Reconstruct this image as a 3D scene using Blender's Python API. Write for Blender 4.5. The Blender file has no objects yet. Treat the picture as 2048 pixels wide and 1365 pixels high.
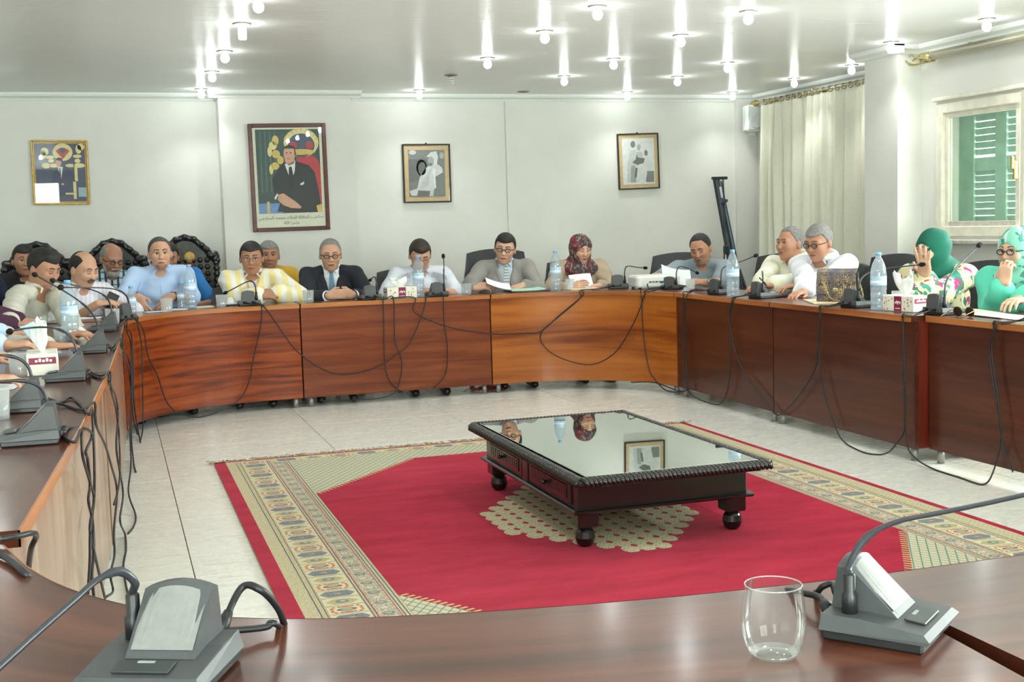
import bpy, math, random
import numpy as np
from mathutils import Vector, Matrix
random.seed(7); np.random.seed(7)
scene = bpy.context.scene
COL = scene.collection
PI = math.pi

# ------------------------------------------------------------------ camera
FPX, PITCH, ROLL, YAW, CAMH = 2448.44, .09554, .03043, .31402, 1.29
F_ = np.array([math.sin(YAW)*math.cos(PITCH), math.cos(YAW)*math.cos(PITCH), -math.sin(PITCH)])
R0 = np.array([math.cos(YAW), -math.sin(YAW), 0.]); U0 = np.cross(R0, F_)
R_ = math.cos(ROLL)*R0 - math.sin(ROLL)*U0
U_ = np.cross(R_, F_)
cam_d = bpy.data.cameras.new('camera'); cam = bpy.data.objects.new('camera', cam_d); COL.objects.link(cam)
cam.matrix_world = Matrix(((R_[0], U_[0], -F_[0], 0), (R_[1], U_[1], -F_[1], 0), (R_[2], U_[2], -F_[2], CAMH), (0, 0, 0, 1)))
cam_d.sensor_fit = 'HORIZONTAL'; cam_d.sensor_width = 36; cam_d.lens = FPX*36/2048
cam_d.clip_start = .05
scene.camera = cam

def at(px, py, X=None, Y=None, Z=None):
    """point of the room seen at a photograph pixel, on a given vertical or level plane"""
    d = F_ + (px-1024)/FPX*R_ - (py-682.5)/FPX*U_
    if X is not None: t = X/d[0]
    elif Y is not None: t = Y/d[1]
    else: t = (Z-CAMH)/d[2]
    return np.array([0, 0, CAMH]) + t*d

# ------------------------------------------------------------------ world, exposure
w = bpy.data.worlds.new('world'); scene.world = w; w.use_nodes = True
bg = w.node_tree.nodes['Background']; bg.inputs[0].default_value = (.9, .96, 1, 1); bg.inputs[1].default_value = 2.2
vs = scene.view_settings
vs.view_transform = 'Standard'; vs.look = 'None'; vs.gamma = 1; vs.use_curve_mapping = False
vs.exposure = EXPOSURE = .97

def area_light(name, loc, rot, sx, sy, energy, color=(1, 1, 1)):
    l = bpy.data.lights.new(name, 'AREA'); l.shape = 'RECTANGLE'; l.size = sx; l.size_y = sy; l.energy = energy; l.color = color
    o = bpy.data.objects.new(name, l); COL.objects.link(o); o.location = loc; o.rotation_euler = rot
    return o
DAY = (.97, 1, 1)
# area lamps imitating daylight outside the window openings (right wall, and the wall behind the camera)
WIN_R = [(6.0, 7.70, 1.10, 2.07), (3.6, 5.2, 1.0, 2.07), (1.0, 2.6, 1.0, 2.07)]  # windows after the first are unseen, added to bring in light
WIN_N = [(-2.1, -.72, .85, 2.40), (.4, 2.1, .85, 2.40)]  # unseen; first placed from glare on a framed picture, second added for light
area_light('daylight', (6.9, 6.35, 1.58), (0, PI/2, 0), 1.2, 1.0, 80, DAY)
for (a, b, z0, z1) in WIN_R[1:]:
    area_light('daylight', (6.75, (a+b)/2, (z0+z1)/2), (0, PI/2, 0), z1-z0+.4, b-a+.6, 320, DAY)
for (a, b, z0, z1) in WIN_N:
    area_light('daylight', ((a+b)/2, -2.3, (z0+z1)/2), (PI/2, 0, 0), b-a+.3, z1-z0+.3, 165, DAY)

# ------------------------------------------------------------------ helpers
def lin(v):
    v /= 255.
    return v/12.92 if v <= .04045 else ((v+.055)/1.055)**2.4
def rgb(r, g, b): return (lin(r), lin(g), lin(b), 1)

MATS = {}
class NT:
    """small node-tree writer"""
    def __init__(s, m):
        s.t = m.node_tree; s.b = s.t.nodes['Principled BSDF']
    def n(s, typ, **kw):
        nd = s.t.nodes.new(typ)
        for k, v in kw.items():
            if k in ('operation', 'blend_type', 'data_type', 'wave_type', 'bands_direction', 'feature', 'noise_dimensions', 'distance', 'wave_profile'): setattr(nd, k, v)
        return nd
    def l(s, a, b): s.t.links.new(a, b)
    def val(s, x, sock):
        if isinstance(x, bpy.types.NodeSocket): s.l(x, sock)
        else: sock.default_value = x
    def math(s, op, a, b=None, clamp=False):
        nd = s.n('ShaderNodeMath', operation=op); nd.use_clamp = clamp
        s.val(a, nd.inputs[0])
        if b is not None: s.val(b, nd.inputs[1])
        return nd.outputs[0]
    def mix(s, fac, a, b, bt='MIX'):
        nd = s.n('ShaderNodeMix', data_type='RGBA', blend_type=bt)
        s.val(fac, nd.inputs[0]); s.val(a, nd.inputs[6]); s.val(b, nd.inputs[7])
        return nd.outputs[2]
    def coord(s, kind='Object', scale=(1, 1, 1), rot=(0, 0, 0)):
        tc = s.n('ShaderNodeTexCoord'); mp = s.n('ShaderNodeMapping')
        mp.inputs['Scale'].default_value = scale; mp.inputs['Rotation'].default_value = rot
        s.l(tc.outputs[kind], mp.inputs[0]); return mp.outputs[0]
    def noise(s, vec, scale=5, detail=3, rough=.5, dist=0):
        nd = s.n('ShaderNodeTexNoise'); s.l(vec, nd.inputs['Vector'])
        nd.inputs['Scale'].default_value = scale; nd.inputs['Detail'].default_value = detail
        nd.inputs['Roughness'].default_value = rough; nd.inputs['Distortion'].default_value = dist
        return nd.outputs['Fac']
    def vor(s, vec, scale=5, feature='F1', out='Distance', rnd=1):
        nd = s.n('ShaderNodeTexVoronoi', feature=feature); s.l(vec, nd.inputs['Vector'])
        nd.inputs['Scale'].default_value = scale; nd.inputs['Randomness'].default_value = rnd
        return nd.outputs[out]
    def ramp(s, fac, stops, const=False):
        nd = s.n('ShaderNodeValToRGB'); cr = nd.color_ramp
        if const: cr.interpolation = 'CONSTANT'
        while len(cr.elements) < len(stops): cr.elements.new(.5)
        for e, (p, c) in zip(cr.elements, stops): e.position = p; e.color = c
        s.val(fac, nd.inputs[0]); return nd.outputs[0]
    def sep(s, vec):
        nd = s.n('ShaderNodeSeparateXYZ'); s.l(vec, nd.inputs[0]); return nd.outputs
    def bump(s, h, strength=.2, dist=.01):
        nd = s.n('ShaderNodeBump'); nd.inputs['Strength'].default_value = strength; nd.inputs['Distance'].default_value = dist
        s.l(h, nd.inputs['Height']); s.l(nd.outputs[0], s.b.inputs['Normal'])

def mat(name, color=(.8, .8, .8, 1), rough=.5, metal=0, spec=.5, **kw):
    if name in MATS: return MATS[name]
    m = bpy.data.materials.new(name); m.use_nodes = True; MATS[name] = m
    b = m.node_tree.nodes['Principled BSDF']
    b.inputs['Base Color'].default_value = color; b.inputs['Roughness'].default_value = rough
    b.inputs['Metallic'].default_value = metal; b.inputs['Specular IOR Level'].default_value = spec
    if 'trans' in kw: b.inputs['Transmission Weight'].default_value = kw['trans']; b.inputs['IOR'].default_value = kw.get('ior', 1.45)
    if 'emit' in kw: b.inputs['Emission Color'].default_value = kw['emit']; b.inputs['Emission Strength'].default_value = kw.get('es', 1)
    if 'coat' in kw: b.inputs['Coat Weight'].default_value = kw['coat']; b.inputs['Coat Roughness'].default_value = kw.get('crough', .1)
    if 'sheen' in kw: b.inputs['Sheen Weight'].default_value = kw['sheen']
    # every material carries a fine procedural variation of its own
    if not kw.get('plain'):
        t = NT(m); amt = kw.get('var', .05)
        v = t.coord('Object'); nz = t.noise(v, kw.get('vs', 60), 2)
        lo = tuple(max(0, c*(1-amt)) for c in color[:3])+(1,); hi = tuple(min(1, c*(1+amt)) for c in color[:3])+(1,)
        t.l(t.ramp(nz, [(.35, lo), (.65, hi)]), b.inputs['Base Color'])
        if kw.get('bump'): t.bump(t.noise(v, kw.get('bs', 120), 3), kw['bump'], .004)
    return m

def wood(name, dark, mid, light, rough=.25, coat=.4, vertical=False, gs=1., stripe=.5, crough=.12):
    if name in MATS: return MATS[name]
    m = bpy.data.materials.new(name); m.use_nodes = True; MATS[name] = m; t = NT(m)
    sc = (1.1*gs, 16*gs, 1) if not vertical else (16*gs, 1.1*gs, 1)
    uv = t.coord('UV', sc)
    n1 = t.noise(uv, 1.0, 5, .6, .6)
    sc2 = (.35*gs, 5*gs, 1) if not vertical else (5*gs, .35*gs, 1)
    n2 = t.noise(t.coord('UV', sc2), 1.6, 2, .5, .8)
    f = t.math('ADD', t.math('MULTIPLY', n1, 1-stripe), t.math('MULTIPLY', n2, stripe))
    t.l(t.ramp(f, [(.33, dark), (.5, mid), (.66, light)]), t.b.inputs['Base Color'])
    t.b.inputs['Roughness'].default_value = rough; t.b.inputs['Coat Weight'].default_value = coat; t.b.inputs['Coat Roughness'].default_value = crough
    t.b.inputs['Specular IOR Level'].default_value = .3
    return m

class MB:
    """collects shapes, builds ONE mesh object"""
    def __init__(s): s.v = []; s.f = []; s.uv = {}; s.mi = []; s.cur = 0
    def face(s, idx, uv=None):
        s.f.append(tuple(idx)); s.mi.append(s.cur)
        if uv: s.uv[len(s.f)-1] = uv
    def pts(s, ps):
        o = len(s.v); s.v.extend([tuple(map(float, p)) for p in ps]); return o
    def box(s, c, size, R=None, bev=0, taper=1.):
        hx, hy, hz = size[0]/2, size[1]/2, size[2]/2
        if bev <= 0:
            P = [(sx*hx*(taper if sz > 0 else 1), sy*hy*(taper if sz > 0 else 1), sz*hz) for sz in (-1, 1) for sy in (-1, 1) for sx in (-1, 1)]
            Fs = [(0, 2, 3, 1), (4, 5, 7, 6), (0, 1, 5, 4), (2, 6, 7, 3), (0, 4, 6, 2), (1, 3, 7, 5)]
        else:
            b = min(bev, hx*.95, hy*.95, hz*.95)
            # chamfered box: 24 verts
            P = []; idx = {}
            for sx in (-1, 1):
                for sy in (-1, 1):
                    for sz in (-1, 1):
                        tp = taper if sz > 0 else 1
                        idx[(sx, sy, sz, 0)] = len(P); P.append((sx*hx*tp, sy*(hy*tp-b), sz*(hz-b)))
                        idx[(sx, sy, sz, 1)] = len(P); P.append((sx*(hx*tp-b), sy*hy*tp, sz*(hz-b)))
                        idx[(sx, sy, sz, 2)] = len(P); P.append((sx*(hx*tp-b), sy*(hy*tp-b), sz*hz))
            Fs = []
            def q(*k, flip=False):
                f = [idx[i] for i in k]; Fs.append(tuple(f[::-1] if flip else f))
            for a in (-1, 1):
                q((a, -1, -1, 0), (a, 1, -1, 0), (a, 1, 1, 0), (a, -1, 1, 0), flip=a < 0)
                q((-1, a, -1, 1), (1, a, -1, 1), (1, a, 1, 1), (-1, a, 1, 1), flip=a > 0)
                q((-1, -1, a, 2), (1, -1, a, 2), (1, 1, a, 2), (-1, 1, a, 2), flip=a < 0)
                for c2 in (-1, 1):
                    q((a, c2, -1, 0), (a, c2, 1, 0), (a, c2, 1, 1), (a, c2, -1, 1), flip=a*c2 < 0)
                    q((a, -1, c2, 0), (a, 1, c2, 0), (a, 1, c2, 2), (a, -1, c2, 2), flip=a*c2 < 0)
                    q((-1, a, c2, 1), (1, a, c2, 1), (1, a, c2, 2), (-1, a, c2, 2), flip=a*c2 > 0)
                    for c3 in (-1, 1):
                        q((a, c2, c3, 0), (a, c2, c3, 1), (a, c2, c3, 2), flip=a*c2*c3 < 0)
        c = np.array(c, float)
        P = np.array(P)
        if R is not None: P = P@np.array(R).T
        o = s.pts(P+c)
        for f in Fs:
            nrm = None
            pf = P[list(f)]
            n = np.abs(np.cross(pf[1]-pf[0], pf[2]-pf[0])); k = int(np.argmax(n))
            ax = [(1, 2), (0, 2), (0, 1)][k]
            s.face([o+i for i in f], [(p[ax[0]], p[ax[1]]) for p in pf])
        return s
    def tube(s, path, rad, seg=8, caps=True, flat=None):
        path = np.array(path, float); n = len(path)
        rad = np.full(n, rad) if np.isscalar(rad) else np.array(rad, float)
        T = np.gradient(path, axis=0); T /= np.linalg.norm(T, axis=1)[:, None]+1e-12
        up = np.array([0, 0, 1.]) if abs(T[0][2]) < .9 else np.array([1., 0, 0])
        N = np.cross(T[0], up); N /= np.linalg.norm(N)
        o = len(s.v)
        for i in range(n):
            N = N-T[i]*(N@T[i]); N /= np.linalg.norm(N)+1e-12
            B = np.cross(T[i], N)
            for j in range(seg):
                a = 2*PI*j/seg
                s.v.append(tuple(path[i]+rad[i]*(math.cos(a)*N+math.sin(a)*B)))
        L = 0
        for i in range(n-1):
            d = np.linalg.norm(path[i+1]-path[i])
            for j in range(seg):
                k = (j+1) % seg
                s.face([o+i*seg+j, o+i*seg+k, o+(i+1)*seg+k, o+(i+1)*seg+j], [(L, j/seg*.1), (L, (j+1)/seg*.1), (L+d, (j+1)/seg*.1), (L+d, j/seg*.1)])
            L += d
        if caps:
            s.face([o+j for j in range(seg)][::-1]); s.face([o+(n-1)*seg+j for j in range(seg)])
        return s
    def lathe(s, prof, c=(0, 0, 0), seg=24, R=None, cap0=True, cap1=True):
        P = []
        for (r, z) in prof:
            for j in range(seg):
                a = 2*PI*j/seg; P.append((r*math.cos(a), r*math.sin(a), z))
        P = np.array(P)
        if R is not None: P = P@np.array(R).T
        o = s.pts(P+np.array(c, float))
        for i in range(len(prof)-1):
            for j in range(seg):
                k = (j+1) % seg
                s.face([o+i*seg+j, o+i*seg+k, o+(i+1)*seg+k, o+(i+1)*seg+j])
        if cap0 and prof[0][0] > 1e-5: s.face([o+j for j in range(seg)][::-1])
        if cap1 and prof[-1][0] > 1e-5: s.face([o+(len(prof)-1)*seg+j for j in range(seg)])
        return s
    def prism(s, poly, z0, z1, M=None):
        """extrude 2-D polygon (x,y) from z0 to z1; M maps local->world (3x3, origin)"""
        n = len(poly)
        P = np.array([(x, y, z0) for x, y in poly]+[(x, y, z1) for x, y in poly])
        if M is not None: P = P@np.array(M[0]).T+np.array(M[1])
        o = s.pts(P)
        s.face([o+i for i in range(n)][::-1], [poly[i] for i in range(n)][::-1]); s.face([o+n+i for i in range(n)], [poly[i] for i in range(n)])
        for i in range(n):
            k = (i+1) % n
            s.face([o+i, o+k, o+n+k, o+n+i])
        return s
    def grid(s, G, closed=False):
        """G: rows x cols x 3"""
        G = np.array(G, float); r, c = G.shape[:2]; o = s.pts(G.reshape(-1, 3))
        for i in range(r-1):
            for j in range(c-1 if not closed else c):
                k = (j+1) % c
                s.face([o+i*c+j, o+i*c+k, o+(i+1)*c+k, o+(i+1)*c+j], [(j/c, i/r), ((j+1)/c, i/r), ((j+1)/c, (i+1)/r), (j/c, (i+1)/r)])
        return s
    def build(s, name, m, parent=None, smooth=False, origin=None):
        me = bpy.data.meshes.new(name)
        v = np.array(s.v, float).reshape(-1, 3)
        if origin is None and parent is not None: origin = parent.get('_o', (0, 0, 0))
        if origin is not None: v = v-np.array(origin, float)
        me.from_pydata(v.tolist(), [], s.f)
        ms = m if isinstance(m, (list, tuple)) else [m]
        for x in ms: me.materials.append(x)
        if len(ms) > 1: me.polygons.foreach_set('material_index', s.mi)
        if s.uv:
            ul = me.uv_layers.new(name='UVMap'); arr = np.zeros((len(me.loops), 2), np.float32)
            for p in me.polygons:
                u = s.uv.get(p.index)
                if u:
                    for k, li in enumerate(p.loop_indices): arr[li] = u[k]
            ul.data.foreach_set('uv', arr.ravel())
        if smooth: me.polygons.foreach_set('use_smooth', [True]*len(me.polygons))
        me.update()
        o = bpy.data.objects.new(name, me); COL.objects.link(o)
        if parent is not None: o.parent = parent
        elif origin is not None: o.location = origin
        return o

def tag(o, label=None, cat=None, group=None, kind=None):
    if label: o['label'] = label
    if cat: o['category'] = cat
    if group: o['group'] = group
    if kind: o['kind'] = kind
    return o
def thing(name, label, cat, loc=(0, 0, 0), rz=0, group=None, world=False):
    """Empty at a thing's base; world=True: parts are given in room coordinates"""
    o = bpy.data.objects.new(name, None); COL.objects.link(o); o.empty_display_size = .05
    o.location = [float(q) for q in loc]; o.rotation_euler = (0, 0, rz)
    if world: o['_o'] = [float(q) for q in loc]
    return tag(o, label, cat, group)
def copy_tree(o, parent=None):
    c = o.copy(); COL.objects.link(c)
    if parent is not None: c.parent = parent
    for ch in list(o.children): copy_tree(ch, c)
    return c
def struct(o): o['kind'] = 'structure'; return o
def rotz(a): return np.array([[math.cos(a), -math.sin(a), 0], [math.sin(a), math.cos(a), 0], [0, 0, 1]])
def unit(v): v = np.array(v, float); return v/(np.linalg.norm(v)+1e-12)
def bez(p, n=14):
    p = [np.array(q, float) for q in p]; out = []
    for t in np.linspace(0, 1, n):
        q = list(p)
        while len(q) > 1: q = [(1-t)*a+t*b for a, b in zip(q[:-1], q[1:])]
        out.append(q[0])
    return np.array(out)
def spline(P, n=6):
    """Catmull-Rom through the points"""
    P = np.array(P, float); Q = np.vstack([2*P[0]-P[1], P, 2*P[-1]-P[-2]]); out = []
    for i in range(1, len(Q)-2):
        a, b, c, d = Q[i-1:i+3]
        for t in np.linspace(0, 1, n, endpoint=False):
            out.append(.5*(2*b+(c-a)*t+(2*a-5*b+4*c-d)*t*t+(3*b-a-3*c+d)*t**3))
    out.append(Q[-2]); return np.array(out)

# ------------------------------------------------------------------ room materials
def m_wall():
    m = mat('wall_paint', rgb(226, 228, 216), .55, plain=True); t = NT(m); v = t.coord('Object')
    n = t.noise(v, 1.3, 4, .6); n2 = t.noise(v, 90, 2)
    t.l(t.ramp(n, [(.3, rgb(220, 220, 212)), (.7, rgb(231, 231, 225))]), t.b.inputs['Base Color'])
    t.bump(n2, .12, .003); return m
M_WALL = m_wall()
def m_ceil():
    m = mat('ceiling_gloss', rgb(206, 208, 200), .3, plain=True); t = NT(m)
    n = t.noise(t.coord('Object', (.4, 9, 1)), 2.2, 4, .6); n2 = t.noise(t.coord('Object', (.7, .7, 1)), .8, 2)
    t.l(t.ramp(n2, [(.3, rgb(222, 223, 219)), (.7, rgb(230, 230, 227))]), t.b.inputs['Base Color'])
    t.bump(n, .22, .02); return m
M_CEIL = m_ceil()
M_TRIM = mat('cornice_white', rgb(238, 242, 238), .45, var=.02)
def m_tile():
    m = mat('floor_tile', rgb(196, 192, 172), .2, plain=True); t = NT(m)
    oi = t.n('ShaderNodeObjectInfo'); tc = t.n('ShaderNodeTexCoord'); ad = t.n('ShaderNodeVectorMath'); ad.operation = 'ADD'
    cm = t.n('ShaderNodeCombineXYZ'); k = t.math('MULTIPLY', oi.outputs['Random'], 37.)
    for i in range(3): t.l(k, cm.inputs[i])
    t.l(tc.outputs['Object'], ad.inputs[0]); t.l(cm.outputs[0], ad.inputs[1])
    mp = t.n('ShaderNodeMapping'); mp.inputs['Scale'].default_value = (3, 16, 1); t.l(ad.outputs[0], mp.inputs[0])
    n = t.noise(mp.outputs[0], 2.2, 6, .68, .5)
    mp2 = t.n('ShaderNodeMapping'); mp2.inputs['Scale'].default_value = (30, 60, 1); t.l(ad.outputs[0], mp2.inputs[0])
    n2 = t.noise(mp2.outputs[0], 2, 3, .7)
    f = t.math('ADD', t.math('MULTIPLY', n, .72), t.math('MULTIPLY', n2, .28))
    t.l(t.ramp(f, [(.28, rgb(194, 192, 180)), (.45, rgb(216, 216, 206)), (.62, rgb(228, 228, 220))]), t.b.inputs['Base Color'])
    t.l(t.ramp(n, [(.3, (.34, .34, .34, 1)), (.7, (.16, .16, .16, 1))]), t.b.inputs['Roughness'])
    return m
M_TILE = m_tile()
M_GROUT = mat('floor_grout', rgb(110, 106, 92), .8)

# ------------------------------------------------------------------ room shell
XL, XR, XR2, YB, YN, ZC = -2.7, 6.38, 5.85, 11.32, -1.6, 2.52
b = MB(); b.box(((XL+6.9)/2, (YN+YB)/2, -.06), (6.9-XL+.4, YB-YN+.6, .1))
floor = struct(b.build('floor', M_GROUT))
TX, TY, JX, JY = .956, .487, .232, 4.18
tile_me = None
for i in range(-4, 7):
    for j in range(-12, 15):
        x0 = JX+i*TX; y0 = JY+j*TY
        if x0+TX < -2.6 or x0 > 6.3: continue
        if tile_me is None:
            q = MB().box((0, 0, -.005), (TX-.004, TY-.003, .0098), bev=.0008).build('tile', M_TILE, floor)
            tile_me = q.data
        else:
            q = bpy.data.objects.new('tile', tile_me); COL.objects.link(q); q.parent = floor
        q.location = (x0+TX/2, y0+TY/2, random.uniform(-.0004, .0004))
b = MB(); b.box(((XL+6.9)/2, (YN+YB)/2, ZC+.05), (6.9-XL+.4, YB-YN+.6, .1)); struct(b.build('ceiling', M_CEIL))
b = MB()
b.box(((XL+XR)/2, YB+.1, ZC/2), (XR-XL+.6, .2, ZC))
b.box(((.97+2.14)/2, YB-.125, ZC/2), (1.17, .25, ZC))                    # broad pilaster behind the large portrait
b.box((3.79, YB-.008, ZC/2), (.235, .022, ZC)); b.box((6.26, YB-.02, ZC/2), (.25, .05, ZC))
struct(b.build('wall_back', M_WALL))
b = MB(); b.box((XL-.1, (YN+YB)/2, ZC/2), (.2, YB-YN+.4, ZC)); struct(b.build('wall_left', M_WALL))
def wall_with_holes(holes, lo, hi, axis, c, th):
    b = MB(); cur = lo
    def put(a, bb, z0, z1):
        if bb-a < 1e-4 or z1-z0 < 1e-4: return
        if axis == 'y': b.box((c, (a+bb)/2, (z0+z1)/2), (th, bb-a, z1-z0))
        else: b.box(((a+bb)/2, c, (z0+z1)/2), (bb-a, th, z1-z0))
    for (a, bb, z0, z1) in sorted(holes):
        put(cur, a, 0, ZC); put(a, bb, 0, z0); put(a, bb, z1, ZC); cur = bb
    put(cur, hi, 0, ZC); return b
b = wall_with_holes(WIN_R, YN-.2, 7.9, 'y', XR2+.14, .28)
b.box((XR+.1, 9.7, ZC/2), (.2, 3.4, ZC))                                 # recess behind the curtain
b.box(((5.64+6.5)/2, 8.1, ZC/2), (6.5-5.64, .42, ZC))                    # column between the two
struct(b.build('wall_right', M_WALL))
b = wall_with_holes(WIN_N, XL-.2, XR+.2, 'x', YN-.12, .24); struct(b.build('wall_near', M_WALL))

# cornices, each length its own trim
def cornice(p0, p1, n):
    """two-stepped cornice from p0 to p1 on a wall whose room-side normal is n"""
    p0 = np.array(p0, float); p1 = np.array(p1, float); n = np.array(n, float)
    prof = [(0, ZC), (0, ZC-.062), (.018, ZC-.062), (.03, ZC-.045), (.075, ZC-.03), (.085, ZC-.012), (.085, ZC)]
    b = MB(); A = [np.array([*(p0+n*d), z]) for d, z in prof]; B = [np.array([*(p1+n*d), z]) for d, z in prof]
    b.grid([[a for a in A], [c for c in B]])
    o = b.pts(A); b.face(range(o, o+len(A))); o = b.pts(B); b.face(list(range(o, o+len(B)))[::-1])
    return b
k = 0
for p0, p1, n in [((XL, YB), (.97, YB), (0, -1)), ((.885, YB-.25), (2.225, YB-.25), (0, -1)), ((.97, YB-.25), (.97, YB), (-1, 0)), ((2.14, YB-.25), (2.14, YB), (1, 0)), ((2.14, YB), (XR, YB), (0, -1)),
                  ((XR, YB), (XR, 8.3), (-1, 0)), ((5.64, 8.4), (5.64, 7.805), (-1, 0)), ((5.555, 7.89), (XR2, 7.89), (0, -1)), ((XR2, 7.89), (XR2, YN), (-1, 0)), ((XL, YN), (XL, YB), (1, 0))]:
    k += 1; struct(cornice(p0, p1, n).build('trim_%d' % k, M_TRIM))
# ------------------------------------------------------------------ windows
M_FRAME = mat('window_paint', rgb(232, 228, 212), .5, var=.06, vs=14)
M_FRAME_D = mat('window_paint_worn', rgb(205, 198, 188), .6, var=.12, vs=30)
M_GLASS = mat('window_glass', (.97, 1, .98, 1), .02, plain=True, trans=1, ior=1.0)
MATS['window_glass'].node_tree.nodes['Principled BSDF'].inputs['Specular IOR Level'].default_value = .5
def m_pane(name, tint=(1, 1, 1, 1), refl=.08):
    m = bpy.data.materials.new(name); m.use_nodes = True; MATS[name] = m; nt = m.node_tree
    for n in list(nt.nodes):
        if n.type != 'OUTPUT_MATERIAL': nt.nodes.remove(n)
    out = [n for n in nt.nodes if n.type == 'OUTPUT_MATERIAL'][0]
    tr = nt.nodes.new('ShaderNodeBsdfTransparent'); tr.inputs[0].default_value = tint
    gl = nt.nodes.new('ShaderNodeBsdfGlossy'); gl.inputs['Roughness'].default_value = .01
    fr = nt.nodes.new('ShaderNodeFresnel'); fr.inputs[0].default_value = 1.5
    mx = nt.nodes.new('ShaderNodeMixShader'); ge = nt.nodes.new('ShaderNodeNewGeometry'); iv = nt.nodes.new('ShaderNodeMath'); iv.operation = 'SUBTRACT'; iv.inputs[0].default_value = 1; nt.links.new(ge.outputs['Backfacing'], iv.inputs[1])
    ml = nt.nodes.new('ShaderNodeMath'); ml.operation = 'MULTIPLY'; nt.links.new(fr.outputs[0], ml.inputs[0]); nt.links.new(iv.outputs[0], ml.inputs[1]); nt.links.new(ml.outputs[0], mx.inputs[0]); nt.links.new(tr.outputs[0], mx.inputs[1]); nt.links.new(gl.outputs[0], mx.inputs[2])
    nt.links.new(mx.outputs[0], out.inputs[0]); return m
M_PANE = m_pane('window_pane_glass', (.93, .97, .94, 1))
M_PICGLASS = m_pane('picture_glass')
M_SHUT = mat('shutter_green_hazed', rgb(158, 192, 176), .5, var=.08, vs=9)  # green paled to hold the pane's reflection and haze in its colour

def window(n, a, bb, z0, z1, axis, c, shutters=False, inward=-1):
    """casement window in a wall hole; a..bb along the wall"""
    def P(u, d, z): return (c+d, u, z) if axis == 'y' else (u, c+d, z)
    def S(lu, ld, lz): return (ld, lu, lz) if axis == 'y' else (lu, ld, lz)
    root = bpy.data.objects.new('window_%d' % n, None); COL.objects.link(root); root.location = P((a+bb)/2, 0, z0); root['kind'] = 'structure'; root['_o'] = list(root.location)
    w = .075
    for u in (a+w/2, bb-w/2): MB().box(P(u, 0, (z0+z1)/2), S(w, .10, z1-z0), bev=.006).build('frame_stile', M_FRAME, root)
    for z in (z0+w/2, z1-w/2): MB().box(P((a+bb)/2, 0, z), S(bb-a-2*w, .10, w), bev=.006).build('frame_rail', M_FRAME, root)
    MB().box(P((a+bb)/2, inward*.07, z0-.035), S(bb-a+.12, .16, .03), bev=.006).build('window_sill', M_FRAME_D, root)
    MB().box(P((a+bb)/2, inward*.062, z1+.03), S(bb-a+.02, .03, .03), bev=.006).build('head_trim', M_FRAME, root)
    return root, P, S
# the window in view: its far leaf closed with a louvred shutter behind, its near leaf swung open
a0, a1, wz0, wz1 = WIN_R[0]
wr, P, S = window(1, a0, a1, wz0, wz1, 'y', XR2+.03)
def leaf(root, P, S, a, bb, z0, z1, d, pane=True):
    w = .05
    for u in (a+w/2, bb-w/2): MB().box(P(u, d, (z0+z1)/2), S(w, .04, z1-z0), bev=.004).build('sash_stile', M_FRAME, root)
    for z in (z0+w/2, z1-w/2): MB().box(P((a+bb)/2, d, z), S(bb-a-2*w, .04, w), bev=.004).build('sash_rail', M_FRAME_D if z < 1.3 else M_FRAME, root)
    MB().box(P((a+bb)/2, d, (z0+z1)/2), S(bb-a-2*w, .005, z1-z0-2*w)).build('pane', M_PANE, root)
leaf(wr, P, S, 6.84, a1-.06, wz0+.06, wz1-.06, 0.0)
# window handle on the meeting stile
h = MB(); h.box((XR2-.01, 6.865, 1.55), (.03, .025, .13), bev=.006); h.box((XR2-.035, 6.865, 1.60), (.02, .02, .09), bev=.005); h.build('window_handle', mat('brass', rgb(190, 165, 95), .25, 1), wr)
# the near leaf folded back into the reveal
lf = MB()
for (x, z, sx, sz) in [(XR2-.03, (wz0+wz1)/2, .05, wz1-wz0-.16), (XR2-.60, (wz0+wz1)/2, .05, wz1-wz0-.16)]: lf.box((x, a0+.085, z), (sx, .04, sz), bev=.004)
for z in (wz0+.105, wz1-.105): lf.box((XR2-.315, a0+.085, z), (.52, .04, .05), bev=.004)
lf.build('open_leaf', M_FRAME, wr)
MB().box((XR2-.315, a0+.085, (wz0+wz1)/2), (.52, .005, wz1-wz0-.25)).build('pane', M_PANE, wr)
# louvred shutter outside the closed leaf
sx = XR2+.20
sh = thing('shutter', 'green louvred wooden shutter seen through the window glass', 'shutter', (sx, 7.2, wz0-.02), world=True)
ya, yb, za, zb = 6.74, 7.69, wz0+.005, wz1-.005
for (u0, u1) in ((ya, ya+.09), (7.18, 7.30), (yb-.17, yb)): MB().box((sx, (u0+u1)/2, (za+zb)/2), (.04, u1-u0, zb-za), bev=.004).build('shutter_stile', M_SHUT, sh)
for z in (za+.05, (za+zb)/2+.03, zb-.05): MB().box((sx, (ya+yb)/2, z), (.034, yb-ya-.1, .10), bev=.003).build('shutter_rail', M_SHUT, sh)
slat = None; R = np.array([[math.cos(1.38), 0, math.sin(1.38)], [0, 1, 0], [-math.sin(1.38), 0, math.cos(1.38)]])
nsl = 16
for (u0, u1) in ((ya+.09, 7.18), (7.30, yb-.17)):
    slat = None
    for i in range(nsl):
        z = za+.115+(zb-za-.23)*i/(nsl-1)
        if abs(z-((za+zb)/2+.03)) < .05: continue
        if slat is None:
            q = MB().box((0, 0, 0), (.044, u1-u0, .006), R=R).build('slat', M_SHUT, sh, origin=(0, 0, 0)); slat = q.data
        else: q = bpy.data.objects.new('slat', slat); COL.objects.link(q); q.parent = sh
        q.location = (0, (u0+u1)/2-7.2, z-(wz0-.02)+random.uniform(-.002, .002))
n = 1
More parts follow.
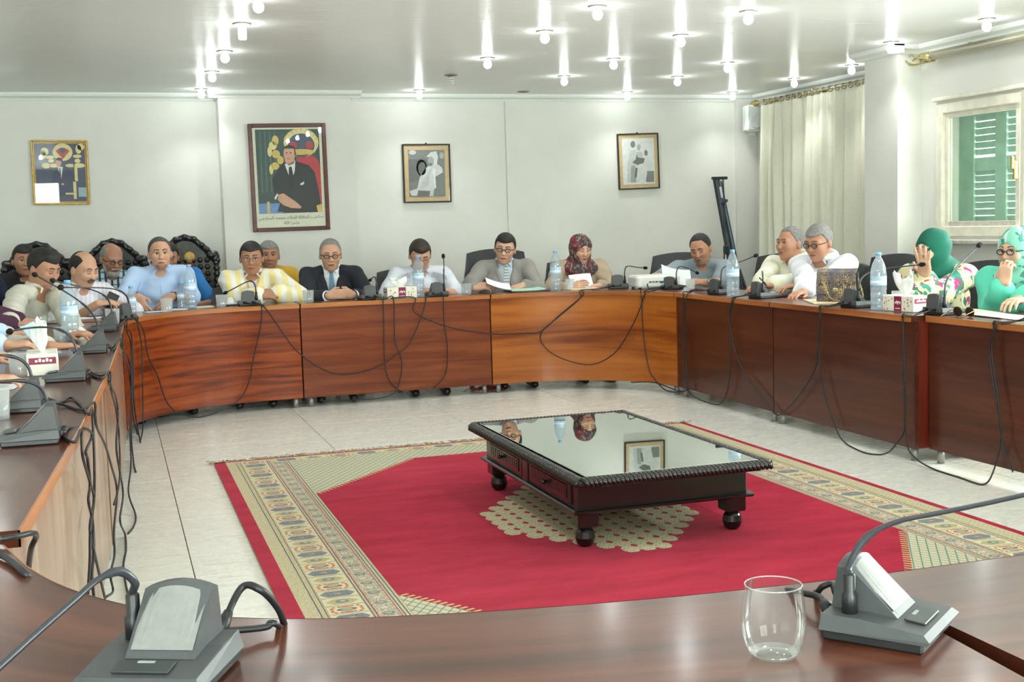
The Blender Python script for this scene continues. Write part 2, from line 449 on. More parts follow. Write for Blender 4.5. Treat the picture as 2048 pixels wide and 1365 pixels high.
for (a, bb, z0, z1) in WIN_R[1:]:
    n += 1; r, P, S = window(n, a, bb, z0, z1, 'y', XR2+.03); mid = (a+bb)/2
    leaf(r, P, S, a+.06, mid, z0+.06, z1-.06, 0); leaf(r, P, S, mid, bb-.06, z0+.06, z1-.06, 0)
for (a, bb, z0, z1) in WIN_N:
    n += 1; r, P, S = window(n, a, bb, z0, z1, 'x', YN-.03, inward=1); mid = (a+bb)/2
    leaf(r, P, S, a+.06, mid, z0+.06, z1-.06, 0); leaf(r, P, S, mid, bb-.06, z0+.06, z1-.06, 0)

# ------------------------------------------------------------------ curtain, rods, speaker
M_GOLD = mat('gilt_rod', rgb(198, 178, 120), .28, .9)
M_ROD = mat('rod_tube', rgb(176, 172, 150), .35, .5)
def m_curt():
    m = mat('curtain_cloth', rgb(206, 204, 180), .85, plain=True, sheen=.2); t = NT(m)
    n = t.noise(t.coord('Object', (3, 3, 60)), 6, 3, .6); n2 = t.noise(t.coord('Object', (60, 60, 2)), 6, 2)
    f = t.math('ADD', t.math('MULTIPLY', n, .5), t.math('MULTIPLY', n2, .5))
    t.l(t.ramp(f, [(.3, rgb(214, 213, 194)), (.7, rgb(232, 231, 214))]), t.b.inputs['Base Color']); t.bump(f, .2, .004)
    return m
rod = thing('curtain_rod', 'gilt curtain rod under the cornice above the beige curtain', 'curtain rod', (XR-.16, 9.7, 2.40), world=True)
MB().tube([(XR-.17, 10.95, 2.415), (XR-.17, 8.35, 2.415)], .014, 10).build('rod', M_ROD, rod, True)
def finial(y, s, root, x, z):
    b = MB(); R = np.array([[1, 0, 0], [0, 0, s], [0, -s, 0]], float)
    b.lathe([(.012, 0), (.022, .01), (.014, .025), (.03, .05), (.033, .07), (.02, .1), (.026, .12), (.01, .15), (.002, .165)], (x, y, z), 12, R=R)
    return b.build('finial', M_GOLD, root, True)
finial(10.95, 1, rod, XR-.17, 2.415)
for y in (10.9, 10.0, 9.0): MB().box((XR-.085, y, 2.43), (.17, .03, .03), bev=.006).build('bracket', M_GOLD, rod)
ring = None
for i in range(22):
    y = 10.83-i*.105
    if ring is None:
        b = MB(); a = np.linspace(0, 2*PI, 17); b.tube([(.024*math.cos(t), 0, .024*math.sin(t)) for t in a], .005, 6, caps=False); q = b.build('curtain_ring', M_GOLD, rod, True, origin=(0, 0, 0)); ring = q.data
    else: q = bpy.data.objects.new('curtain_ring', ring); COL.objects.link(q); q.parent = rod
    q.location = (-.01, y-9.7, .007)
NY, NZ = 260, 26
ys = np.linspace(10.92, 8.38, NY); zs = np.linspace(2.385, .02, NZ)
rs = np.random.RandomState(3); ph = rs.rand(8)*6.28
G = np.zeros((NZ, NY, 3)); G2 = np.zeros((NZ, NY, 3))
for i, z in enumerate(zs):
    tz = (2.385-z)/2.36; y = ys+.05*tz*np.sin(ys*4+1)
    amp = .022+.03*min(1, tz*3)
    fold = np.sin(y*33+2.2*np.sin(y*5+ph[0])+.5*tz)+.45*np.sin(y*61+ph[1]+1.2*np.sin(y*7))*(1-tz*.5)
    x = XR-.15+amp*fold*.8+.012*np.sin(y*9+z*2)
    x = np.minimum(x, XR-.06)
    G[i, :, 0] = x; G[i, :, 1] = y+.012*np.cos(y*33)*tz; G[i, :, 2] = z
G2 = G.copy(); G2[:, :, 0] += .004
b = MB(); b.grid(G[:, ::-1]); b.grid(G2)
cu = b.build('curtain', m_curt(), None, True); tag(cu, 'long beige pleated curtain hanging between the corner and the white column', 'curtain')
rod2 = thing('curtain_rod', 'thick bare rod with gilt end beside the cornice above the window', 'curtain rod', (XR2-.12, 7.0, 2.40), world=True)
MB().tube([(XR2-.13, 7.70, 2.405), (XR2-.13, 4.9, 2.405)], .032, 14).build('rod', M_ROD, rod2, True)
b = MB(); R = np.array([[1, 0, 0], [0, 0, 1], [0, -1, 0]], float)
b.lathe([(.012, -.2), (.02, -.17), (.012, -.14), (.03, -.1), (.036, -.06), (.026, -.03), (.035, 0), (.033, .02)][::1], (XR2-.13, 7.68, 2.405), 12, R=R); b.build('finial', M_GOLD, rod2, True)
for i in range(4):
    a = i*1.6; MB().tube(spline([(XR2-.13+.03*math.cos(a), 7.86, 2.405+.03*math.sin(a)), (XR2-.13+.045*math.cos(a+.6), 7.8, 2.405+.045*math.sin(a+.6)), (XR2-.13+.036*math.cos(a+1.4), 7.72, 2.405+.036*math.sin(a+1.4)), (XR2-.13+.034*math.cos(a+2), 7.58, 2.40+.034*math.sin(a+2))]), .006, 6).build('scroll', M_GOLD, rod2, True)
MB().box((XR2-.065, 7.2, 2.43), (.13, .03, .03), bev=.006).build('bracket', M_GOLD, rod2)
hk = MB(); p = at(1540, 449, X=XR-.02); hk.lathe([(.022, 0), (.022, .008), (.01, .012), (.008, .03), (.014, .036)], p+np.array([.02, 0, 0]), 12, R=np.array([[0, 0, -1], [0, 1, 0], [1, 0, 0]], float))
hk.tube([p+np.array([-.012, 0, 0]), p+np.array([-.035, 0, -.005]), p+np.array([-.04, 0, .025])], .004, 6)
tag(hk.build('curtain_hook', M_GOLD, None, True), 'small brass tie-back hook on the wall left of the curtain', 'hook')

sp = thing('loudspeaker', 'small white wall loudspeaker high in the corner left of the curtain', 'loudspeaker', (6.235, 11.09, 2.27), rz=math.radians(-12))
Mw = mat('speaker_white', rgb(214, 217, 212), .5, var=.03); Mg = mat('speaker_grille', rgb(196, 200, 196), .6, bump=.5, bs=400)
MB().box((0, 0, 0), (.205, .15, .265), bev=.018).build('cabinet', Mw, sp)
b = MB(); b.box((0, -.078, 0), (.17, .008, .23), bev=.01); b.build('grille', Mg, sp)
b = MB(); b.lathe([(.074, 0), (.07, .004), (.055, .001), (.0, .0)], (0, -.0825, -.03), 24, R=np.array([[1, 0, 0], [0, 0, -1], [0, 1, 0]], float)); b.build('cone_ring', Mg, sp, True)
b = MB(); b.box((0, .05, -.15), (.05, .05, .04), bev=.005); b.box((0, .11, -.15), (.03, .1, .02)); b.build('bracket', Mw, sp)

# ------------------------------------------------------------------ downlights
M_BULB = mat('bulb_lit', (1, 1, 1, 1), .4, plain=True, emit=(.93, 1, .98, 1), es=25)
M_BULB0 = mat('bulb_unlit', rgb(225, 228, 222), .35, var=.03)
M_CAN = mat('downlight_ring', rgb(150, 150, 142), .3, .6); M_HOLE = mat('downlight_can', rgb(70, 66, 60), .5)
LAMP_W = 8.5
LIT = [(.82, y) for y in (2.6, 4.6, 5.65, 6.69, 7.52, 8.66, 9.75, 10.93)]+[(2.74, y) for y in (2.6, 3.6, 4.6, 5.65, 6.66, 7.56, 8.82, 10.93)]+[(3.73, y) for y in (2.6, 3.6, 4.6, 5.65, 6.69, 7.61, 8.77, 9.84)]
LIT += [(4.77, 8.9), (4.77, 9.81), (4.82, 11.01), (5.95, 8.95), (5.96, 9.87), (5.93, 10.97), (5.47, 7.73), (5.49, 6.73), (5.48, 5.6), (5.48, 4.6), (5.48, 3.6), (-.9, 5.6), (-.9, 7.5), (-.9, 9.7), (-.9, 3.0)]
NAMES = {(.82, 7.52): 'bright tubular lamp in a dark ring, lowest-hanging of the left column of ceiling lights'}
def downlight(kind):
    o = thing('ceiling_light', 'x', 'ceiling light')
    b = MB(); b.lathe([(.034, .0), (.036, -.006), (.052, -.008), (.058, -.002), (.058, 0)], (0, 0, 0), 24); b.build('ring', M_CAN, o, True)
    b = MB(); b.lathe([(.0, -.0005), (.036, -.0008)], (0, 0, 0), 20, cap0=False, cap1=False); b.build('socket', M_HOLE, o)
    if kind == 'lit':
        b = MB(); b.lathe([(.018, -.001), (.02, -.02), (.028, -.038), (.030, -.052), (.024, -.068), (.012, -.077), (.001, -.08)], (0, 0, 0), 16); b.build('bulb', M_BULB, o, True)
    if kind == 'tube':
        b = MB(); b.lathe([(.02, -.001), (.034, -.012), (.022, -.016), (.024, -.03), (.024, -.085), (.02, -.094), (.001, -.097)], (0, 0, 0), 16); b.build('bulb', M_BULB, o, True)
    if kind == 'cfl':
        b = MB(); t = np.linspace(0, 1, 60); b.tube([(.02*math.cos(a*18), .02*math.sin(a*18), -.012-.06*a) for a in t], .006, 6); b.build('bulb', M_BULB0, o, True)
    return o
protos = {}
cnt = {}
for (x, y) in sorted(LIT, key=lambda q: (q[0], q[1])):
    kind = 'tube' if abs(x-.82) < .01 and abs(y-7.52) < .01 else 'lit'
    if kind not in protos: o = protos[kind] = downlight(kind)
    else: o = copy_tree(protos[kind])
    o.location = (x, y, ZC)
    if not any(c.type == 'LIGHT' for c in o.children):
        l = bpy.data.lights.new('lamp_glow', 'SPOT'); l.energy = LAMP_W; l.color = (.98, 1, .98); l.spot_size = math.radians(118); l.spot_blend = 1; l.shadow_soft_size = .03
        lo = bpy.data.objects.new('lamp_glow', l); COL.objects.link(lo); lo.parent = o; lo.location = (0, 0, -.105)
    colname = {-.9: 'far left', .82: 'left', 2.74: 'middle', 3.73: 'centre-right', 4.77: 'right', 4.82: 'right', 5.47: 'window-side', 5.48: 'window-side', 5.49: 'window-side', 5.93: 'curtain-side', 5.95: 'curtain-side', 5.96: 'curtain-side'}[x]
    cnt.setdefault(colname, []).append((y, o))
ordn = ['nearest the wall', 'second from the wall', 'third from the wall', 'fourth from the wall', 'fifth from the wall', 'sixth from the wall', 'seventh from the wall', 'eighth from the wall', 'ninth from the wall']
for cn, lst in cnt.items():
    for i, (y, o) in enumerate(sorted(lst, key=lambda q: -q[0])):
        o['label'] = 'lit round ceiling downlight in the %s column, %s' % (cn, ordn[i]); o['group'] = 'lit ceiling downlights'
        if abs(o.location.x-.82) < .01 and abs(y-7.52) < .01: o['label'] = 'bright tubular lamp hanging from a dark ring in the left column of lights'
o = downlight('cfl'); o.location = (2.74, 9.84, ZC); o['label'] = 'unlit spiral ceiling lamp above the framed photograph'
o = downlight('none'); o.location = (3.76, 11.01, ZC); o['label'] = 'empty dark ceiling light ring close to the back wall'

# ------------------------------------------------------------------ pictures on the wall
def flat(name, poly, z, m, root, c, ux, uz, thick=.0004):
    """flat print piece on a picture: poly in picture units (0..1 from the lower left), stepped out by z"""
    b = MB(); W, H, cc, n = c
    P = [cc+ux*((x-.5)*W)+uz*((y-.5)*H)+n*z for x, y in poly]
    o = b.pts(P); b.face(range(o, o+len(P)))
    return b.build(name, m, root)
def ellip(cx, cy, rx, ry, n=20, a0=0, a1=2*PI): return [(cx+rx*math.cos(a), cy+ry*math.sin(a)) for a in np.linspace(a0, a1, n, endpoint=(a1-a0) < 6.2)]
def picture(label, x0, x1, z0, z1, Y, fw, fm, art, lean=0.0, roll=0.0, matc=None, mw=0):
    cx, cz = (x0+x1)/2, (z0+z1)/2; W, H = x1-x0, z1-z0
    root = thing('framed_picture', label, 'picture', (cx, Y-.012, cz), world=True, group='framed pictures on the back wall')
    ux = np.array([math.cos(roll), 0, math.sin(roll)]); uz0 = np.array([-math.sin(roll), 0, math.cos(roll)]); n0 = np.array([0, -1, 0.])
    uz = unit(uz0+n0*lean); n = unit(n0-np.array([0, 0, 1])*lean*-1*-1)
    n = np.cross(ux, uz)*1; n = n if n[1] < 0 else -n
    Rm = np.stack([ux, -n, uz], 1); c = np.array([cx, Y-.018, cz])+n*(abs(lean)*H/2)
    for s in (-1, 1):
        MB().box(c+ux*s*(W-fw)/2, (fw, .028, H), R=Rm, bev=.005).build('frame_side', fm, root)
        MB().box(c+uz*s*(H-fw)/2, (W-2*fw, .028, fw), R=Rm, bev=.005).build('frame_rail', fm, root)
    MB().box(c-n*.004, (W-2*fw+.004, .004, H-2*fw+.004), R=Rm).build('backing', matc or mat('print_white', rgb(226, 228, 205), .6), root)
    aw, ah = W-2*fw-2*mw, H-2*fw-2*mw
    art(root, (aw, ah, c+n*.0005, n), ux, uz)
    g = MB(); g.box(c+n*.009, (W-2*fw, .002, H-2*fw), R=Rm); g.build('glass', M_PICGLASS, root)
    return root
pm = lambda n, r, g, b_: mat('print_'+n, rgb(r, g, b_), .6, var=.06, vs=25)
def art_portrait(text):
    def f(root, c, ux, uz):
        def fl(nm, poly, k, m): flat(nm, poly, .0004*k, m, root, c, ux, uz)
        b0 = .135 if text else 0
        Yp = lambda y: b0+(1-b0)*y
        Q = lambda poly: [(x, Yp(y)) for x, y in poly]
        fl('print_background', Q([(.03, 0), (.97, 0), (.97, .99), (.03, .99)]), 1, pm('curtain_green', 58, 84, 80))
        for i, x in enumerate((.08, .15, .22, .29)): fl('print_fold', Q([(x, .25), (x+.025, .25), (x+.03, .97), (x+.012, .97)]), 2, pm('fold_green', 84, 106, 100))
        red = pm('chair_red', 190, 62, 72); gold = pm('gold', 214, 188, 104); gold2 = pm('gold_pale', 226, 214, 150); suit = pm('suit', 44, 48, 54); skin = pm('skin', 212, 164, 140)
        fl('print_chair', Q([(.60, .02), (.97, .02), (.97, .50), (.95, .60), (.90, .655), (.82, .68), (.72, .68), (.62, .65)]), 3, red)
        fl('print_crest', Q(ellip(.70, .83, .26, .17)), 4, gold2); fl('print_crest', Q(ellip(.70, .80, .20, .14)), 5, pm('crest_dark', 74, 84, 110))
        fl('print_crest', Q(ellip(.58, .80, .055, .045)), 6, red); fl('print_crest', Q(ellip(.82, .80, .055, .045)), 6, red); fl('print_crest', Q(ellip(.7, .72, .2, .035)), 6, gold)
        for i in range(9):
            a = .35+i*.3; fl('print_ray', Q([(.70+.2*math.cos(a), .82+.13*math.sin(a)), (.70+.27*math.cos(a-.06), .82+.175*math.sin(a-.06)), (.70+.27*math.cos(a+.06), .82+.175*math.sin(a+.06))]), 7, gold)
        for (x, y, rx, ry) in ((.32, .86, .05, .06), (.28, .80, .06, .05), (.23, .73, .035, .06), (.32, .70, .06, .05), (.38, .63, .05, .05), (.30, .56, .06, .045), (.24, .52, .03, .06)): fl('print_scroll', Q(ellip(x, y, rx, ry, 12)), 4, gold2 if x < .3 else gold)
        fl('print_table', Q([(.03, 0), (.38, 0), (.36, .12), (.03, .12)]), 3, pm('blue', 110, 150, 200)); fl('print_table', Q([(.15, 0), (.19, 0), (.19, .14), (.15, .14)]), 4, gold)
        fl('print_suit', Q([(.30, .02), (.96, .0), (.93, .25), (.88, .48), (.80, .56), (.62, .61), (.44, .60), (.34, .53), (.24, .40), (.26, .25), (.36, .16)]), 8, suit)
        fl('print_collar', Q([(.44, .58), (.60, .62), (.585, .50), (.53, .38), (.49, .45)]), 9, pm('shirt', 224, 230, 226)); fl('print_tie', Q([(.50, .545), (.54, .55), (.56, .44), (.555, .28), (.50, .28), (.49, .44)]), 10, pm('tie', 36, 40, 46))
        fl('print_neck', Q([(.44, .66), (.59, .66), (.58, .585), (.50, .56), (.45, .60)]), 9, skin); fl('print_face', Q(ellip(.515, .695, .085, .105)), 11, skin)
        fl('print_hair', Q(ellip(.522, .762, .086, .042, 12, 0, PI)), 12, pm('hair', 60, 56, 58)); fl('print_hair', Q([(.60, .78), (.615, .70), (.595, .67), (.59, .77)]), 12, pm('hair', 60, 56, 58))
        for x in (.478, .535): fl('print_eye', Q(ellip(x, .712, .016, .006, 8)), 13, pm('eye', 70, 58, 56))
        fl('print_mouth', Q(ellip(.50, .643, .025, .006, 8)), 13, pm('mouth', 176, 110, 104)); fl('print_nose', Q([(.497, .70), (.487, .668), (.51, .668)]), 13, pm('skin_shade', 196, 146, 124))
        fl('print_pocket', Q([(.655, .345), (.715, .37), (.71, .335), (.66, .325)]), 10, pm('shirt', 224, 230, 226))
        fl('print_hand', Q([(.32, .22), (.40, .235), (.58, .13), (.66, .07), (.64, .05), (.50, .06), (.38, .10), (.31, .16)]), 11, skin); fl('print_cuff', Q([(.28, .16), (.32, .22), (.31, .24), (.26, .18)]), 12, pm('shirt', 224, 230, 226))
        fl('print_chair', Q([(.90, .0), (.97, 0), (.97, .1), (.88, .08)]), 12, gold)
        if text:
            M = Matrix(((ux[0], uz[0], c[3][0]), (ux[1], uz[1], c[3][1]), (ux[2], uz[2], c[3][2])))
            for s_, y, sz in ((text[0], .075, .040), (text[1], .022, .038)):
                cv = bpy.data.curves.new('caption', 'FONT'); cv.body = s_; cv.size = sz; cv.align_x = 'CENTER'; cv.extrude = .0002
                t = bpy.data.objects.new('caption', cv); COL.objects.link(t)
                W, H, cc, nn = c; p = cc+uz*((y-.5)*H)+nn*.002
                mw = M.to_4x4(); mw.translation = Vector(p)
                # turned into a plain mesh part of the picture
                dg = bpy.context.evaluated_depsgraph_get(); me = bpy.data.meshes.new_from_object(t.evaluated_get(dg)); COL.objects.unlink(t); bpy.data.objects.remove(t)
                me.transform(mw); me.transform(Matrix.Translation(-Vector(root['_o']))); me.materials.clear(); me.materials.append(pm('ink', 88, 92, 96))
                oo = bpy.data.objects.new('caption', me); COL.objects.link(oo); oo.parent = root
    return f
def art_small(root, c, ux, uz):
    def fl(nm, poly, k, m): flat(nm, poly, .0004*k, m, root, c, ux, uz)
    gold = pm('gold_pale', 226, 214, 150); navy = pm('navy_ground', 78, 84, 108); skin = pm('skin', 212, 164, 140); suit = pm('suit_navy', 66, 72, 100)
    fl('print_background', [(0, 0), (1, 0), (1, 1), (0, 1)], 1, navy)
    fl('print_crest', ellip(.56, .85, .2, .15), 3, gold); fl('print_crest', [(.42, .87), (.5, .92), (.62, .92), (.70, .87), (.56, .73)], 4, pm('crest_red', 190, 84, 80)); fl('print_crest', ellip(.56, .88, .06, .05, 10), 5, pm('crest_dark', 74, 84, 110))
    for (x, y, rx, ry) in ((.2, .86, .08, .07), (.17, .80, .06, .07), (.3, .76, .09, .03), (.85, .78, .09, .03), (.88, .9, .06, .08), (.32, .70, .06, .03), (.85, .70, .06, .04), (.22, .62, .09, .05), (.38, .62, .10, .035), (.70, .62, .1, .03), (.88, .62, .12, .04), (.93, .94, .07, .06)): fl('print_scroll', ellip(x, y, rx, ry, 12), 3, gold)
    fl('print_suit', [(.26, .1), (.78, .1), (.76, .45), (.68, .57), (.52, .62), (.40, .56), (.32, .45)], 6, suit)
    fl('print_collar', [(.44, .60), (.55, .60), (.51, .40)], 7, pm('shirt', 224, 230, 226)); fl('print_tie', [(.475, .57), (.50, .57), (.505, .43), (.48, .42)], 8, suit)
    fl('print_face', ellip(.47, .67, .055, .075, 16), 8, skin); fl('print_hair', ellip(.485, .715, .065, .045, 12, -.5, PI), 9, pm('hair', 60, 56, 58))
    for (x0, y0, x1, y1) in ((.74, .04, .80, .34), (.58, .12, .74, .15), (.78, .35, .84, .62)): fl('print_chair', [(x0, y0), (x1, y0), (x1, y1), (x0, y1)], 9, gold)
    fl('print_panel', [(.84, .08), (1, .08), (1, .24), (.84, .24)], 9, pm('pale_blue', 158, 182, 190)); fl('print_hand', ellip(.53, .30, .03, .02, 8), 9, skin)
def art_bw1(root, c, ux, uz):
    def fl(nm, poly, k, m): flat(nm, poly, .0004*k, m, root, c, ux, uz)
    g = lambda v: pm('grey%d' % v, v-4, v, v-2)
    fl('print_background', [(0, 0), (1, 0), (1, 1), (0, 1)], 1, g(126))
    fl('print_shade', [(0, .3), (.5, .4), (.5, .8), (0, .8)], 2, g(112)); fl('print_light', ellip(.12, .95, .1, .05), 2, g(200)); fl('print_light', ellip(.92, .88, .06, .07), 2, g(176))
    fl('print_robe', [(0, .12), (.22, .18), (.30, .42), (.45, .60), (.6, .68), (.76, .72), (.92, .62), (.95, .52), (.72, .42), (.72, .2), (.6, .02), (.05, .03)], 3, g(208))
    fl('print_chair', ellip(.36, .62, .15, .18, 16), 2, g(170)); fl('print_chair', ellip(.37, .60, .11, .14, 16), 3, g(104))
    fl('print_robe_fold', [(.25, .15), (.5, .2), (.64, .62), (.55, .55)], 4, g(192)); fl('print_robe_fold', [(.70, .18), (.74, .18), (.72, .62), (.66, .6)], 4, g(226))
    fl('print_hood', [(.50, .86), (.62, .95), (.78, .97), (.82, .84), (.78, .70), (.70, .70), (.66, .82)], 4, g(214)); fl('print_face', ellip(.62, .76, .085, .1, 14), 5, g(168))
    fl('print_face_shade', ellip(.60, .69, .06, .035, 10), 6, g(120)); fl('print_feet', [(.2, .0), (.62, .0), (.6, .12), (.25, .14)], 4, g(112)); fl('print_feet', [(.55, .01), (.66, .01), (.68, .14), (.58, .14)], 5, g(200))
def art_bw2(root, c, ux, uz):
    def fl(nm, poly, k, m): flat(nm, poly, .0004*k, m, root, c, ux, uz)
    g = lambda v: pm('grey%d' % v, v-4, v, v-2)
    fl('print_background', [(0, 0), (1, 0), (1, 1), (0, 1)], 1, g(222))
    fl('print_standing', [(.12, .04), (.50, .05), (.48, .55), (.42, .76), (.25, .74), (.16, .5)], 2, g(204)); fl('print_fold', [(.24, .04), (.40, .04), (.38, .42), (.26, .40)], 3, g(164))
    fl('print_head', ellip(.34, .87, .075, .075, 14), 3, g(132)); fl('print_head', ellip(.52, .80, .06, .07, 14), 3, g(176)); fl('print_figure', [(.42, .45), (.68, .48), (.62, .72), (.45, .70)], 2, g(192))
    fl('print_seated', [(.42, .06), (.80, .1), (.96, .34), (.88, .56), (.72, .6), (.58, .42), (.44, .36)], 4, g(212)); fl('print_head', ellip(.74, .68, .055, .065, 14), 5, g(120))
    fl('print_shade', [(.30, .48), (.48, .58), (.70, .56), (.66, .46), (.46, .42)], 5, g(112)); fl('print_shade', [(.36, .15), (.42, .15), (.46, .36), (.40, .36)], 6, g(104)); fl('print_stool', [(.70, .04), (.97, .04), (.97, .28), (.76, .28)], 5, g(128))
M_FBROWN = wood('frame_brown', rgb(70, 34, 28), rgb(92, 48, 40), rgb(110, 60, 48), .3); M_FGOLD = mat('frame_gold', rgb(176, 142, 66), .35, .4, var=.15, vs=30); M_FBLK = mat('frame_black', rgb(40, 44, 36), .4)
M_MATT = mat('mount_tan', rgb(208, 182, 140), .8, var=.06, vs=20)
picture('gilt-framed colour portrait of a man in a navy suit under a crest, with window glare', -.595, -.135, 1.57, 2.122, YB, .016, M_FGOLD, art_small, roll=-.012, matc=mat('print_gold_border', rgb(206, 170, 96), .6), mw=.012)

# Arabic caption, letters joined by hand (presentation forms, laid out from the left)
AF = {'ا': 0xFE8D, 'ب': 0xFE8F, 'ة': 0xFE93, 'ج': 0xFE9D, 'ح': 0xFEA1, 'د': 0xFEA9, 'ر': 0xFEAD, 'س': 0xFEB1, 'ص': 0xFEB9, 'ك': 0xFED9, 'ل': 0xFEDD, 'م': 0xFEE1, 'ن': 0xFEE5, 'ه': 0xFEE9}
NOJOIN = 'اةدر'
def arabic(txt):
    out = []
    for wd in txt.split(' '):
        g = []; i = 0; prev = False
        while i < len(wd):
            ch = wd[i]
            if ch == 'ل' and i+1 < len(wd) and wd[i+1] == 'ا':
                g.append(chr(0xFEFC if prev else 0xFEFB)); prev = False; i += 2; continue
            nxt = i+1 < len(wd) and ch not in NOJOIN
            k = (3 if nxt else 1) if prev else (2 if nxt else 0)
            g.append(chr(AF[ch]+k)); prev = nxt; i += 1
        out.append(''.join(g))
    return ' '.join(out)[::-1]
CAPTION = (arabic('صاحب الجلالة الملك محمد السادس'), arabic('نصره الله'))
picture('large brown-framed colour portrait of a seated man in a dark suit, Arabic caption below', 1.21, 1.895, 1.285, 2.235, YB-.25, .036, M_FBROWN, art_portrait(CAPTION), lean=.012, roll=.006, mw=.008)
picture('black-framed grey photograph of a seated figure in a white hooded robe', 2.647, 3.11, 1.512, 2.062, YB, .014, M_FBLK, art_bw1, roll=-.004, matc=M_MATT, mw=.042)
picture('black-framed pale photograph of three figures in white robes, hung slightly askew', 4.83, 5.275, 1.595, 2.147, YB, .013, M_FBLK, art_bw2, roll=.018, matc=M_MATT, mw=.036)
for x, z in ((2.88, 2.066), (5.045, 2.151)):
    tag(MB().lathe([(.006, 0), (.006, .012), (.009, .014), (.002, .018)], (x, YB, z), 8, R=np.array([[1, 0, 0], [0, 0, -1], [0, 1, 0]], float)).build('picture_nail', M_FBLK), 'small nail head above the %s framed photograph' % ('hooded figure' if x < 4 else 'askew pale'), 'nail')

# folded projection screen leaning in the corner
M_DK = mat('screen_stand_black', rgb(48, 54, 58), .4, .2); M_MID = mat('screen_tube_blue_grey', rgb(70, 84, 98), .35, .3)
sc = thing('projection_screen', 'folded black tripod projection screen leaning against the back wall', 'projection screen', (5.93, 11.0, 0), world=True)
t0 = at(1432, 357, Y=11.14); b0 = np.array([6.0, 10.9, .03]); ax = unit(t0-b0)
MB().tube([b0+ax*.1, t0], .036, 8).build('screen_tube', M_DK, sc)
MB().tube([b0+ax*.1+np.array([.06, -.03, 0]), t0+np.array([.03, -.02, -.03])], .022, 8).build('tripod_tube', M_MID, sc)
t1 = at(1446, 358, Y=11.10); MB().box((t0+t1)/2+np.array([0, 0, .005]), (.17, .035, .03), bev=.006).build('top_bar', M_DK, sc)
MB().tube([t1, at(1451, 470, Y=11.0), at(1448, 520, Y=11.0)], .008, 8).build('extension_rod', M_DK, sc)
p = at(1445, 402, Y=11.06); b = MB(); b.box(p, (.05, .04, .06), bev=.008); b.box(p+np.array([.035, -.01, 0]), (.03, .03, .03), bev=.006); b.build('clamp', M_MID, sc)
b = MB(); q = t0*.84+b0*.16; b.box(t0*.9+b0*.1+np.array([0.01, -.038, 0]), (.022, .004, .16), R=np.stack([np.cross([0, 1, 0], ax)*-1, [0, 1, 0], ax], 1)); b.build('sticker', mat('sticker', rgb(206, 212, 216), .5), sc)
for dx in (-.05, .0, .07): MB().tube([b0+ax*.75+np.array([.06, -.04, 0]), b0+np.array([.05+dx, -.09-abs(dx), 0])], .012, 8).build('leg', M_DK, sc)
p = at(1452, 500, Y=10.98); MB().box(p, (.05, .05, .09), bev=.012).build('collar', M_DK, sc)
# ------------------------------------------------------------------ conference desks
HT = .76
W_TOP = wood('desk_top_wood', rgb(58, 27, 17), rgb(86, 43, 29), rgb(108, 60, 42), .28, .45, crough=.14, gs=1.2, stripe=.35)
W_EDGE = wood('desk_edge_wood', rgb(122, 66, 32), rgb(160, 96, 50), rgb(186, 122, 70), .3, .3)
W_FARL = wood('panel_red_wood', rgb(58, 18, 8), rgb(126, 54, 20), rgb(154, 74, 30), .3, .3, gs=1.9, stripe=.55)
W_FARM = wood('panel_brown_wood', rgb(92, 36, 14), rgb(116, 54, 24), rgb(134, 68, 32), .32, .3, gs=1.2, stripe=.3)
W_FARR = wood('panel_orange_wood', rgb(112, 50, 12), rgb(166, 92, 32), rgb(184, 110, 46), .3, .3, gs=1.0, stripe=.6)
W_RGT = wood('panel_dark_wood', rgb(58, 24, 15), rgb(76, 36, 23), rgb(90, 47, 32), .32, .3, gs=1.1, stripe=.4)
W_LFT = wood('panel_glare_wood', rgb(112, 78, 62), rgb(152, 122, 100), rgb(172, 146, 124), .3, .4, vertical=True, gs=.7, stripe=.5)  # glare on the left fronts put into the colour as pale grey
W_REDEDGE = wood('panel_edge_red', rgb(84, 28, 18), rgb(106, 38, 26), rgb(122, 50, 34), .25, .6, vertical=True)
M_FOOT = mat('desk_foot_grey', rgb(150, 150, 144), .4, .5)
def offset_path(P, d):
    P = np.array(P, float); T = np.gradient(P, axis=0); T /= np.linalg.norm(T, axis=1)[:, None]
    N = np.stack([-T[:, 1], T[:, 0]], 1); return P+N*d
def strip(b, A, B, flip=False, u0=0, vscale=None, v0=0):
    """quad strip between two 3-D paths, uv = (length, distance)"""
    A = np.array(A); B = np.array(B); L = u0; o = b.pts(np.vstack([A, B])); n = len(A)
    for i in range(n-1):
        d = np.linalg.norm(A[i+1]-A[i]); h = np.linalg.norm(B[i]-A[i])
        f = [o+i, o+i+1, o+n+i+1, o+n+i]; uv = [(L, v0), (L+d, v0), (L+d, v0+h), (L, v0+h)]
        if flip: f = f[::-1]; uv = uv[::-1]
        b.face(f, uv); L += d
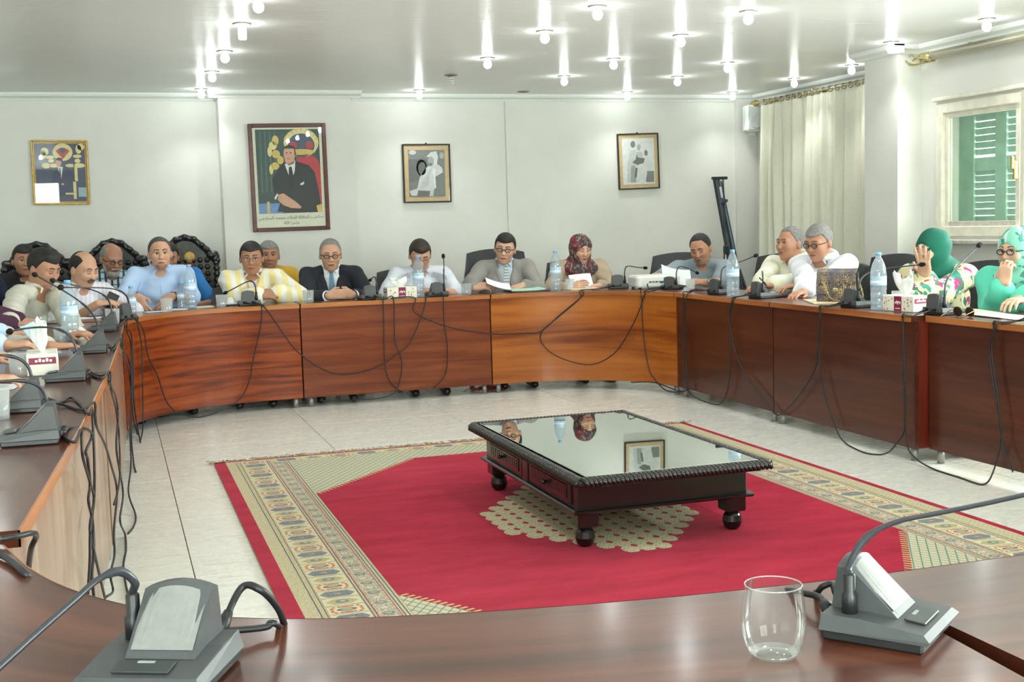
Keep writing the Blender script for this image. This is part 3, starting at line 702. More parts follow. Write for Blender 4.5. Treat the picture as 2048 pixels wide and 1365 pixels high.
def desk(label, inner, width, pmat, edge=W_EDGE, panel_set=.02, seed=0, z0=.07, topmat=None, ends=(True, True), endmat=None):
    """a desk unit: `inner` is the plan path of the edge towards the middle of the room; the sitters' side lies to its left"""
    I = np.array(inner, float); O = offset_path(I, width); c = (I.mean(0)+O.mean(0))/2
    root = thing('desk', label, 'desk', (c[0], c[1], 0), world=True, group='conference desks')
    z = lambda P, h: np.column_stack([P, np.full(len(P), h)])
    t = .032; u0 = seed*3.7
    b = MB(); strip(b, z(I, HT), z(O, HT), u0=u0, v0=seed*1.3); strip(b, z(I, HT-t), z(O, HT-t), True); strip(b, z(O, HT), z(O, HT-t))
    for k, fl in ((0, True), (-1, False)):
        q = [(*I[k], HT), (*O[k], HT), (*O[k], HT-t), (*I[k], HT-t)]; o = b.pts(q); f = [o, o+1, o+2, o+3]; b.face(f if fl else f[::-1], [(0, 0), (width, 0), (width, t), (0, t)] if fl else [(0, t), (width, t), (width, 0), (0, 0)])
    b.build('table_top', topmat or W_TOP, root)
    b = MB(); I2 = offset_path(I, -.004); strip(b, z(I2, HT-t), z(I2, HT-.001), u0=u0, flip=False); strip(b, z(I2, HT-.001), z(I, HT+.0004)); strip(b, z(I, HT-t), z(I2, HT-t)); b.build('edge_band', edge, root)
    A = offset_path(I, panel_set); B = offset_path(I, panel_set+.022)
    b = MB(); strip(b, z(A, z0), z(A, HT-t), u0=u0, v0=seed*.9); strip(b, z(B, z0), z(B, HT-t), True, u0=u0); strip(b, z(B, z0), z(A, z0))
    for k, fl in ((0, False), (-1, True)):
        q = [(*A[k], z0), (*B[k], z0), (*B[k], HT-t), (*A[k], HT-t)]; o = b.pts(q); f = [o, o+1, o+2, o+3]; b.face(f[::-1] if fl else f, [(0, 0), (.02, 0), (.02, .6), (0, .6)][::-1 if fl else 1])
    b.build('front_panel', pmat, root)
    for k, on in ((0, ends[0]), (-1, ends[1])):
        d = unit(O[k]-I[k]); tn = unit(I[1]-I[0]) if k == 0 else unit(I[-2]-I[-1]); cc = I[k]+tn*.012+d*(width/2+.01)
        ang = math.atan2(d[1], d[0])
        if on: MB().box((*cc, (z0+HT-t)/2), (width-.06, .022, HT-t-z0), R=rotz(ang)).build('end_panel', endmat or edge, root)
        for e in (.055, width-.1):
            fc = I[k]+tn*.05+d*e; MB().lathe([(.019, 0), (.019, z0+.002)], (*fc, 0), 12).build('foot', M_FOOT, root, True)
    return root
WD = .5
# straight far desk, curved corners (plan of the inner edge as surveyed), left and right runs
def arc_pts(pts, n=7): return spline(pts, n)
cornL = arc_pts([(.06, 8.02), (.12, 8.26), (.25, 8.48), (.42, 8.66), (.65, 8.79), (.92, 8.86), (1.275, 8.87)])
cornR = arc_pts([(2.725, 8.87), (3.0, 8.86), (3.25, 8.80), (3.47, 8.69), (3.66, 8.52), (3.79, 8.32), (3.86, 8.06)])
desk('curved corner desk with glossy red-striped front under the light-blue-shirted man', cornL, WD, W_FARL, seed=1)
desk('straight brown desk in front of the dark-suited man', [(1.285, 8.87), (1.8, 8.87), (2.3, 8.87), (2.715, 8.87)], WD, W_FARM, seed=2)
desk('curved corner desk with orange striped front carrying the projector', cornR, WD, W_FARR, seed=3)
desk('dark straight desk in front of the grey-shirted man, next to the orange corner', [(3.86, 8.05), (3.86, 7.4), (3.86, 6.70)], WD, W_RGT, seed=4)
desk('dark straight desk carrying the handbag', [(3.86, 6.69), (3.86, 6.0), (3.86, 5.28)], WD, W_RGT, seed=5, endmat=W_REDEDGE)
desk('dark straight desk at the right edge before the turquoise-robed woman', [(3.93, 5.26), (3.93, 4.5), (3.93, 3.72)], WD, W_RGT, seed=6)
desk('dark straight desk at the right edge, nearest the camera', [(3.9, 3.7), (3.9, 3.0), (3.9, 2.3)], WD, W_RGT, seed=7)
LW = .46
desk('left desk beside the curved corner, glare-paled front with hanging cables', [(-.035, 5.02), (0.0, 6.0), (.055, 8.0)], LW, W_LFT, seed=8, endmat=W_REDEDGE, ends=(True, True))
desk('left desk nearest the camera with two microphones, glare-paled wooden front', [(-.19, 2.37), (-.11, 3.6), (-.04, 5.0)], LW, W_LFT, seed=9, endmat=W_REDEDGE)
near = arc_pts([(1.30+1.9, 1.50), (2.2, 1.505), (1.0, 1.51)])
cornN = arc_pts([(.988, 1.511), (.70, 1.535), (.42, 1.585), (.21, 1.65), (.05, 1.75), (-.07, 1.90), (-.15, 2.07), (-.21, 2.27)])
desk('curved foreground desk with the nearest microphone and round glass', cornN, .62, W_FARM, seed=10)
desk('foreground desk at the lower right beyond the gap', [(3.1, 1.50), (2.0, 1.505), (.996, 1.51)], .62, W_FARM, seed=11)

# ------------------------------------------------------------------ rug
def m_rug(name, base, c1, c2, c3, sc):
    m = mat(name, base, .95, plain=True, spec=.1); t = NT(m); v = t.coord('Object')
    d = t.vor(v, sc, 'F1', 'Distance', .25); e = t.vor(v, sc*2.1, 'F1', 'Distance', .6); n = t.noise(v, 300, 2)
    col = t.ramp(d, [(0, c1), (.16, c1), (.2, base), (.42, base), (.5, c2), (.62, base)])
    col = t.mix(t.math('LESS_THAN', e, .16), col, c3)
    t.l(t.mix(.12, col, t.ramp(n, [(.3, (0, 0, 0, 1)), (.7, (1, 1, 1, 1))]), 'OVERLAY'), t.b.inputs['Base Color'])
    t.bump(n, .3, .003); return m
BEI = rgb(188, 178, 148); OLV = rgb(160, 152, 120); BLU = rgb(112, 122, 128); ORG = rgb(170, 88, 62); GRN = rgb(96, 128, 116)
RUG_BASE = m_rug('rug_beige', BEI, BLU, OLV, ORG, 40)
def m_lattice():
    m = mat('rug_spandrel', rgb(184, 176, 148), .95, plain=True, spec=.1); t = NT(m); o = t.sep(t.coord('Object'))
    a = t.math('ADD', t.math('MULTIPLY', o['X'], 26), t.math('MULTIPLY', o['Y'], 17)); c = t.math('SUBTRACT', t.math('MULTIPLY', o['X'], 26), t.math('MULTIPLY', o['Y'], 17))
    la = t.math('LESS_THAN', t.math('FRACT', a), .16); lc = t.math('LESS_THAN', t.math('FRACT', c), .16); d = t.vor(t.coord('Object'), 52, 'F1', 'Distance', .3)
    col = t.mix(t.math('LESS_THAN', d, .26), rgb(188, 180, 152), rgb(150, 104, 84)); col = t.mix(t.math('MAXIMUM', la, lc), col, rgb(104, 132, 124)); t.l(col, t.b.inputs['Base Color']); return m
RUG_SPAN = m_lattice()
P_ = lambda n, c: mat('rug_'+n, c, .95, spec=.1, var=.08, vs=200)
RUG_ORG, RUG_BLU, RUG_OLV, RUG_CRM = P_('orange', rgb(174, 84, 58)), P_('blue_grey', rgb(116, 128, 134)), P_('olive', rgb(168, 160, 122)), P_('cream', rgb(200, 190, 160))
RUG_PNK = m_rug('rug_rose_band', rgb(190, 176, 148), rgb(172, 136, 120), BLU, rgb(156, 140, 136), 46)
def m_red():
    m = mat('rug_red', rgb(158, 26, 52), .95, plain=True, spec=.08, sheen=.05); t = NT(m); v = t.coord('Object')
    n = t.noise(t.coord('Object', (1.2, 4, 1)), 2.2, 4, .6); n2 = t.noise(v, 350, 2)
    t.l(t.ramp(n, [(.3, rgb(146, 20, 46)), (.7, rgb(172, 36, 62))]), t.b.inputs['Base Color']); t.bump(n2, .35, .003); return m
RUG_RED = m_red(); RUG_LINE = mat('rug_line', rgb(86, 92, 108), .95); RUG_YEL = mat('rug_line_yellow', rgb(186, 166, 112), .95)
RX0, RX1, RY0, RY1 = .48, 3.375, 2.55, 6.93
rug = thing('rug', 'crimson carpet with patterned beige border lying under the low black table', 'rug', ((RX0+RX1)/2, (RY0+RY1)/2, 0), world=True)
rz = .010
MB().box(((RX0+RX1)/2, (RY0+RY1)/2, rz/2+.0004), (RX1-RX0, RY1-RY0, rz), bev=.003).build('pile', RUG_BASE, rug)
def ply(name, poly, k, m):
    b = MB(); b.prism(poly, rz, rz+.0004+.0005*k); return b.build(name, m, rug)
def rect(x0, x1, y0, y1): return [(x0, y0), (x1, y0), (x1, y1), (x0, y1)]
ply('red_edge', rect(RX0, RX0+.062, RY0, RY1), 1, RUG_RED); ply('red_edge', rect(RX1-.035, RX1, RY0, RY1), 1, RUG_RED)
ply('red_edge', rect(RX0, RX1, RY1-.022, RY1), 1, RUG_RED)
BLK = {}
def rug_block(x, y, kind, up_):
    """one woven border block: ground, ring of petals, centre"""
    if kind not in BLK:
        b = MB(); z = .0004
        def el(cx_, cy_, rx, ry, mi, h, n=8):
            b.cur = mi; o = b.pts([(cx_+rx*math.cos(a), cy_+ry*math.sin(a), h) for a in np.linspace(0, 2*PI, n, endpoint=False)]); b.face(range(o, o+n))
        if kind < 3:
            b.cur = 0; o = b.pts([(-.066, -.042, z), (.066, -.042, z), (.066, .042, z), (-.066, .042, z)]); b.face(range(o, o+4))
            if kind == 0:
                for j in range(20):
                    a = 2*PI*j/20; r_ = 1/max(abs(math.cos(a))/.055, abs(math.sin(a))/.033)*.92; el(r_*math.cos(a), r_*math.sin(a), .0075, .0055, 1, 2*z, 6)
                el(0, 0, .036, .018, 2, 2*z, 12); el(0, 0, .020, .010, 3, 3*z); [el(sx*.028, 0, .005, .005, 1, 3*z, 6) for sx in (-1, 1)]
            elif kind == 1:
                b.cur = 2; o = b.pts([(-.062, 0, 2*z), (-.040, -.034, 2*z), (.040, -.034, 2*z), (.062, 0, 2*z), (.040, .034, 2*z), (-.040, .034, 2*z)]); b.face(range(o, o+6))
                for j in range(-2, 3):
                    for q in (-1, 1): el(j*.017, q*(.012+.007*(j % 2)), .005, .004, 1, 3*z, 6)
                el(0, 0, .012, .007, 3, 3*z)
            else:
                b.cur = 3; o = b.pts([(-.058, 0, 2*z), (-.03, -.03, 2*z), (.03, -.03, 2*z), (.058, 0, 2*z), (.03, .03, 2*z), (-.03, .03, 2*z)]); b.face(range(o, o+6)); el(0, 0, .024, .019, 2, 3*z, 10); el(0, 0, .012, .009, 4, 4*z)
        else:
            el(0, 0, .024, .018, 2 if kind == 3 else 4, z, 8); el(0, 0, .013, .009, 3 if kind == 3 else 0, 2*z, 8)
        BLK[kind] = b.build('border_block', [RUG_CRM, RUG_ORG, RUG_BLU, RUG_OLV, RUG_PNK], rug, origin=(0, 0, 0)); q = BLK[kind]
    else: q = bpy.data.objects.new('border_block', BLK[kind].data); COL.objects.link(q); q.parent = rug
    q.location = (x-(RX0+RX1)/2, y-(RY0+RY1)/2, rz+.0010)
for s in (-1, 1):
    fx = (lambda x: x) if s < 0 else (lambda x: RX0+RX1-x)
    def rr(a, b2, y0, y1):
        q = sorted((fx(a), fx(b2))); return rect(q[0], q[1], y0, y1)
    for (x0, x1, m) in ((.595, .599, RUG_LINE), (.607, .611, RUG_YEL), (.615, .618, RUG_LINE), (.760, .764, RUG_LINE), (.772, .775, RUG_RED), (.848, .851, RUG_RED), (.858, .862, RUG_LINE), (.872, .876, RUG_LINE)):
        ply('border_line', rr(x0, x1, RY0+.06, RY1-.07), 1, m)
    ply('rose_band', rr(.776, .848, RY0+.1, RY1-.12), 1, RUG_PNK)
    y = RY1-.05; i = 0
    while y > RY0+.2:
        rug_block(fx(.6895), y-.047, i % 3, 1); y -= .094; i += 1
    y = RY1-.16
    while y > RY0+.2:
        rug_block(fx(.812), y, 3+i % 2, 1); y -= .062; i += 1
x = .87; i = 1
while x < RX1-.42:
    rug_block(x, RY1-.088, i % 3, 0); x += .152; i += 1
# spandrels and the red field
ply('spandrel_field', rect(.885, RX0+RX1-.885, RY0+.2, RY1-.15), 1, RUG_SPAN)
fl, fr_ = .885, RX0+RX1-.885
field = [(fl, 4.10), (1.52, 3.15), (2.34, 3.15), (fr_, 4.10), (fr_, 5.88), (2.34, 6.555), (1.52, 6.555), (fl, 5.88)]
ply('red_field', field, 2, RUG_RED)
# comb edging along the slanted sides
cb = MB()
for a, c2 in ((0, 1), (2, 3), (4, 5), (6, 7)):
    A = np.array(field[a]); B = np.array(field[c2]); n_ = int(np.linalg.norm(B-A)/.03)
    T = unit(B-A); N = np.array([-T[1], T[0]])
    for i in range(n_):
        p = A+(B-A)*(i+.5)/n_; q = [p-T*.006+N*.0, p+T*.006+N*.0, p+T*.012+N*.028, p+T*.002+N*.028]; cb.prism([tuple(v) for v in q], rz, rz+.0024)
tag(cb.build('comb_edging', RUG_YEL, rug), kind='stuff')
# stepped central medallion of lozenges
MED = m_rug('rug_medallion', rgb(192, 186, 154), rgb(112, 120, 120), rgb(168, 158, 120), rgb(176, 132, 100), 36)
cx, cy = 1.93, 4.93; loz = None; k = 0
for j in range(-7, 8):
    half = int(round((7.6-abs(j))*1.0))
    for i in range(-half, half+1):
        if abs(i)+abs(j) > 8 or (abs(i) > 6): continue
        x, y = cx+i*.068+(.0 if j % 2 == 0 else 0.0), cy+j*.088
        if loz is None:
            b = MB(); b.prism([(-.034, -.02), (-.016, -.044), (.016, -.044), (.034, -.02), (.034, .02), (.016, .044), (-.016, .044), (-.034, .02)], 0, .0008); q = b.build('lozenge', MED, rug, origin=(0, 0, 0)); loz = q.data
        else: q = bpy.data.objects.new('lozenge', loz); COL.objects.link(q); q.parent = rug
        q.location = (x-(RX0+RX1)/2, y-(RY0+RY1)/2, rz+.0015)
fr = MB(); rs = np.random.RandomState(5)
for i in range(420):
    x = RX0-.02+(RX1-RX0+.04)*rs.rand(); a = rs.randn()*.7; L = .03+.03*rs.rand()
    p = np.array([x, RY1-.004, .008]); q = p+np.array([math.sin(a)*L, abs(math.cos(a))*L, -.004+rs.rand()*.012])
    fr.tube([p, (p+q)/2+np.array([rs.randn()*.006, 0, .006]), q], .0022, 4)
tag(fr.build('fringe', mat('rug_fringe', rgb(150, 140, 110), .95), rug), kind='stuff')
tf = MB(); rs = np.random.RandomState(8)
c0 = at(985, 781, Z=0)
for i in range(140):
    a = rs.rand()*2*PI; L = .1*rs.rand(); p = c0+np.array([rs.randn()*.06, rs.randn()*.025, .012+.01*rs.rand()]); q = p+np.array([math.cos(a)*L, math.sin(a)*L*.5, -.008]); q[2] = max(q[2], .004)
    tf.tube([p, (p+q)/2+np.array([0, 0, .012]), q], .003, 4)
tag(tf.build('tassel', mat('tassel_red', rgb(150, 32, 50), .9)), 'loose red wool tassel on the floor under the far desk', 'tassel', kind=None)

# ------------------------------------------------------------------ low black table with mirror-like glass
CT = (2.045, 5.0); TXW, TYW, TZ = .86, 1.52, .315
M_BLK = wood('ebony', rgb(14, 12, 11), rgb(22, 19, 17), rgb(34, 29, 26), .3, .5)
ct = thing('coffee_table', 'low carved black table with a glass top standing on the red carpet', 'coffee table', (*CT, .011), world=True)
g0 = .0115
for sx in (-1, 1):
    for sy in (-1, 1):
        x, y = CT[0]+sx*.325, CT[1]+sy*.565; lg = MB()
        lg.box((x, y, .125), (.088, .088, .07), bev=.006); lg.lathe([(.022, .0), (.034, .012), (.041, .036), (.036, .06), (.026, .074), (.03, .085), (.03, .092)], (x, y, g0), 20)
        lg.build('leg', M_BLK, ct, False)
b = MB(); b.box((CT[0], CT[1], .222), (.74, 1.22, .13), bev=.004); b.build('apron', M_BLK, ct)
b = MB(); b.box((CT[0], CT[1], .162), (.79, 1.27, .018), bev=.006); b.build('lower_moulding', M_BLK, ct)
for sx in (-1, 1):
    for yy in (-.3, .3):
        d = MB(); x = CT[0]+sx*.372; d.box((x, CT[1]+yy, .225), (.014, .5, .095), bev=.004); dr = d.build('drawer', M_BLK, ct)
        d = MB(); d.box((x+sx*.006, CT[1]+yy, .225), (.012, .43, .058), bev=.003)
        for i in range(13):
            d.box((x+sx*.011, CT[1]+yy-.19+i*.0316, .225), (.006, .02, .04), bev=.002)
        d.build('carved_panel', M_BLK, dr, origin=(*CT, .011)); d = MB(); d.lathe([(.006, 0), (.006, .01), (.012, .018), (.002, .026)], (x+sx*.012, CT[1]+yy, .225), 10, R=np.array([[0, 0, sx], [0, 1, 0], [-sx, 0, 0]], float)); d.build('knob', M_BLK, dr, True, origin=(*CT, .011))
    b = MB(); b.box((CT[0]+sx*.373, CT[1], .225), (.016, .07, .115), bev=.004); b.build('centre_stile', M_BLK, ct)
b = MB(); b.box((CT[0], CT[1], TZ-.016), (TXW-.03, TYW-.03, .024), bev=.008); b.box((CT[0], CT[1], TZ-.030), (TXW-.09, TYW-.09, .02), bev=.006); b.build('top_board', M_BLK, ct)
# carved rope edge: a part of slanted gadroons
gd = MB()
def gad(p0, p1, n_, t):
    p0 = np.array(p0); p1 = np.array(p1)
    for i in range(n_):
        p = p0+(p1-p0)*(i+.5)/n_; d = unit(p1-p0); o = np.cross(d, [0, 0, 1])
        gd.tube([p-o*.022-d*.012+np.array([0, 0, .006]), p-d*.004+np.array([0, 0, .012]), p+o*.018+d*.006+np.array([0, 0, .002]), p+o*.026+d*.014+np.array([0, 0, -.014])], [.006, .011, .012, .006], 6)
x0, x1, y0, y1 = CT[0]-TXW/2+.03, CT[0]+TXW/2-.03, CT[1]-TYW/2+.03, CT[1]+TYW/2-.03
gad((x0, y0, TZ-.012), (x1, y0, TZ-.012), 44, 0); gad((x1, y0, TZ-.012), (x1, y1, TZ-.012), 78, 0); gad((x1, y1, TZ-.012), (x0, y1, TZ-.012), 44, 0); gad((x0, y1, TZ-.012), (x0, y0, TZ-.012), 78, 0)
tag(gd.build('carved_edge', M_BLK, ct, True), kind='stuff')
mg = mat('mirror_glass', rgb(206, 214, 208), .012, plain=True, metal=1.0)
b = MB(); b.box((CT[0], CT[1], TZ+.002), (TXW-.115, TYW-.115, .006), bev=.0015); b.build('glass_top', mg, ct)

# ------------------------------------------------------------------ microphone units
M_MICG = mat('mic_grey', rgb(70, 72, 74), .45, var=.04); M_MICD = mat('mic_black', rgb(30, 31, 33), .4); M_GRIL = mat('mic_grille', rgb(128, 128, 126), .5, bump=.3, bs=900); M_SHAFT = mat('mic_shaft', rgb(58, 60, 66), .35, .3); M_FOAM = mat('mic_foam', rgb(18, 18, 20), .9, bump=.6, bs=900); M_RED = mat('mic_ring_red', rgb(190, 40, 40), .4); M_BTN = mat('mic_button', rgb(52, 56, 58), .4); M_LCD = mat('mic_mark', rgb(150, 156, 156), .5)
def mic(label, pos, face, tip=None, lift=.16, ring=False, red=False, s=1.0, bend=None, path3=None):
    """pos: centre of base on desk; face: direction (x,y) towards its user; tip: microphone head position"""
    f = unit(face); xl = np.array([-f[1], f[0]])     # user's right hand when looking at the unit
    y = -f                                           # away from the user
    Rm = np.array([[xl[0], y[0], 0], [xl[1], y[1], 0], [0, 0, 1]])
    root = thing('microphone_unit', label, 'microphone', (pos[0], pos[1], HT+.0005), world=True, group='desk microphones with gooseneck')
    o = np.array([pos[0], pos[1], HT+.0005])
    Lc = lambda x, yy, z: o+Rm@np.array([x, yy, z])*s
    w, d = .083, .08
    # black foot
    b = MB(); b.box(Lc(0, .003, .009), (2*w*s*.96, 2*d*s*.96, .018*s), R=Rm, bev=.004*s); b.build('foot', M_MICD, root)
    # grey body: slab higher at the back
    prof = [(-d, .016), (-d-.004, .022), (-d+.006, .030), (d*.25, .040), (d, .040), (d+.002, .016)]
    b = MB(); n = len(prof); P = [Lc(-w+(.006 if z > .029 else 0), yy, z) for yy, z in prof]+[Lc(w-(.006 if z > .029 else 0), yy, z) for yy, z in prof]; q = b.pts(P)
    b.face([q+i for i in range(n)]); b.face([q+n+i for i in range(n)][::-1])
    for i in range(n): b.face([q+i, q+n+i, q+n+(i+1) % n, q+(i+1) % n])
    b.build('body', M_MICG, root)
    # loudspeaker wedge with arched top
    wx0, wx1 = -.036, .056; ns = 9
    xs = np.linspace(wx0, wx1, ns); arch = .010*(1-((xs-(wx0+wx1)/2)/((wx1-wx0)/2))**2)
    b = MB(); fr0 = [Lc(x, -d*.30, .036) for x in xs]; tp0 = [Lc(x, d*.62, .105+a) for x, a in zip(xs, arch)]; tp1 = [Lc(x, d*.86, .104+a) for x, a in zip(xs, arch)]; bk = [Lc(x, d*.98, .036) for x in xs]
    G = np.array([fr0, tp0, tp1, bk]); b.grid(G)
    for k in (0, -1):
        q = b.pts([fr0[k], tp0[k], tp1[k], bk[k]]); f4 = [q, q+1, q+2, q+3]; b.face(f4 if k else f4[::-1])
    b.build('speaker_wedge', M_MICG, root)
    b = MB(); nrm = np.array(Rm@np.array([0, -.07, .075])); nrm = unit(nrm)*.0012
    xs2 = np.linspace(wx0+.005, wx1-.005, ns); A = [Lc(x, -d*.30+.008, .0445)+nrm for x in xs2]; B = [Lc(x, d*.62-.004, .100+a)+nrm for x, a in zip(xs2, arch)]
    b.grid(np.array([A, B])); b.build('speaker_grille', M_GRIL, root)
    b = MB(); b.box(Lc(.0, -d*.62, .0355), (.075*s, .032*s, .003*s), R=Rm@np.array([[1, 0, 0], [0, .995, -.1], [0, .1, .995]]), bev=.001); b.build('button', M_BTN, root)
    b = MB(); b.box(Lc(.0, -d*.5, .0378), (.022*s, .005*s, .002*s), R=Rm@np.array([[1, 0, 0], [0, .995, -.1], [0, .1, .995]])); b.build('logo_plate', M_LCD, root)
    b = MB(); b.box(Lc(.045, d*1.04, .028), (.016*s, .012*s, .014*s), R=Rm); b.box(Lc(-.02, d*1.04, .028), (.016*s, .012*s, .014*s), R=Rm); b.build('socket', M_MICD, root)
    g0 = Lc(-.052, d*.55, .038)
    MB().lathe([(.012*s, 0), (.012*s, .03*s), (.009*s, .034*s), (.009*s, .06*s), (.006*s, .064*s)], g0, 12).build('neck_socket', M_MICD, root, True)
    if tip is not None:
        tip = np.array(tip, float); up = np.array([0, 0, 1.]); hgt = max(lift, .06)
        p1 = g0+up*(.06*s); mid = bend if bend is not None else p1+(tip-p1)*.35+up*hgt*.6
        path = bez([p1, p1+up*hgt, np.array(mid), tip], 22)
        if path3 is not None:
            path = spline([g0+up*(.04*s), g0+up*(.062*s)]+[np.array(q) for q in path3], 8); path = path[np.linspace(0, len(path)-1, 22).astype(int)]
        r = np.full(22, .0042*s); r[:8] = .0055*s; r[8:10] = .0065*s
        MB().tube(path, r, 8).build('gooseneck', M_SHAFT, root, True)
        d_ = unit(path[-1]-path[-3]); e = path[-1]
        if ring or red: MB().tube([e-d_*.002, e+d_*.012], .0085, 10).build('light_ring', M_RED if red else M_SHAFT, root, True)
        k_ = .012 if (ring or red) else 0
        MB().tube([e+d_*k_, e+d_*(k_+.006), e+d_*(k_+.014), e+d_*(k_+.03), e+d_*(k_+.036)], [.007, .012, .0135, .011, .004], 10).build('windscreen', M_FOAM, root, True)
    return root, Lc
SOCK = {}
def M_(key, *a, **k):
    r, Lc = mic(*a, **k); SOCK[key] = (Lc(.045, .09, .028), Lc(-.02, .09, .028)); return r
def tp(px, py, **k): return at(px, py, **k)
M_('n1', 'large grey microphone at the lower left, neck bent down to the left', (.028, 1.482), (-.42, -.91), tip=at(-30, 1362, Y=1.30), path3=[at(270, 1166, Y=1.52), at(240, 1143, Y=1.51), at(196, 1160, Y=1.49), at(150, 1200, Y=1.46), at(75, 1266, Y=1.40), at(0, 1334, Y=1.33), at(-30, 1362, Y=1.30)], s=.93)
M_('n2', 'large grey microphone beside the round glass, neck bent to the right', (.908, 1.288), (.61, -.79), tip=at(2090, 982, Y=1.36), path3=[at(1697, 1140, Y=1.30), at(1712, 1102, Y=1.31), at(1745, 1066, Y=1.32), at(1800, 1042, Y=1.33), at(1860, 1030, Y=1.34), at(1960, 1010, Y=1.35), at(2050, 990, Y=1.36), at(2090, 982, Y=1.36)], s=.82)
M_('l1', 'grey microphone on the left desk, second unit from the foreground corner', (-.225, 3.40), (-1, .04), tip=(-.52, 3.42, .88), lift=.10, bend=(-.30, 3.40, .93), s=.92)
M_('l2', 'grey microphone on the left desk just behind another, beside the printed sheets', (-.30, 4.05), (-1, .04), tip=(-.62, 4.1, .90), lift=.10, bend=(-.36, 4.08, .95), s=.92)
M_('l3', 'grey microphone in front of the tissue box on the left desk', (-.185, 4.83), (-1, .05), tip=tp(22, 663, X=-.39), lift=.12, bend=(-.26, 4.86, .97), s=.92)
M_('l4', 'grey microphone on the left desk with its long neck reaching the beige-shirted man', (-.115, 5.92), (-1, .05), tip=tp(72, 551, X=-.36), lift=.12, bend=(-.20, 6.2, 1.02), s=.92)
M_('l5', 'grey microphone behind the tumbler on the left desk end, neck to the reader', (-.06, 7.2), (-1, .15), tip=tp(108, 562, X=-.28), lift=.12, bend=(-.06, 7.3, .98), s=.95)
M_('l6', 'microphone with a lit red ring before the moustached man', (.03, 8.05), (-.8, .6), tip=tp(123, 575, X=-.2), lift=.12, bend=(-.02, 8.0, .97), s=.95, red=True)
M_('f1', 'microphone before the yellow-robed man, neck curving down left', at(498, 606, Y=9.0)[:2], (0, 1), tip=at(455, 584, Y=9.05), lift=.14, bend=at(492, 566, Y=9.02), s=.95)
M_('f2', 'microphone beside the dark-suited man, next to the white tissue box', at(738, 594, Y=9.0)[:2], (-.1, 1), tip=at(741, 560, Y=9.2), lift=.1, s=.95)
M_('f3', 'microphone with upright neck right of the water bottle on the straight desk', at(873, 586, Y=9.0)[:2], (0, 1), tip=at(887, 517, Y=9.06), lift=.12, bend=at(889, 535, Y=9.06), s=.95)
M_('f4', 'microphone left of the white projector, neck bent to the right', at(1236, 575, Y=8.9)[:2], (.3, 1), tip=at(1287, 536, Y=8.95), lift=.12, bend=at(1256, 535, Y=8.95), s=.95)
M_('f5', 'microphone right of the white projector', at(1345, 575, Y=8.45)[:2], (.7, .7), tip=at(1392, 545, Y=8.6), lift=.12, bend=at(1362, 530, Y=8.5), s=.85)
M_('r1', 'microphone before the grey-shirted man, long neck pointing right', (4.02, 7.62), (1, .1), tip=at(1508, 513, X=4.35), lift=.14, bend=at(1447, 540, X=4.1), s=.95)
M_('r2', 'microphone behind the bottle on the right desk, neck drooping', (4.03, 7.06), (1, .05), tip=at(1527, 566, X=4.22), lift=.12, bend=at(1522, 540, X=4.1), s=.95)
M_('r3', 'microphone in front of the handbag, neck bent low to the right', (4.02, 5.98), (1, .05), tip=at(1838, 530, X=4.35), lift=.12, bend=at(1745, 540, X=4.15), s=.95)
M_('r4', 'microphone beside the tissue box, neck rising straight to the right', (4.05, 5.27), (1, .05), tip=at(1955, 494, X=4.35), lift=.10, bend=at(1893, 555, X=4.12), s=.95)
M_('r5', 'microphone cut by the right edge of the view on the right desk', (4.1, 4.58), (1, 0), tip=(4.5, 4.6, 1.0), lift=.12, s=.95)
# ------------------------------------------------------------------ cables
M_CAB = mat('cable_black', rgb(26, 27, 30), .45)
PATHS = [np.vstack([[(-.19, 2.37), (-.11, 3.6), (-.04, 5.0), (0, 6.), (.05, 7.9)], cornL, [(1.28, 8.87), (2.72, 8.87)], cornR[1:], [(3.86, 8.0), (3.86, 5.28)]]), np.array([(3.93, 5.26), (3.93, 2.3)])]
def drape(px, py, off=.012, zmin=.006):
    """room point of a cable seen at a pixel: on the desk top, hanging against a desk front, or on the floor"""
    d = F_+(px-1024)/FPX*R_-(py-682.5)/FPX*U_
    best = None
    for Pp in PATHS:
        Q = offset_path(Pp, -off)
        for a, c in zip(Q[:-1], Q[1:]):
            e = c-a; den = d[0]*e[1]-d[1]*e[0]
            if abs(den) < 1e-9: continue
            t = (a[0]*e[1]-a[1]*e[0])/den; s_ = (a[0]*d[1]-a[1]*d[0])/den
            if t > 1.5 and -.03 <= s_ <= 1.03:
                if best is None or t < best: best = t
    if best is None: return at(px, py, Z=zmin)
    z = CAMH+best*d[2]
    if z > HT-.004: return at(px, py, Z=HT+.006)
    if z < zmin: return at(px, py, Z=zmin)
    return np.array([best*d[0], best*d[1], z])
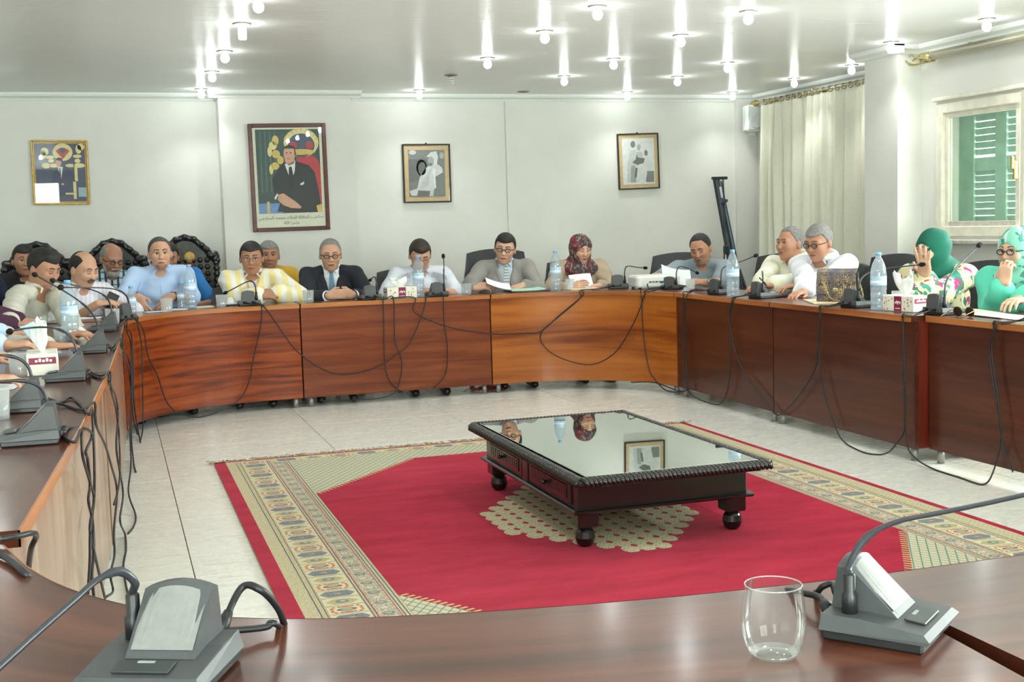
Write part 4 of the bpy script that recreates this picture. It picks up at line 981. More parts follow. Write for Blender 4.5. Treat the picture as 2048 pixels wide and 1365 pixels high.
def cable(label, pts, r=.0042, start=None, end=None):
    P = [drape(*q) if len(q) == 2 else np.array(q) for q in pts]
    if start is not None: P = [SOCK[start[0]][start[1]]]+P
    if end is not None: P = P+[SOCK[end[0]][end[1]]]
    Q = [P[0]]
    P2 = [P[0]]
    for q in P[1:]:
        if len(pts[1]) == 3: pass
        elif P2[-1][2] > HT-.003 and q[2] < HT-.02: P2.append(np.array([q[0], q[1], HT+.006]))
        elif P2[-1][2] < HT-.02 and q[2] > HT-.003: P2.append(np.array([P2[-1][0], P2[-1][1], HT+.006]))
        P2.append(q)
    P = P2
    for q in P[1:]:
        if np.linalg.norm(q-Q[-1]) > .012: Q.append(q)
    path = spline(Q, 7); path[:, 2] = np.maximum(path[:, 2], r+.001)
    root = thing('microphone_cable', label, 'cable', (path[0][0], path[0][1], 0), world=True, group='black microphone cables')
    MB().tube(path, r, 6).build('cord', M_CAB, root, True)
    d_ = unit(path[3]-path[0])
    MB().tube([path[0]-d_*.004, path[0]+d_*.02, path[0]+d_*.035], [.0085, .0085, .006], 8).build('plug', M_CAB, root, True)
    return root
cable('thick cable arching from the second left microphone, tied in a bundle', [(135, 857), (172, 858), (184, 872), (172, 902), (175, 920), (180, 968), (177, 1002), (184, 1036), (187, 1077), (187, 1118), (184, 1152), (189, 1208)], start=('l1', 0))
cable('lower cable from the second left microphone falling to the floor', [(125, 873), (150, 885), (165, 910), (172, 938), (180, 966), (188, 1000), (180, 1060), (192, 1120), (200, 1155), (210, 1198)], start=('l1', 1))
cable('cable rising in a hump from the left microphone by the printed sheets', [(118, 806), (142, 796), (160, 808), (178, 830), (187, 870), (189, 940), (188, 1000), (181, 1060), (180, 1120), (176, 1188)], start=('l2', 0))
cable('long cable swinging wide from the left microphone by the printed sheets', [(130, 811), (165, 820), (192, 850), (210, 890), (222, 930), (234, 982), (228, 1060), (229, 1110), (221, 1150), (226, 1183), (212, 1195)], start=('l2', 1))
cable('cable from the microphone by the left tissue box down to the desk foot', [(180, 744), (200, 752), (218, 768), (231, 792), (236, 830), (233, 900), (246, 985), (240, 1040), (250, 1070), (252, 1100), (247, 1140), (263, 1225)], start=('l3', 0))
cable('second cable from the microphone by the left tissue box', [(180, 750), (205, 757), (222, 780), (231, 815), (238, 870), (240, 940), (236, 980), (228, 1010)], start=('l3', 1))
cable('cable from the long-necked microphone falling between the left desks', [(225, 694), (243, 697), (256, 716), (262, 745), (262, 800), (260, 860), (262, 930), (257, 985), (271, 1030), (268, 1052), (256, 1068)], start=('l4', 0))
cable('thin second cable of the long-necked microphone', [(228, 699), (247, 708), (258, 740), (262, 800), (263, 880), (268, 930), (272, 945)], start=('l4', 1))
cable('cable from the microphone behind the tumbler down the corner', [(250, 656), (262, 668), (266, 720), (268, 800), (274, 850), (281, 886)], start=('l5', 0))
cable('second cable from the microphone behind the tumbler', [(254, 664), (262, 690), (264, 760), (266, 830), (275, 870)], start=('l5', 1))
cable('cable from the red-ringed microphone dropping straight to the floor', [(262, 636), (276, 652), (283, 690), (285, 760), (286, 850), (281, 882)], start=('l6', 0))
cable('cable crossing the striped corner front diagonally', [(270, 638), (287, 662), (296, 712), (315, 752), (331, 800), (350, 824)], start=('l6', 1))
cable('cable from the yellow-robed man\'s microphone running along the floor', [(526, 612), (524, 632), (518, 670), (505, 727), (500, 758), (483, 795), (455, 815), (417, 831), (390, 835), (362, 829)], start=('f1', 0))
cable('cable looping low between two microphones across the brown desk front', [(528, 614), (558, 654), (583, 690), (612, 718), (650, 741), (680, 749), (722, 745), (765, 730), (790, 712), (817, 690), (840, 642), (852, 602)], start=('f1', 1), end=('f3', 1))
cable('cable hanging straight in front of the white tissue box', [(766, 598), (768, 650), (770, 730), (783, 768), (806, 785)], start=('f2', 1))
cable('cable hanging behind the straight one and running left along the floor', [(767, 600), (790, 680), (803, 722), (800, 760), (788, 786), (760, 797), (700, 801), (640, 803)], start=('f2', 0))
cable('long cable sagging across to the orange corner desk', [(772, 597), (830, 625), (900, 655), (985, 668), (1050, 667), (1082, 663), (1120, 630), (1165, 592), (1195, 578)], start=('f2', 0), end=('f4', 1))
cable('cable from the upright-necked microphone down the brown front', [(880, 590), (888, 640), (895, 700), (891, 748), (868, 777)], start=('f3', 0))
cable('big loop of cable on the orange striped front', [(1190, 579), (1160, 597), (1120, 632), (1084, 664), (1086, 690), (1120, 716), (1180, 730), (1225, 710), (1255, 670), (1282, 612), (1296, 584), (1318, 578)], start=('f4', 0), end=('f5', 1))
cable('cable falling from the projector side to the floor corner', [(1310, 578), (1290, 590), (1284, 612), (1288, 680), (1297, 735), (1308, 757), (1330, 780), (1355, 785), (1376, 781)], start=('f5', 0))
cable('cable of the grey-shirted man\'s microphone hanging at the desk joint', [(1392, 578), (1376, 584), (1367, 606), (1366, 660), (1367, 730), (1375, 775), (1360, 783), (1310, 766), (1262, 765)], start=('r1', 0))
cable('cable drooping on the floor below the first dark desk', [(1390, 580), (1374, 590), (1370, 640), (1372, 740), (1378, 782), (1396, 798), (1432, 810), (1446, 802), (1456, 775), (1461, 720), (1459, 640), (1466, 604)], start=('r1', 1), end=('r2', 1))
cable('cable slanting from the bottle-side microphone to the desk seam', [(1466, 600), (1459, 640), (1468, 695), (1490, 750), (1520, 790), (1550, 829)], start=('r2', 0))
cable('cable curving from the handbag-side microphone back to the desk seam', [(1660, 612), (1640, 630), (1637, 690), (1630, 738), (1600, 790), (1566, 826), (1552, 832)], start=('r3', 0))
cable('long cable sagging onto the floor between two right microphones', [(1655, 614), (1641, 640), (1637, 690), (1645, 770), (1668, 848), (1690, 886), (1730, 906), (1770, 908), (1795, 885), (1810, 848), (1809, 720), (1806, 655), (1822, 632)], start=('r3', 1), end=('r4', 1))
cable('cable sweeping over the floor to the right edge of the view', [(1820, 633), (1806, 660), (1808, 750), (1813, 880), (1830, 916), (1870, 940), (1920, 956), (1965, 970), (1986, 945), (2003, 870), (1990, 790), (1979, 700), (1992, 657), (2012, 645)], start=('r4', 0), end=('r5', 1))
cable('cable of the right-edge microphone hanging down the dark front', [(2010, 648), (1988, 668), (1984, 710), (1996, 800), (2004, 880), (2018, 925), (2026, 945)], start=('r5', 0))
zz = HT+.006
cable('thick cable arching behind the lower-left microphone', [at(482, 1178, Z=.83), at(520, 1180, Z=.83), at(552, 1212, Z=.80), at(567, 1245, Z=HT+.004), at(571, 1275, Z=.70), at(571, 1300, Z=.5)], .0050, start=('n1', 0))
cable('short cable beside the lower-left microphone slipping over the desk edge', [at(520, 1257, Z=HT+.012), at(540, 1247, Z=HT+.015), at(556, 1252, Z=HT+.006), at(566, 1268, Z=.72), at(566, 1310, Z=.5)], .0045, start=('n1', 1))
cable('cable with a long plug behind the round glass', [at(1640, 1196, Z=HT+.022), at(1612, 1188, Z=HT+.018), at(1588, 1182, Z=HT+.008), at(1560, 1186, Z=.72), at(1550, 1210, Z=.5)], .0045, start=('n2', 1))
cable('cable arching behind the right foreground microphone', [at(1665, 1170, Z=HT+.03), at(1645, 1174, Z=HT+.026), at(1635, 1186, Z=HT+.01), at(1628, 1190, Z=.72), at(1625, 1230, Z=.5)], .0045, start=('n2', 0))
cable('cable with a black plug bending over the left desk corner', [at(-40, 1085, Z=HT+.012), at(0, 1079, Z=HT+.012), at(35, 1073, Z=HT+.012), at(66, 1067, Z=HT+.005), at(72, 1075, Z=.74), at(62, 1100, Z=.71), at(56, 1150, Z=.62)], .0055)
cable('cable lying along the curved foreground desk edge', [at(-40, 1104, Z=HT+.008), at(0, 1110, Z=HT+.008), at(25, 1126, Z=HT+.007), at(48, 1146, Z=HT+.006), at(64, 1162, Z=.745), at(70, 1180, Z=.68), at(70, 1230, Z=.5)], .0055)

# ------------------------------------------------------------------ bottles, glasses
def m_thin(name, tint, milk, gl=1.0, ior=1.5):
    """thin clear wall: see-through with Fresnel gloss and a little haze of its own"""
    m = m_pane(name, tint); nt = m.node_tree; out = [n for n in nt.nodes if n.type == 'OUTPUT_MATERIAL'][0]
    src = out.inputs[0].links[0].from_socket; df = nt.nodes.new('ShaderNodeBsdfTranslucent'); df.inputs[0].default_value = (.95, .98, 1, 1); d2 = nt.nodes.new('ShaderNodeBsdfDiffuse'); d2.inputs[0].default_value = (.95, .98, 1, 1)
    a_ = nt.nodes.new('ShaderNodeMixShader'); nt.links.new(df.outputs[0], a_.inputs[1]); nt.links.new(d2.outputs[0], a_.inputs[2])
    mx = nt.nodes.new('ShaderNodeMixShader'); mx.inputs[0].default_value = milk; nt.links.new(src, mx.inputs[1]); nt.links.new(a_.outputs[0], mx.inputs[2]); nt.links.new(mx.outputs[0], out.inputs[0])
    for n in nt.nodes:
        if n.type == 'FRESNEL': n.inputs[0].default_value = ior
    return m
M_PET = m_thin('clear_plastic', (.90, .95, .98, 1), .13, ior=1.7); M_WATER = m_thin('drinking_water', (.93, .97, .99, 1), .05); M_TUMB = m_thin('tumbler_glass', (.95, .97, .96, 1), .22, ior=1.7)
M_NEARG = m_thin('clear_round_glass', (.97, .98, .975, 1), .02, ior=1.35); M_RIM = m_thin('glass_rim', (.93, .95, .93, 1), .2, ior=1.8); M_BASEG = m_thin('glass_base', (.93, .95, .93, 1), .10, ior=1.8)
for n_ in M_NEARG.node_tree.nodes:
    if n_.type == 'MATH' and n_.operation == 'SUBTRACT': n_.inputs[0].default_value = 1.0
for l_ in [l_ for l_ in M_NEARG.node_tree.links if l_.to_node.type == 'MATH' and l_.to_node.operation == 'SUBTRACT']: M_NEARG.node_tree.links.remove(l_)
M_CAPB = mat('bottle_cap_blue', rgb(120, 180, 226), .4); M_LAB = mat('bottle_label', rgb(176, 208, 232), .5, var=.1, vs=80); M_LABW = mat('bottle_label_mark', rgb(232, 236, 246), .5)
def bottle(label, x, y, big=True, labelled=True):
    root = thing('water_bottle', label, 'bottle', (x, y, HT+.001), group='plastic water bottles on the desks')
    if big: H, prof = .31, [(.036, 0), (.042, .006), (.043, .02), (.0405, .03), (.043, .04), (.043, .055), (.0405, .065), (.043, .075), (.043, .09), (.0405, .1), (.043, .11), (.043, .20), (.041, .215), (.034, .245), (.022, .275), (.0145, .285), (.0145, .30)]
    else: H, prof = .19, [(.026, 0), (.031, .005), (.031, .02), (.029, .028), (.031, .036), (.031, .05), (.029, .058), (.031, .066), (.031, .115), (.028, .13), (.018, .155), (.0135, .163), (.0135, .176)]
    inner = [(r-.0015, z+(.002 if i == 0 else 0)) for i, (r, z) in enumerate(prof)]
    b = MB(); b.lathe(prof, seg=20, cap1=False); b.lathe(inner[::-1], seg=20, cap0=False, cap1=True); b.build('shell', M_PET, root, True)
    cz = prof[-1][1]-.004; cr = prof[-1][0]+.0018
    b = MB(); b.lathe([(cr, cz), (cr, cz+.014), (cr-.002, cz+.017), (0.001, cz+.0172)], seg=18); b.build('cap', M_CAPB, root, True)
    if labelled:
        z0, z1 = (.135, .185) if big else (.075, .11); r = (.0434 if big else .0314)
        b = MB(); b.lathe([(r, z0), (r, z1)], seg=20, cap0=False, cap1=False); lb = b.build('label', M_LAB, root, True)
        b = MB(); b.lathe([(r+.0003, z0+.012), (r+.0003, z0+.026)], seg=20, cap0=False, cap1=False); b.build('label_band', M_LABW, lb, True)
    return root
def xy(px, py, **k): return at(px, py, **k)[:2]
bottle('large water bottle in front of the beige-shirted man on the left desk', *xy(142, 684, Z=HT))
bottle('small water bottle by the elbow of the moustached man', *xy(264, 622, Y=8.66), big=False)
bottle('small water bottle beside a large one before the light-blue-shirted man', *xy(364, 616, Y=8.98), big=False)
bottle('large water bottle before the light-blue-shirted man', *xy(382, 618, Y=8.88))
bottle('large water bottle hiding the face of the man in the white polo shirt', *xy(838, 590, Y=8.97))
bottle('large water bottle left of the woman in the patterned headscarf', *xy(1112, 580, Y=8.92))
bottle('large water bottle in front of the grey-shirted man on the right desk', *xy(1466, 590, X=3.93))
bottle('large water bottle between the handbag and the tissue box', *xy(1757, 620, X=3.97))
M_BUBBLE = None
def tumbler(label, x, y, r=.036, h=.088, water=0, flare=.85):
    root = thing('tumbler', label, 'glass', (x, y, HT+.001), group='small drinking glasses on the desks')
    b = MB(); o = [(r*flare, 0), (r*flare+.001, .004), (r, h)]; i = [(r-.0022, h), (r*flare-.001, .012), (.0001, .010)]
    b.lathe(o+i, seg=22, cap1=False); b.build('glass_wall', M_TUMB, root, True)
    if water: b = MB(); b.lathe([(r*flare-.0015, .0125), (r*(flare+(1-flare)*water)-.0025, h*water), (.0001, h*water)], seg=22); b.build('water', M_WATER, root, True)
    return root
tumbler('empty ribbed tumbler at the left tissue box', *xy(40, 752, Z=HT), r=.04, h=.09)
tumbler('tumbler cut by the left edge beside the second microphone', *xy(-3, 840, Z=HT), r=.036, h=.09)
tumbler('tumbler standing behind the tall-necked microphone on the left desk', *xy(226, 652, Z=HT), r=.042, h=.10)
tumbler('tumbler hidden beside the large bottle before the beige-shirted man', *xy(122, 686, Z=HT), r=.034, h=.08)
tumbler('cloudy tumbler in front of the light-blue-shirted man', *xy(334, 620, Y=8.66), r=.040, h=.095)
tumbler('tumbler at the left elbow of the yellow-robed man', *xy(443, 612, Y=8.93), r=.038, h=.088)
tumbler('tumbler in front of the dark-suited man', *xy(617, 604, Y=8.97), r=.042, h=.09)
tumbler('tumbler left of the grey-suited man\'s papers', *xy(933, 586, Y=8.99), r=.042, h=.085)
tumbler('clear tumbler right of the bottle before the headscarfed woman', *xy(1140, 580, Y=8.96), r=.036, h=.085)
tumbler('tumbler right of the projector', *xy(1381, 578, Y=8.15), r=.036, h=.085)
tumbler('tumbler behind the tissue box on the right desk', *xy(1797, 600, X=4.22), r=.038, h=.085)
gl = thing('round_glass', 'empty rounded clear glass in the foreground beside the right microphone', 'glass', (*xy(1548, 1315, Z=HT), HT+.001))
gp = [(.021, .002), (.027, .003), (.0325, .011), (.0372, .025), (.0388, .040), (.0380, .056), (.0360, .072), (.0345, .083), (.0338, .089)]
b = MB(); b.lathe(gp, seg=48, cap0=False, cap1=False); b.build('glass_wall', M_NEARG, gl, True)
b = MB(); b.tube([(.0338*math.cos(a), .0338*math.sin(a), 0.089) for a in np.linspace(0, 2*PI, 49)], .0009, 8, caps=False); b.build('rim', M_RIM, gl, True)
b = MB(); b.lathe([(.018, 0), (.026, .0012), (.031, .0075), (.026, .0085), (.012, .0062), (.0001, .006)], seg=40); b.build('thick_base', M_BASEG, gl, True)

# ------------------------------------------------------------------ tissue boxes, papers and small things
M_BOXW = mat('tissue_box_white', rgb(226, 224, 210), .5, var=.05, vs=30); M_BOXR = mat('tissue_box_maroon', rgb(134, 24, 60), .45); M_TISS = mat('tissue', rgb(238, 242, 240), .8, bump=.2, bs=60); M_PINK = mat('tissue_box_flower', rgb(206, 110, 84), .6); M_LEAFG = mat('tissue_box_leaf', rgb(150, 170, 110), .6)
def tissue_box(label, x, y, rz, L=.23, W=.115, H=.085, tall=.09, seed=0):
    root = thing('tissue_box', label, 'tissue box', (x, y, HT+.001), rz, group='tissue boxes on the desks')
    MB().box((0, 0, H/2), (L, W, H), bev=.003).build('carton', M_BOXW, root)
    for c_, s_ in (((0, -W/2-.0006, H*.5), (.055, .001, H*.92)), ((L/2+.0006, 0, H*.68), (.001, W*.86, H*.3)), ((-L/2-.0006, 0, H*.68), (.001, W*.86, H*.3))): MB().box(c_, s_).build('maroon_panel', M_BOXR, root)
    b = MB(); rs = np.random.RandomState(seed)
    for k in range(5): b.box((-.018+k*.009, -W/2-.0014, H*.55+.004*(k % 2)), (.0055, .0006, .010+.004*(k % 3)))
    for k in range(6): b.box((-.016+k*.0064, -W/2-.0014, H*.2), (.004, .0006, .005))
    for s_ in (-1, 1):
        for k in range(5): b.box((s_*(L/2+.0014), -.03+k*.013, H*.68+.003*(k % 2)), (.0006, .009, .009+.004*(k % 2)))
    b.build('lettering', M_TISS, root)
    b = MB(); b2 = MB()
    for s_ in (-1, 1):
        for k in range(7):
            p = (s_*(.042+.06*rs.rand()), -W/2-.0008, H*(.12+.7*rs.rand())); (b if k % 2 else b2).lathe([(.004+.003*rs.rand(), 0), (.001, .0006)], p, 8, R=np.array([[1, 0, 0], [0, 0, -1], [0, 1, 0]], float))
    b.build('flower_print', M_PINK, root); b2.build('leaf_print', M_LEAFG, root)
    # tissue pulled up through the slot
    b = MB(); n = 28; G = np.zeros((10, n, 3))
    for i in range(10):
        t = i/9; w_ = .022+.040*math.sin(t*2.0); dd = .008+.022*math.sin(t*2.2)
        for j in range(n):
            a = 2*PI*j/n; k = 1+.30*t*math.sin(3*a+seed*2+t*1.5)+.22*t*math.sin(7*a+seed)
            G[i, j] = (w_*k*math.cos(a)+.018*t*math.sin(seed*3), dd*k*math.sin(a)+.01*t*math.cos(seed), H-.002+tall*t*(1+.22*t*math.sin(2*a+seed*1.7)+.08*t*math.sin(5*a)))
    b.grid(G, closed=True)
    b.build('tissue', M_TISS, root, True)
    return root
tissue_box('tissue box with a tall white tissue on the left desk, maroon label', *(xy(84, 752, Z=HT)+np.array([0, .1])), PI/2+.05, seed=1, tall=.11)
tissue_box('flowery tissue box with maroon panel before the man in the white polo', *xy(801, 596, Y=8.99), .03, seed=2, tall=.06)
tissue_box('flowery tissue box with a torn tissue on the right desk', *xy(1812, 628, X=4.03), -PI/2+.12, seed=4, tall=.11)
M_PAP = mat('paper_white', rgb(232, 235, 238), .7, var=.02); M_PAPC = mat('paper_cream', rgb(222, 206, 168), .7); M_PAPG = mat('paper_mint', rgb(176, 226, 200), .7); M_FOLD = mat('folder_maroon', rgb(84, 34, 40), .5); M_NAVY = mat('cover_dark', rgb(44, 40, 46), .45); M_PAPB = mat('paper_bluish', rgb(168, 196, 214), .6); M_INK = mat('print_line_grey', rgb(150, 152, 158), .7)
def sheet(name, label, cat, c, L, W, m, rz=0, pitch=0, roll=0, curl=0, th=.0012, lines=False, group=None):
    """paper L x W about its centre; tilted by pitch / roll, bowed by curl"""
    root = thing(name, label, cat, c, world=True, group=group)
    R = np.array(Matrix.Rotation(rz, 3, 'Z')@Matrix.Rotation(pitch, 3, 'X')@Matrix.Rotation(roll, 3, 'Y'))
    b = MB(); n = 8; G = np.zeros((5, n, 3)); G2 = np.zeros((5, n, 3))
    for i in range(5):
        for j in range(n):
            u, v = (j/(n-1)-.5), (i/4-.5); p = np.array([u*L, v*W, curl*(4*u*u-.33)]); G[i, j] = R@p+np.array(c); G2[i, j] = R@(p-np.array([0, 0, th]))+np.array(c)
    b.grid(G); b.grid(G2[:, ::-1])
    e = [G[0, j] for j in range(n)]+[G[i, -1] for i in range(1, 5)]+[G[-1, j] for j in range(n-2, -1, -1)]+[G[i, 0] for i in range(3, 0, -1)]
    e2 = [G2[0, j] for j in range(n)]+[G2[i, -1] for i in range(1, 5)]+[G2[-1, j] for j in range(n-2, -1, -1)]+[G2[i, 0] for i in range(3, 0, -1)]
    b.grid(np.array([e2, e]), closed=True); b.build('sheet', m, root)
    if lines:
        b = MB()
        for k in range(9):
            v = .36-.085*k; w_ = .72 if k % 4 else .4
            q = [R@np.array([x*L, (v+dv)*W, curl*(4*x*x-.33)+.0006])+np.array(c) for dv in (0, .02) for x in (-.4, -.4+w_)]; o = b.pts(q); b.face([o, o+1, o+3, o+2])
        b.build('printed_lines', M_INK, root)
    return root
def on(px, py, dz=.002, **k):
    p = at(px, py, **(k or {'Z': HT})); return np.array([p[0], p[1], HT+dz])
sheet('printed_sheet', 'printed white sheets beside the left tissue box', 'paper', on(5, 772)+np.array([-.04, 0, 0]), .21, .297, M_PAP, rz=-.12, lines=True, curl=.003, th=.002)
sheet('notebook', 'dark notebook lying behind the left tissue box', 'notebook', on(85, 690, .006), .17, .24, M_NAVY, rz=.1, th=.006)
sheet('file_folder', 'pale blue sheet held upright on the left desk by clasped hands', 'paper', at(78, 684, X=-.33)+np.array([0, 0, .0]), .21, .2, M_PAPB, rz=PI/2-.25, pitch=.9, curl=.02)
sheet('notebook', 'open white notebook before the moustached man', 'notebook', on(170, 637, .004), .2, .17, M_PAP, rz=.35, th=.003)
sheet('tablet', 'thin dark folder under the tall-necked microphone before the moustached man', 'folder', on(196, 634, .006), .16, .12, M_NAVY, rz=.4, th=.006)
sheet('note_sheet', 'small white paper under the hand of the light-blue-shirted man', 'paper', on(310, 618, .003, Y=8.75), .15, .1, M_PAP, rz=.3)
sheet('booklet', 'white booklet behind the cloudy tumbler', 'paper', on(352, 614, .004, Y=8.9), .16, .12, M_PAP, rz=-.1, th=.003)
sheet('booklet', 'cream booklet right of the large bottle at the striped corner desk', 'paper', on(406, 608, .006, Y=9.05), .13, .1, M_PAPC, rz=.2, th=.006)
sheet('paper_sheet', 'loose white sheets held by the grey-suited man', 'paper', at(996, 574, Y=9.06)+np.array([0, 0, .02]), .20, .12, M_PAP, rz=-.2, pitch=.35, roll=.32, curl=.01)
sheet('file_folder', 'maroon folder lying in front of the grey-suited man', 'folder', on(1053, 578, .009, Y=9.06), .31, .23, M_FOLD, rz=.02, th=.008)
sheet('paper_sheet', 'mint green papers on the maroon folder', 'paper', on(1050, 572, .022, Y=9.08), .28, .20, M_PAPG, rz=-.03, th=.012, curl=.003)
sheet('paper_sheet', 'white sheet propped up by the woman in the patterned headscarf', 'paper', at(1163, 563, Y=9.12), .19, .13, M_PAP, rz=.12, pitch=1.1, roll=-.1, curl=-.008)
sheet('envelope', 'cream folder under the headscarfed woman\'s sheet', 'folder', on(1165, 577, .005, Y=9.02), .26, .18, M_PAPC, rz=.02, th=.005)
sheet('paper_sheet', 'white sheets held up by the grey-shirted man', 'paper', at(1352, 552, Y=8.75), .24, .17, M_PAP, rz=-.35, pitch=.75, roll=.3, curl=.02, th=.002)
sheet('notebook', 'dark red notebook in front of the men in pale robes', 'notebook', on(1552, 588, .016, X=4.16), .2, .15, M_FOLD, rz=1.35, th=.012)
sheet('paper_sheet', 'white page of the dark red notebook', 'paper', on(1532, 586, .020, X=4.16), .14, .12, M_PAP, rz=1.3, th=.003)
sheet('envelope', 'cream papers under the handbag', 'paper', on(1650, 604, .008, X=4.1), .34, .2, M_PAPC, rz=1.2, th=.007)
sheet('envelope', 'beige envelope before the turquoise-robed woman', 'paper', on(1940, 616, .004, X=4.22), .32, .22, M_PAPC, rz=1.35, th=.003)
sheet('paper_sheet', 'white sheets reaching towards the right edge of the view', 'paper', on(1990, 622, .009, X=4.15), .3, .15, M_PAP, rz=1.5, th=.004)
sheet('paper_sheet', 'white sheet behind the right-edge microphone', 'paper', on(2030, 640, .004, X=4.15), .2, .15, M_PAP, rz=1.5)
M_SHADE = mat('sunglass_lens', rgb(44, 36, 26), .15); M_FRG = mat('sunglass_frame', rgb(120, 96, 50), .3, .5)
sg = thing('sunglasses', 'brown sunglasses lying on the right desk beside the microphone', 'sunglasses', on(1928, 624, .001, X=4.02), PI/2+.3)
for s_ in (-1, 1):
    b = MB(); b.lathe([(.0001, .004), (.024, .001), (.026, -.003), (.024, -.005), (.0001, -.001)], (s_*.034, 0, .026), 16, R=np.array([[1, 0, 0], [0, .25, -.97], [0, .97, .25]])); b.build('lens', M_SHADE, sg, True)
    MB().tube([(s_*.058, 0, .036), (s_*.066, .02, .03), (s_*.06, .09, .012), (s_*.05, .12, .005)], .0025, 6).build('temple', M_FRG, sg, True)
MB().tube([(-.012, -.003, .032), (0, -.005, .036), (.012, -.003, .032)], .002, 6).build('bridge', M_FRG, sg, True)
st = thing('saucer', 'white saucer with crumpled tissue beside the yellow-robed man', 'saucer', on(460, 606, .001, Y=9.1))
MB().lathe([(.04, 0), (.065, .008), (.075, .014), (.073, .016), (.06, .010), (.0001, .006)], seg=24).build('plate', mat('porcelain', rgb(226, 230, 226), .25), st, True)
b = MB(); rs = np.random.RandomState(2); G = [[(.03*math.cos(a)*(1.1-t*.5)*(1+.25*math.sin(3*a+t*4)), .03*math.sin(a)*(1.1-t*.5), .008+.05*t) for a in np.linspace(0, 2*PI, 12, endpoint=False)] for t in np.linspace(0, 1, 6)]; b.grid(np.array(G), closed=True); b.build('napkin', M_TISS, st, True)
ys_ = thing('highlighter', 'small yellow marker lying next to the middle microphone', 'marker', on(763, 600, .007, Y=8.92), .3)
MB().tube([(-.045, 0, 0), (.02, 0, 0)], .0065, 8).build('barrel', mat('marker_yellow', rgb(214, 200, 60), .4), ys_); MB().tube([(.02, 0, 0), (.045, 0, 0)], .007, 8).build('cap', M_NAVY, ys_)

# projector
pj = thing('projector', 'white data projector standing on the curved corner desk', 'projector', (*xy(1308, 578, Y=8.70), HT+.001), -.12)
M_PJ = mat('projector_white', rgb(226, 228, 222), .4, var=.02)
b = MB()
def rrect(a, c2, r, n=5): return [(sx*(a-r)+r*math.cos(t+k*PI/2), sy*(c2-r)+r*math.sin(t+k*PI/2)) for k, (sx, sy) in enumerate(((1, 1), (-1, 1), (-1, -1), (1, -1))) for t in np.linspace(0, PI/2, n)]
A = [rrect(.172, .12, .03), rrect(.178, .126, .034), rrect(.178, .126, .034), rrect(.168, .116, .03)]; zz_ = [.012, .022, .085, .102]
b.grid(np.array([[(x, y, z) for x, y in p] for p, z in zip(A, zz_)]), closed=True); q = len(b.v); n_ = len(A[0]); b.face([q-n_+i for i in range(n_)]); b.face([q-4*n_+i for i in range(n_)][::-1]); b.build('case', M_PJ, pj)
b = MB(); b.box((.0, -.1262, .052), (.16, .003, .016), bev=.001); b.build('port_strip', mat('port_grey', rgb(176, 178, 176), .5), pj)
b = MB()
for k, w_ in enumerate((.012, .008, .014, .008, .012, .01)): b.box((-.07+k*.026, -.128, .053), (w_, .003, .008))
b.build('port', M_MICD, pj); MB().box((.02, -.134, .05), (.022, .016, .012), bev=.002).build('video_plug', mat('plug_blue', rgb(60, 86, 150), .4), pj)
MB().tube(spline([(-.09, -.132, .04), (-.10, -.15, .03), (-.09, -.17, .006), (-.04, -.18, .005), (.03, -.175, .005)]), .004, 6).build('power_cord', M_CAB, pj, True)
MB().lathe([(.03, 0), (.03, .01), (.022, .014), (.0001, .012)], (.08, .128, .058), 18, R=np.array([[1, 0, 0], [0, 0, 1], [0, -1, 0]], float)).build('lens', M_MICD, pj, True)
for sx in (-1, 1):
    for sy in (-1, 1): MB().lathe([(.012, 0), (.012, .013)], (sx*.14, sy*.09, 0), 10).build('foot', M_MICD, pj)

# handbag
def m_bag():
    m = mat('snake_leather', rgb(110, 108, 128), .35, plain=True); t = NT(m); v = t.coord('Object')
    d = t.vor(t.coord('Object', (1, 1, .7)), 90, 'DISTANCE_TO_EDGE', 'Distance', .6); n = t.noise(t.coord('Object', (9, 14, 5)), 1.4, 3)
    c = t.ramp(n, [(.3, rgb(70, 72, 104)), (.5, rgb(134, 116, 96)), (.62, rgb(190, 168, 122)), (.75, rgb(92, 84, 96))])
    t.l(t.mix(t.math('LESS_THAN', d, .09), c, rgb(70, 62, 62)), t.b.inputs['Base Color']); t.bump(d, .3, .003); return m
hb = thing('handbag', 'snakeskin-patterned shoulder bag with a gold chain standing on the right desk', 'handbag', (*at(1676, 598, X=4.13)[:2], HT+.009), math.radians(-50))
Mb = m_bag()
b = MB(); A = [rrect(.118, .045, .012, 4), rrect(.12, .048, .012, 4), rrect(.112, .03, .010, 4), rrect(.105, .018, .008, 4)]; zz_ = [0, .01, .15, .185]
b.grid(np.array([[(x, y, z) for x, y in p] for p, z in zip(A, zz_)]), closed=True); q = len(b.v); n_ = len(A[0]); b.face([q-n_+i for i in range(n_)]); b.face([q-4*n_+i for i in range(n_)][::-1]); b.build('bag_body', Mb, hb)
b = MB(); G = [[(x, y, z) for x in np.linspace(-.118, .118, 8)] for y, z in ((.022, .19), (0, .196), (-.03, .188), (-.046, .12), (-.052, .05))]; b.grid(np.array(G)); b.grid(np.array(G)[:, ::-1]-np.array([0, .0, .004])); b.build('flap', Mb, hb, True)
b = MB(); b.box((-.121, 0, .09), (.004, .03, .17), bev=.001); b.box((.121, 0, .09), (.004, .03, .17), bev=.001); b.build('side_gusset', mat('gusset_navy', rgb(48, 48, 76), .5), hb)
MB().box((0, -.054, .07), (.03, .006, .02), bev=.002).build('clasp', M_GOLD, hb)
cp = spline([(-.1, -.01, .197), (-.07, -.058, .12), (-.02, -.068, .02), (.06, -.075, .006), (.13, -.07, .005), (.16, -.04, .03), (.13, -.01, .12), (.105, 0, .197)], 10)
b = MB()
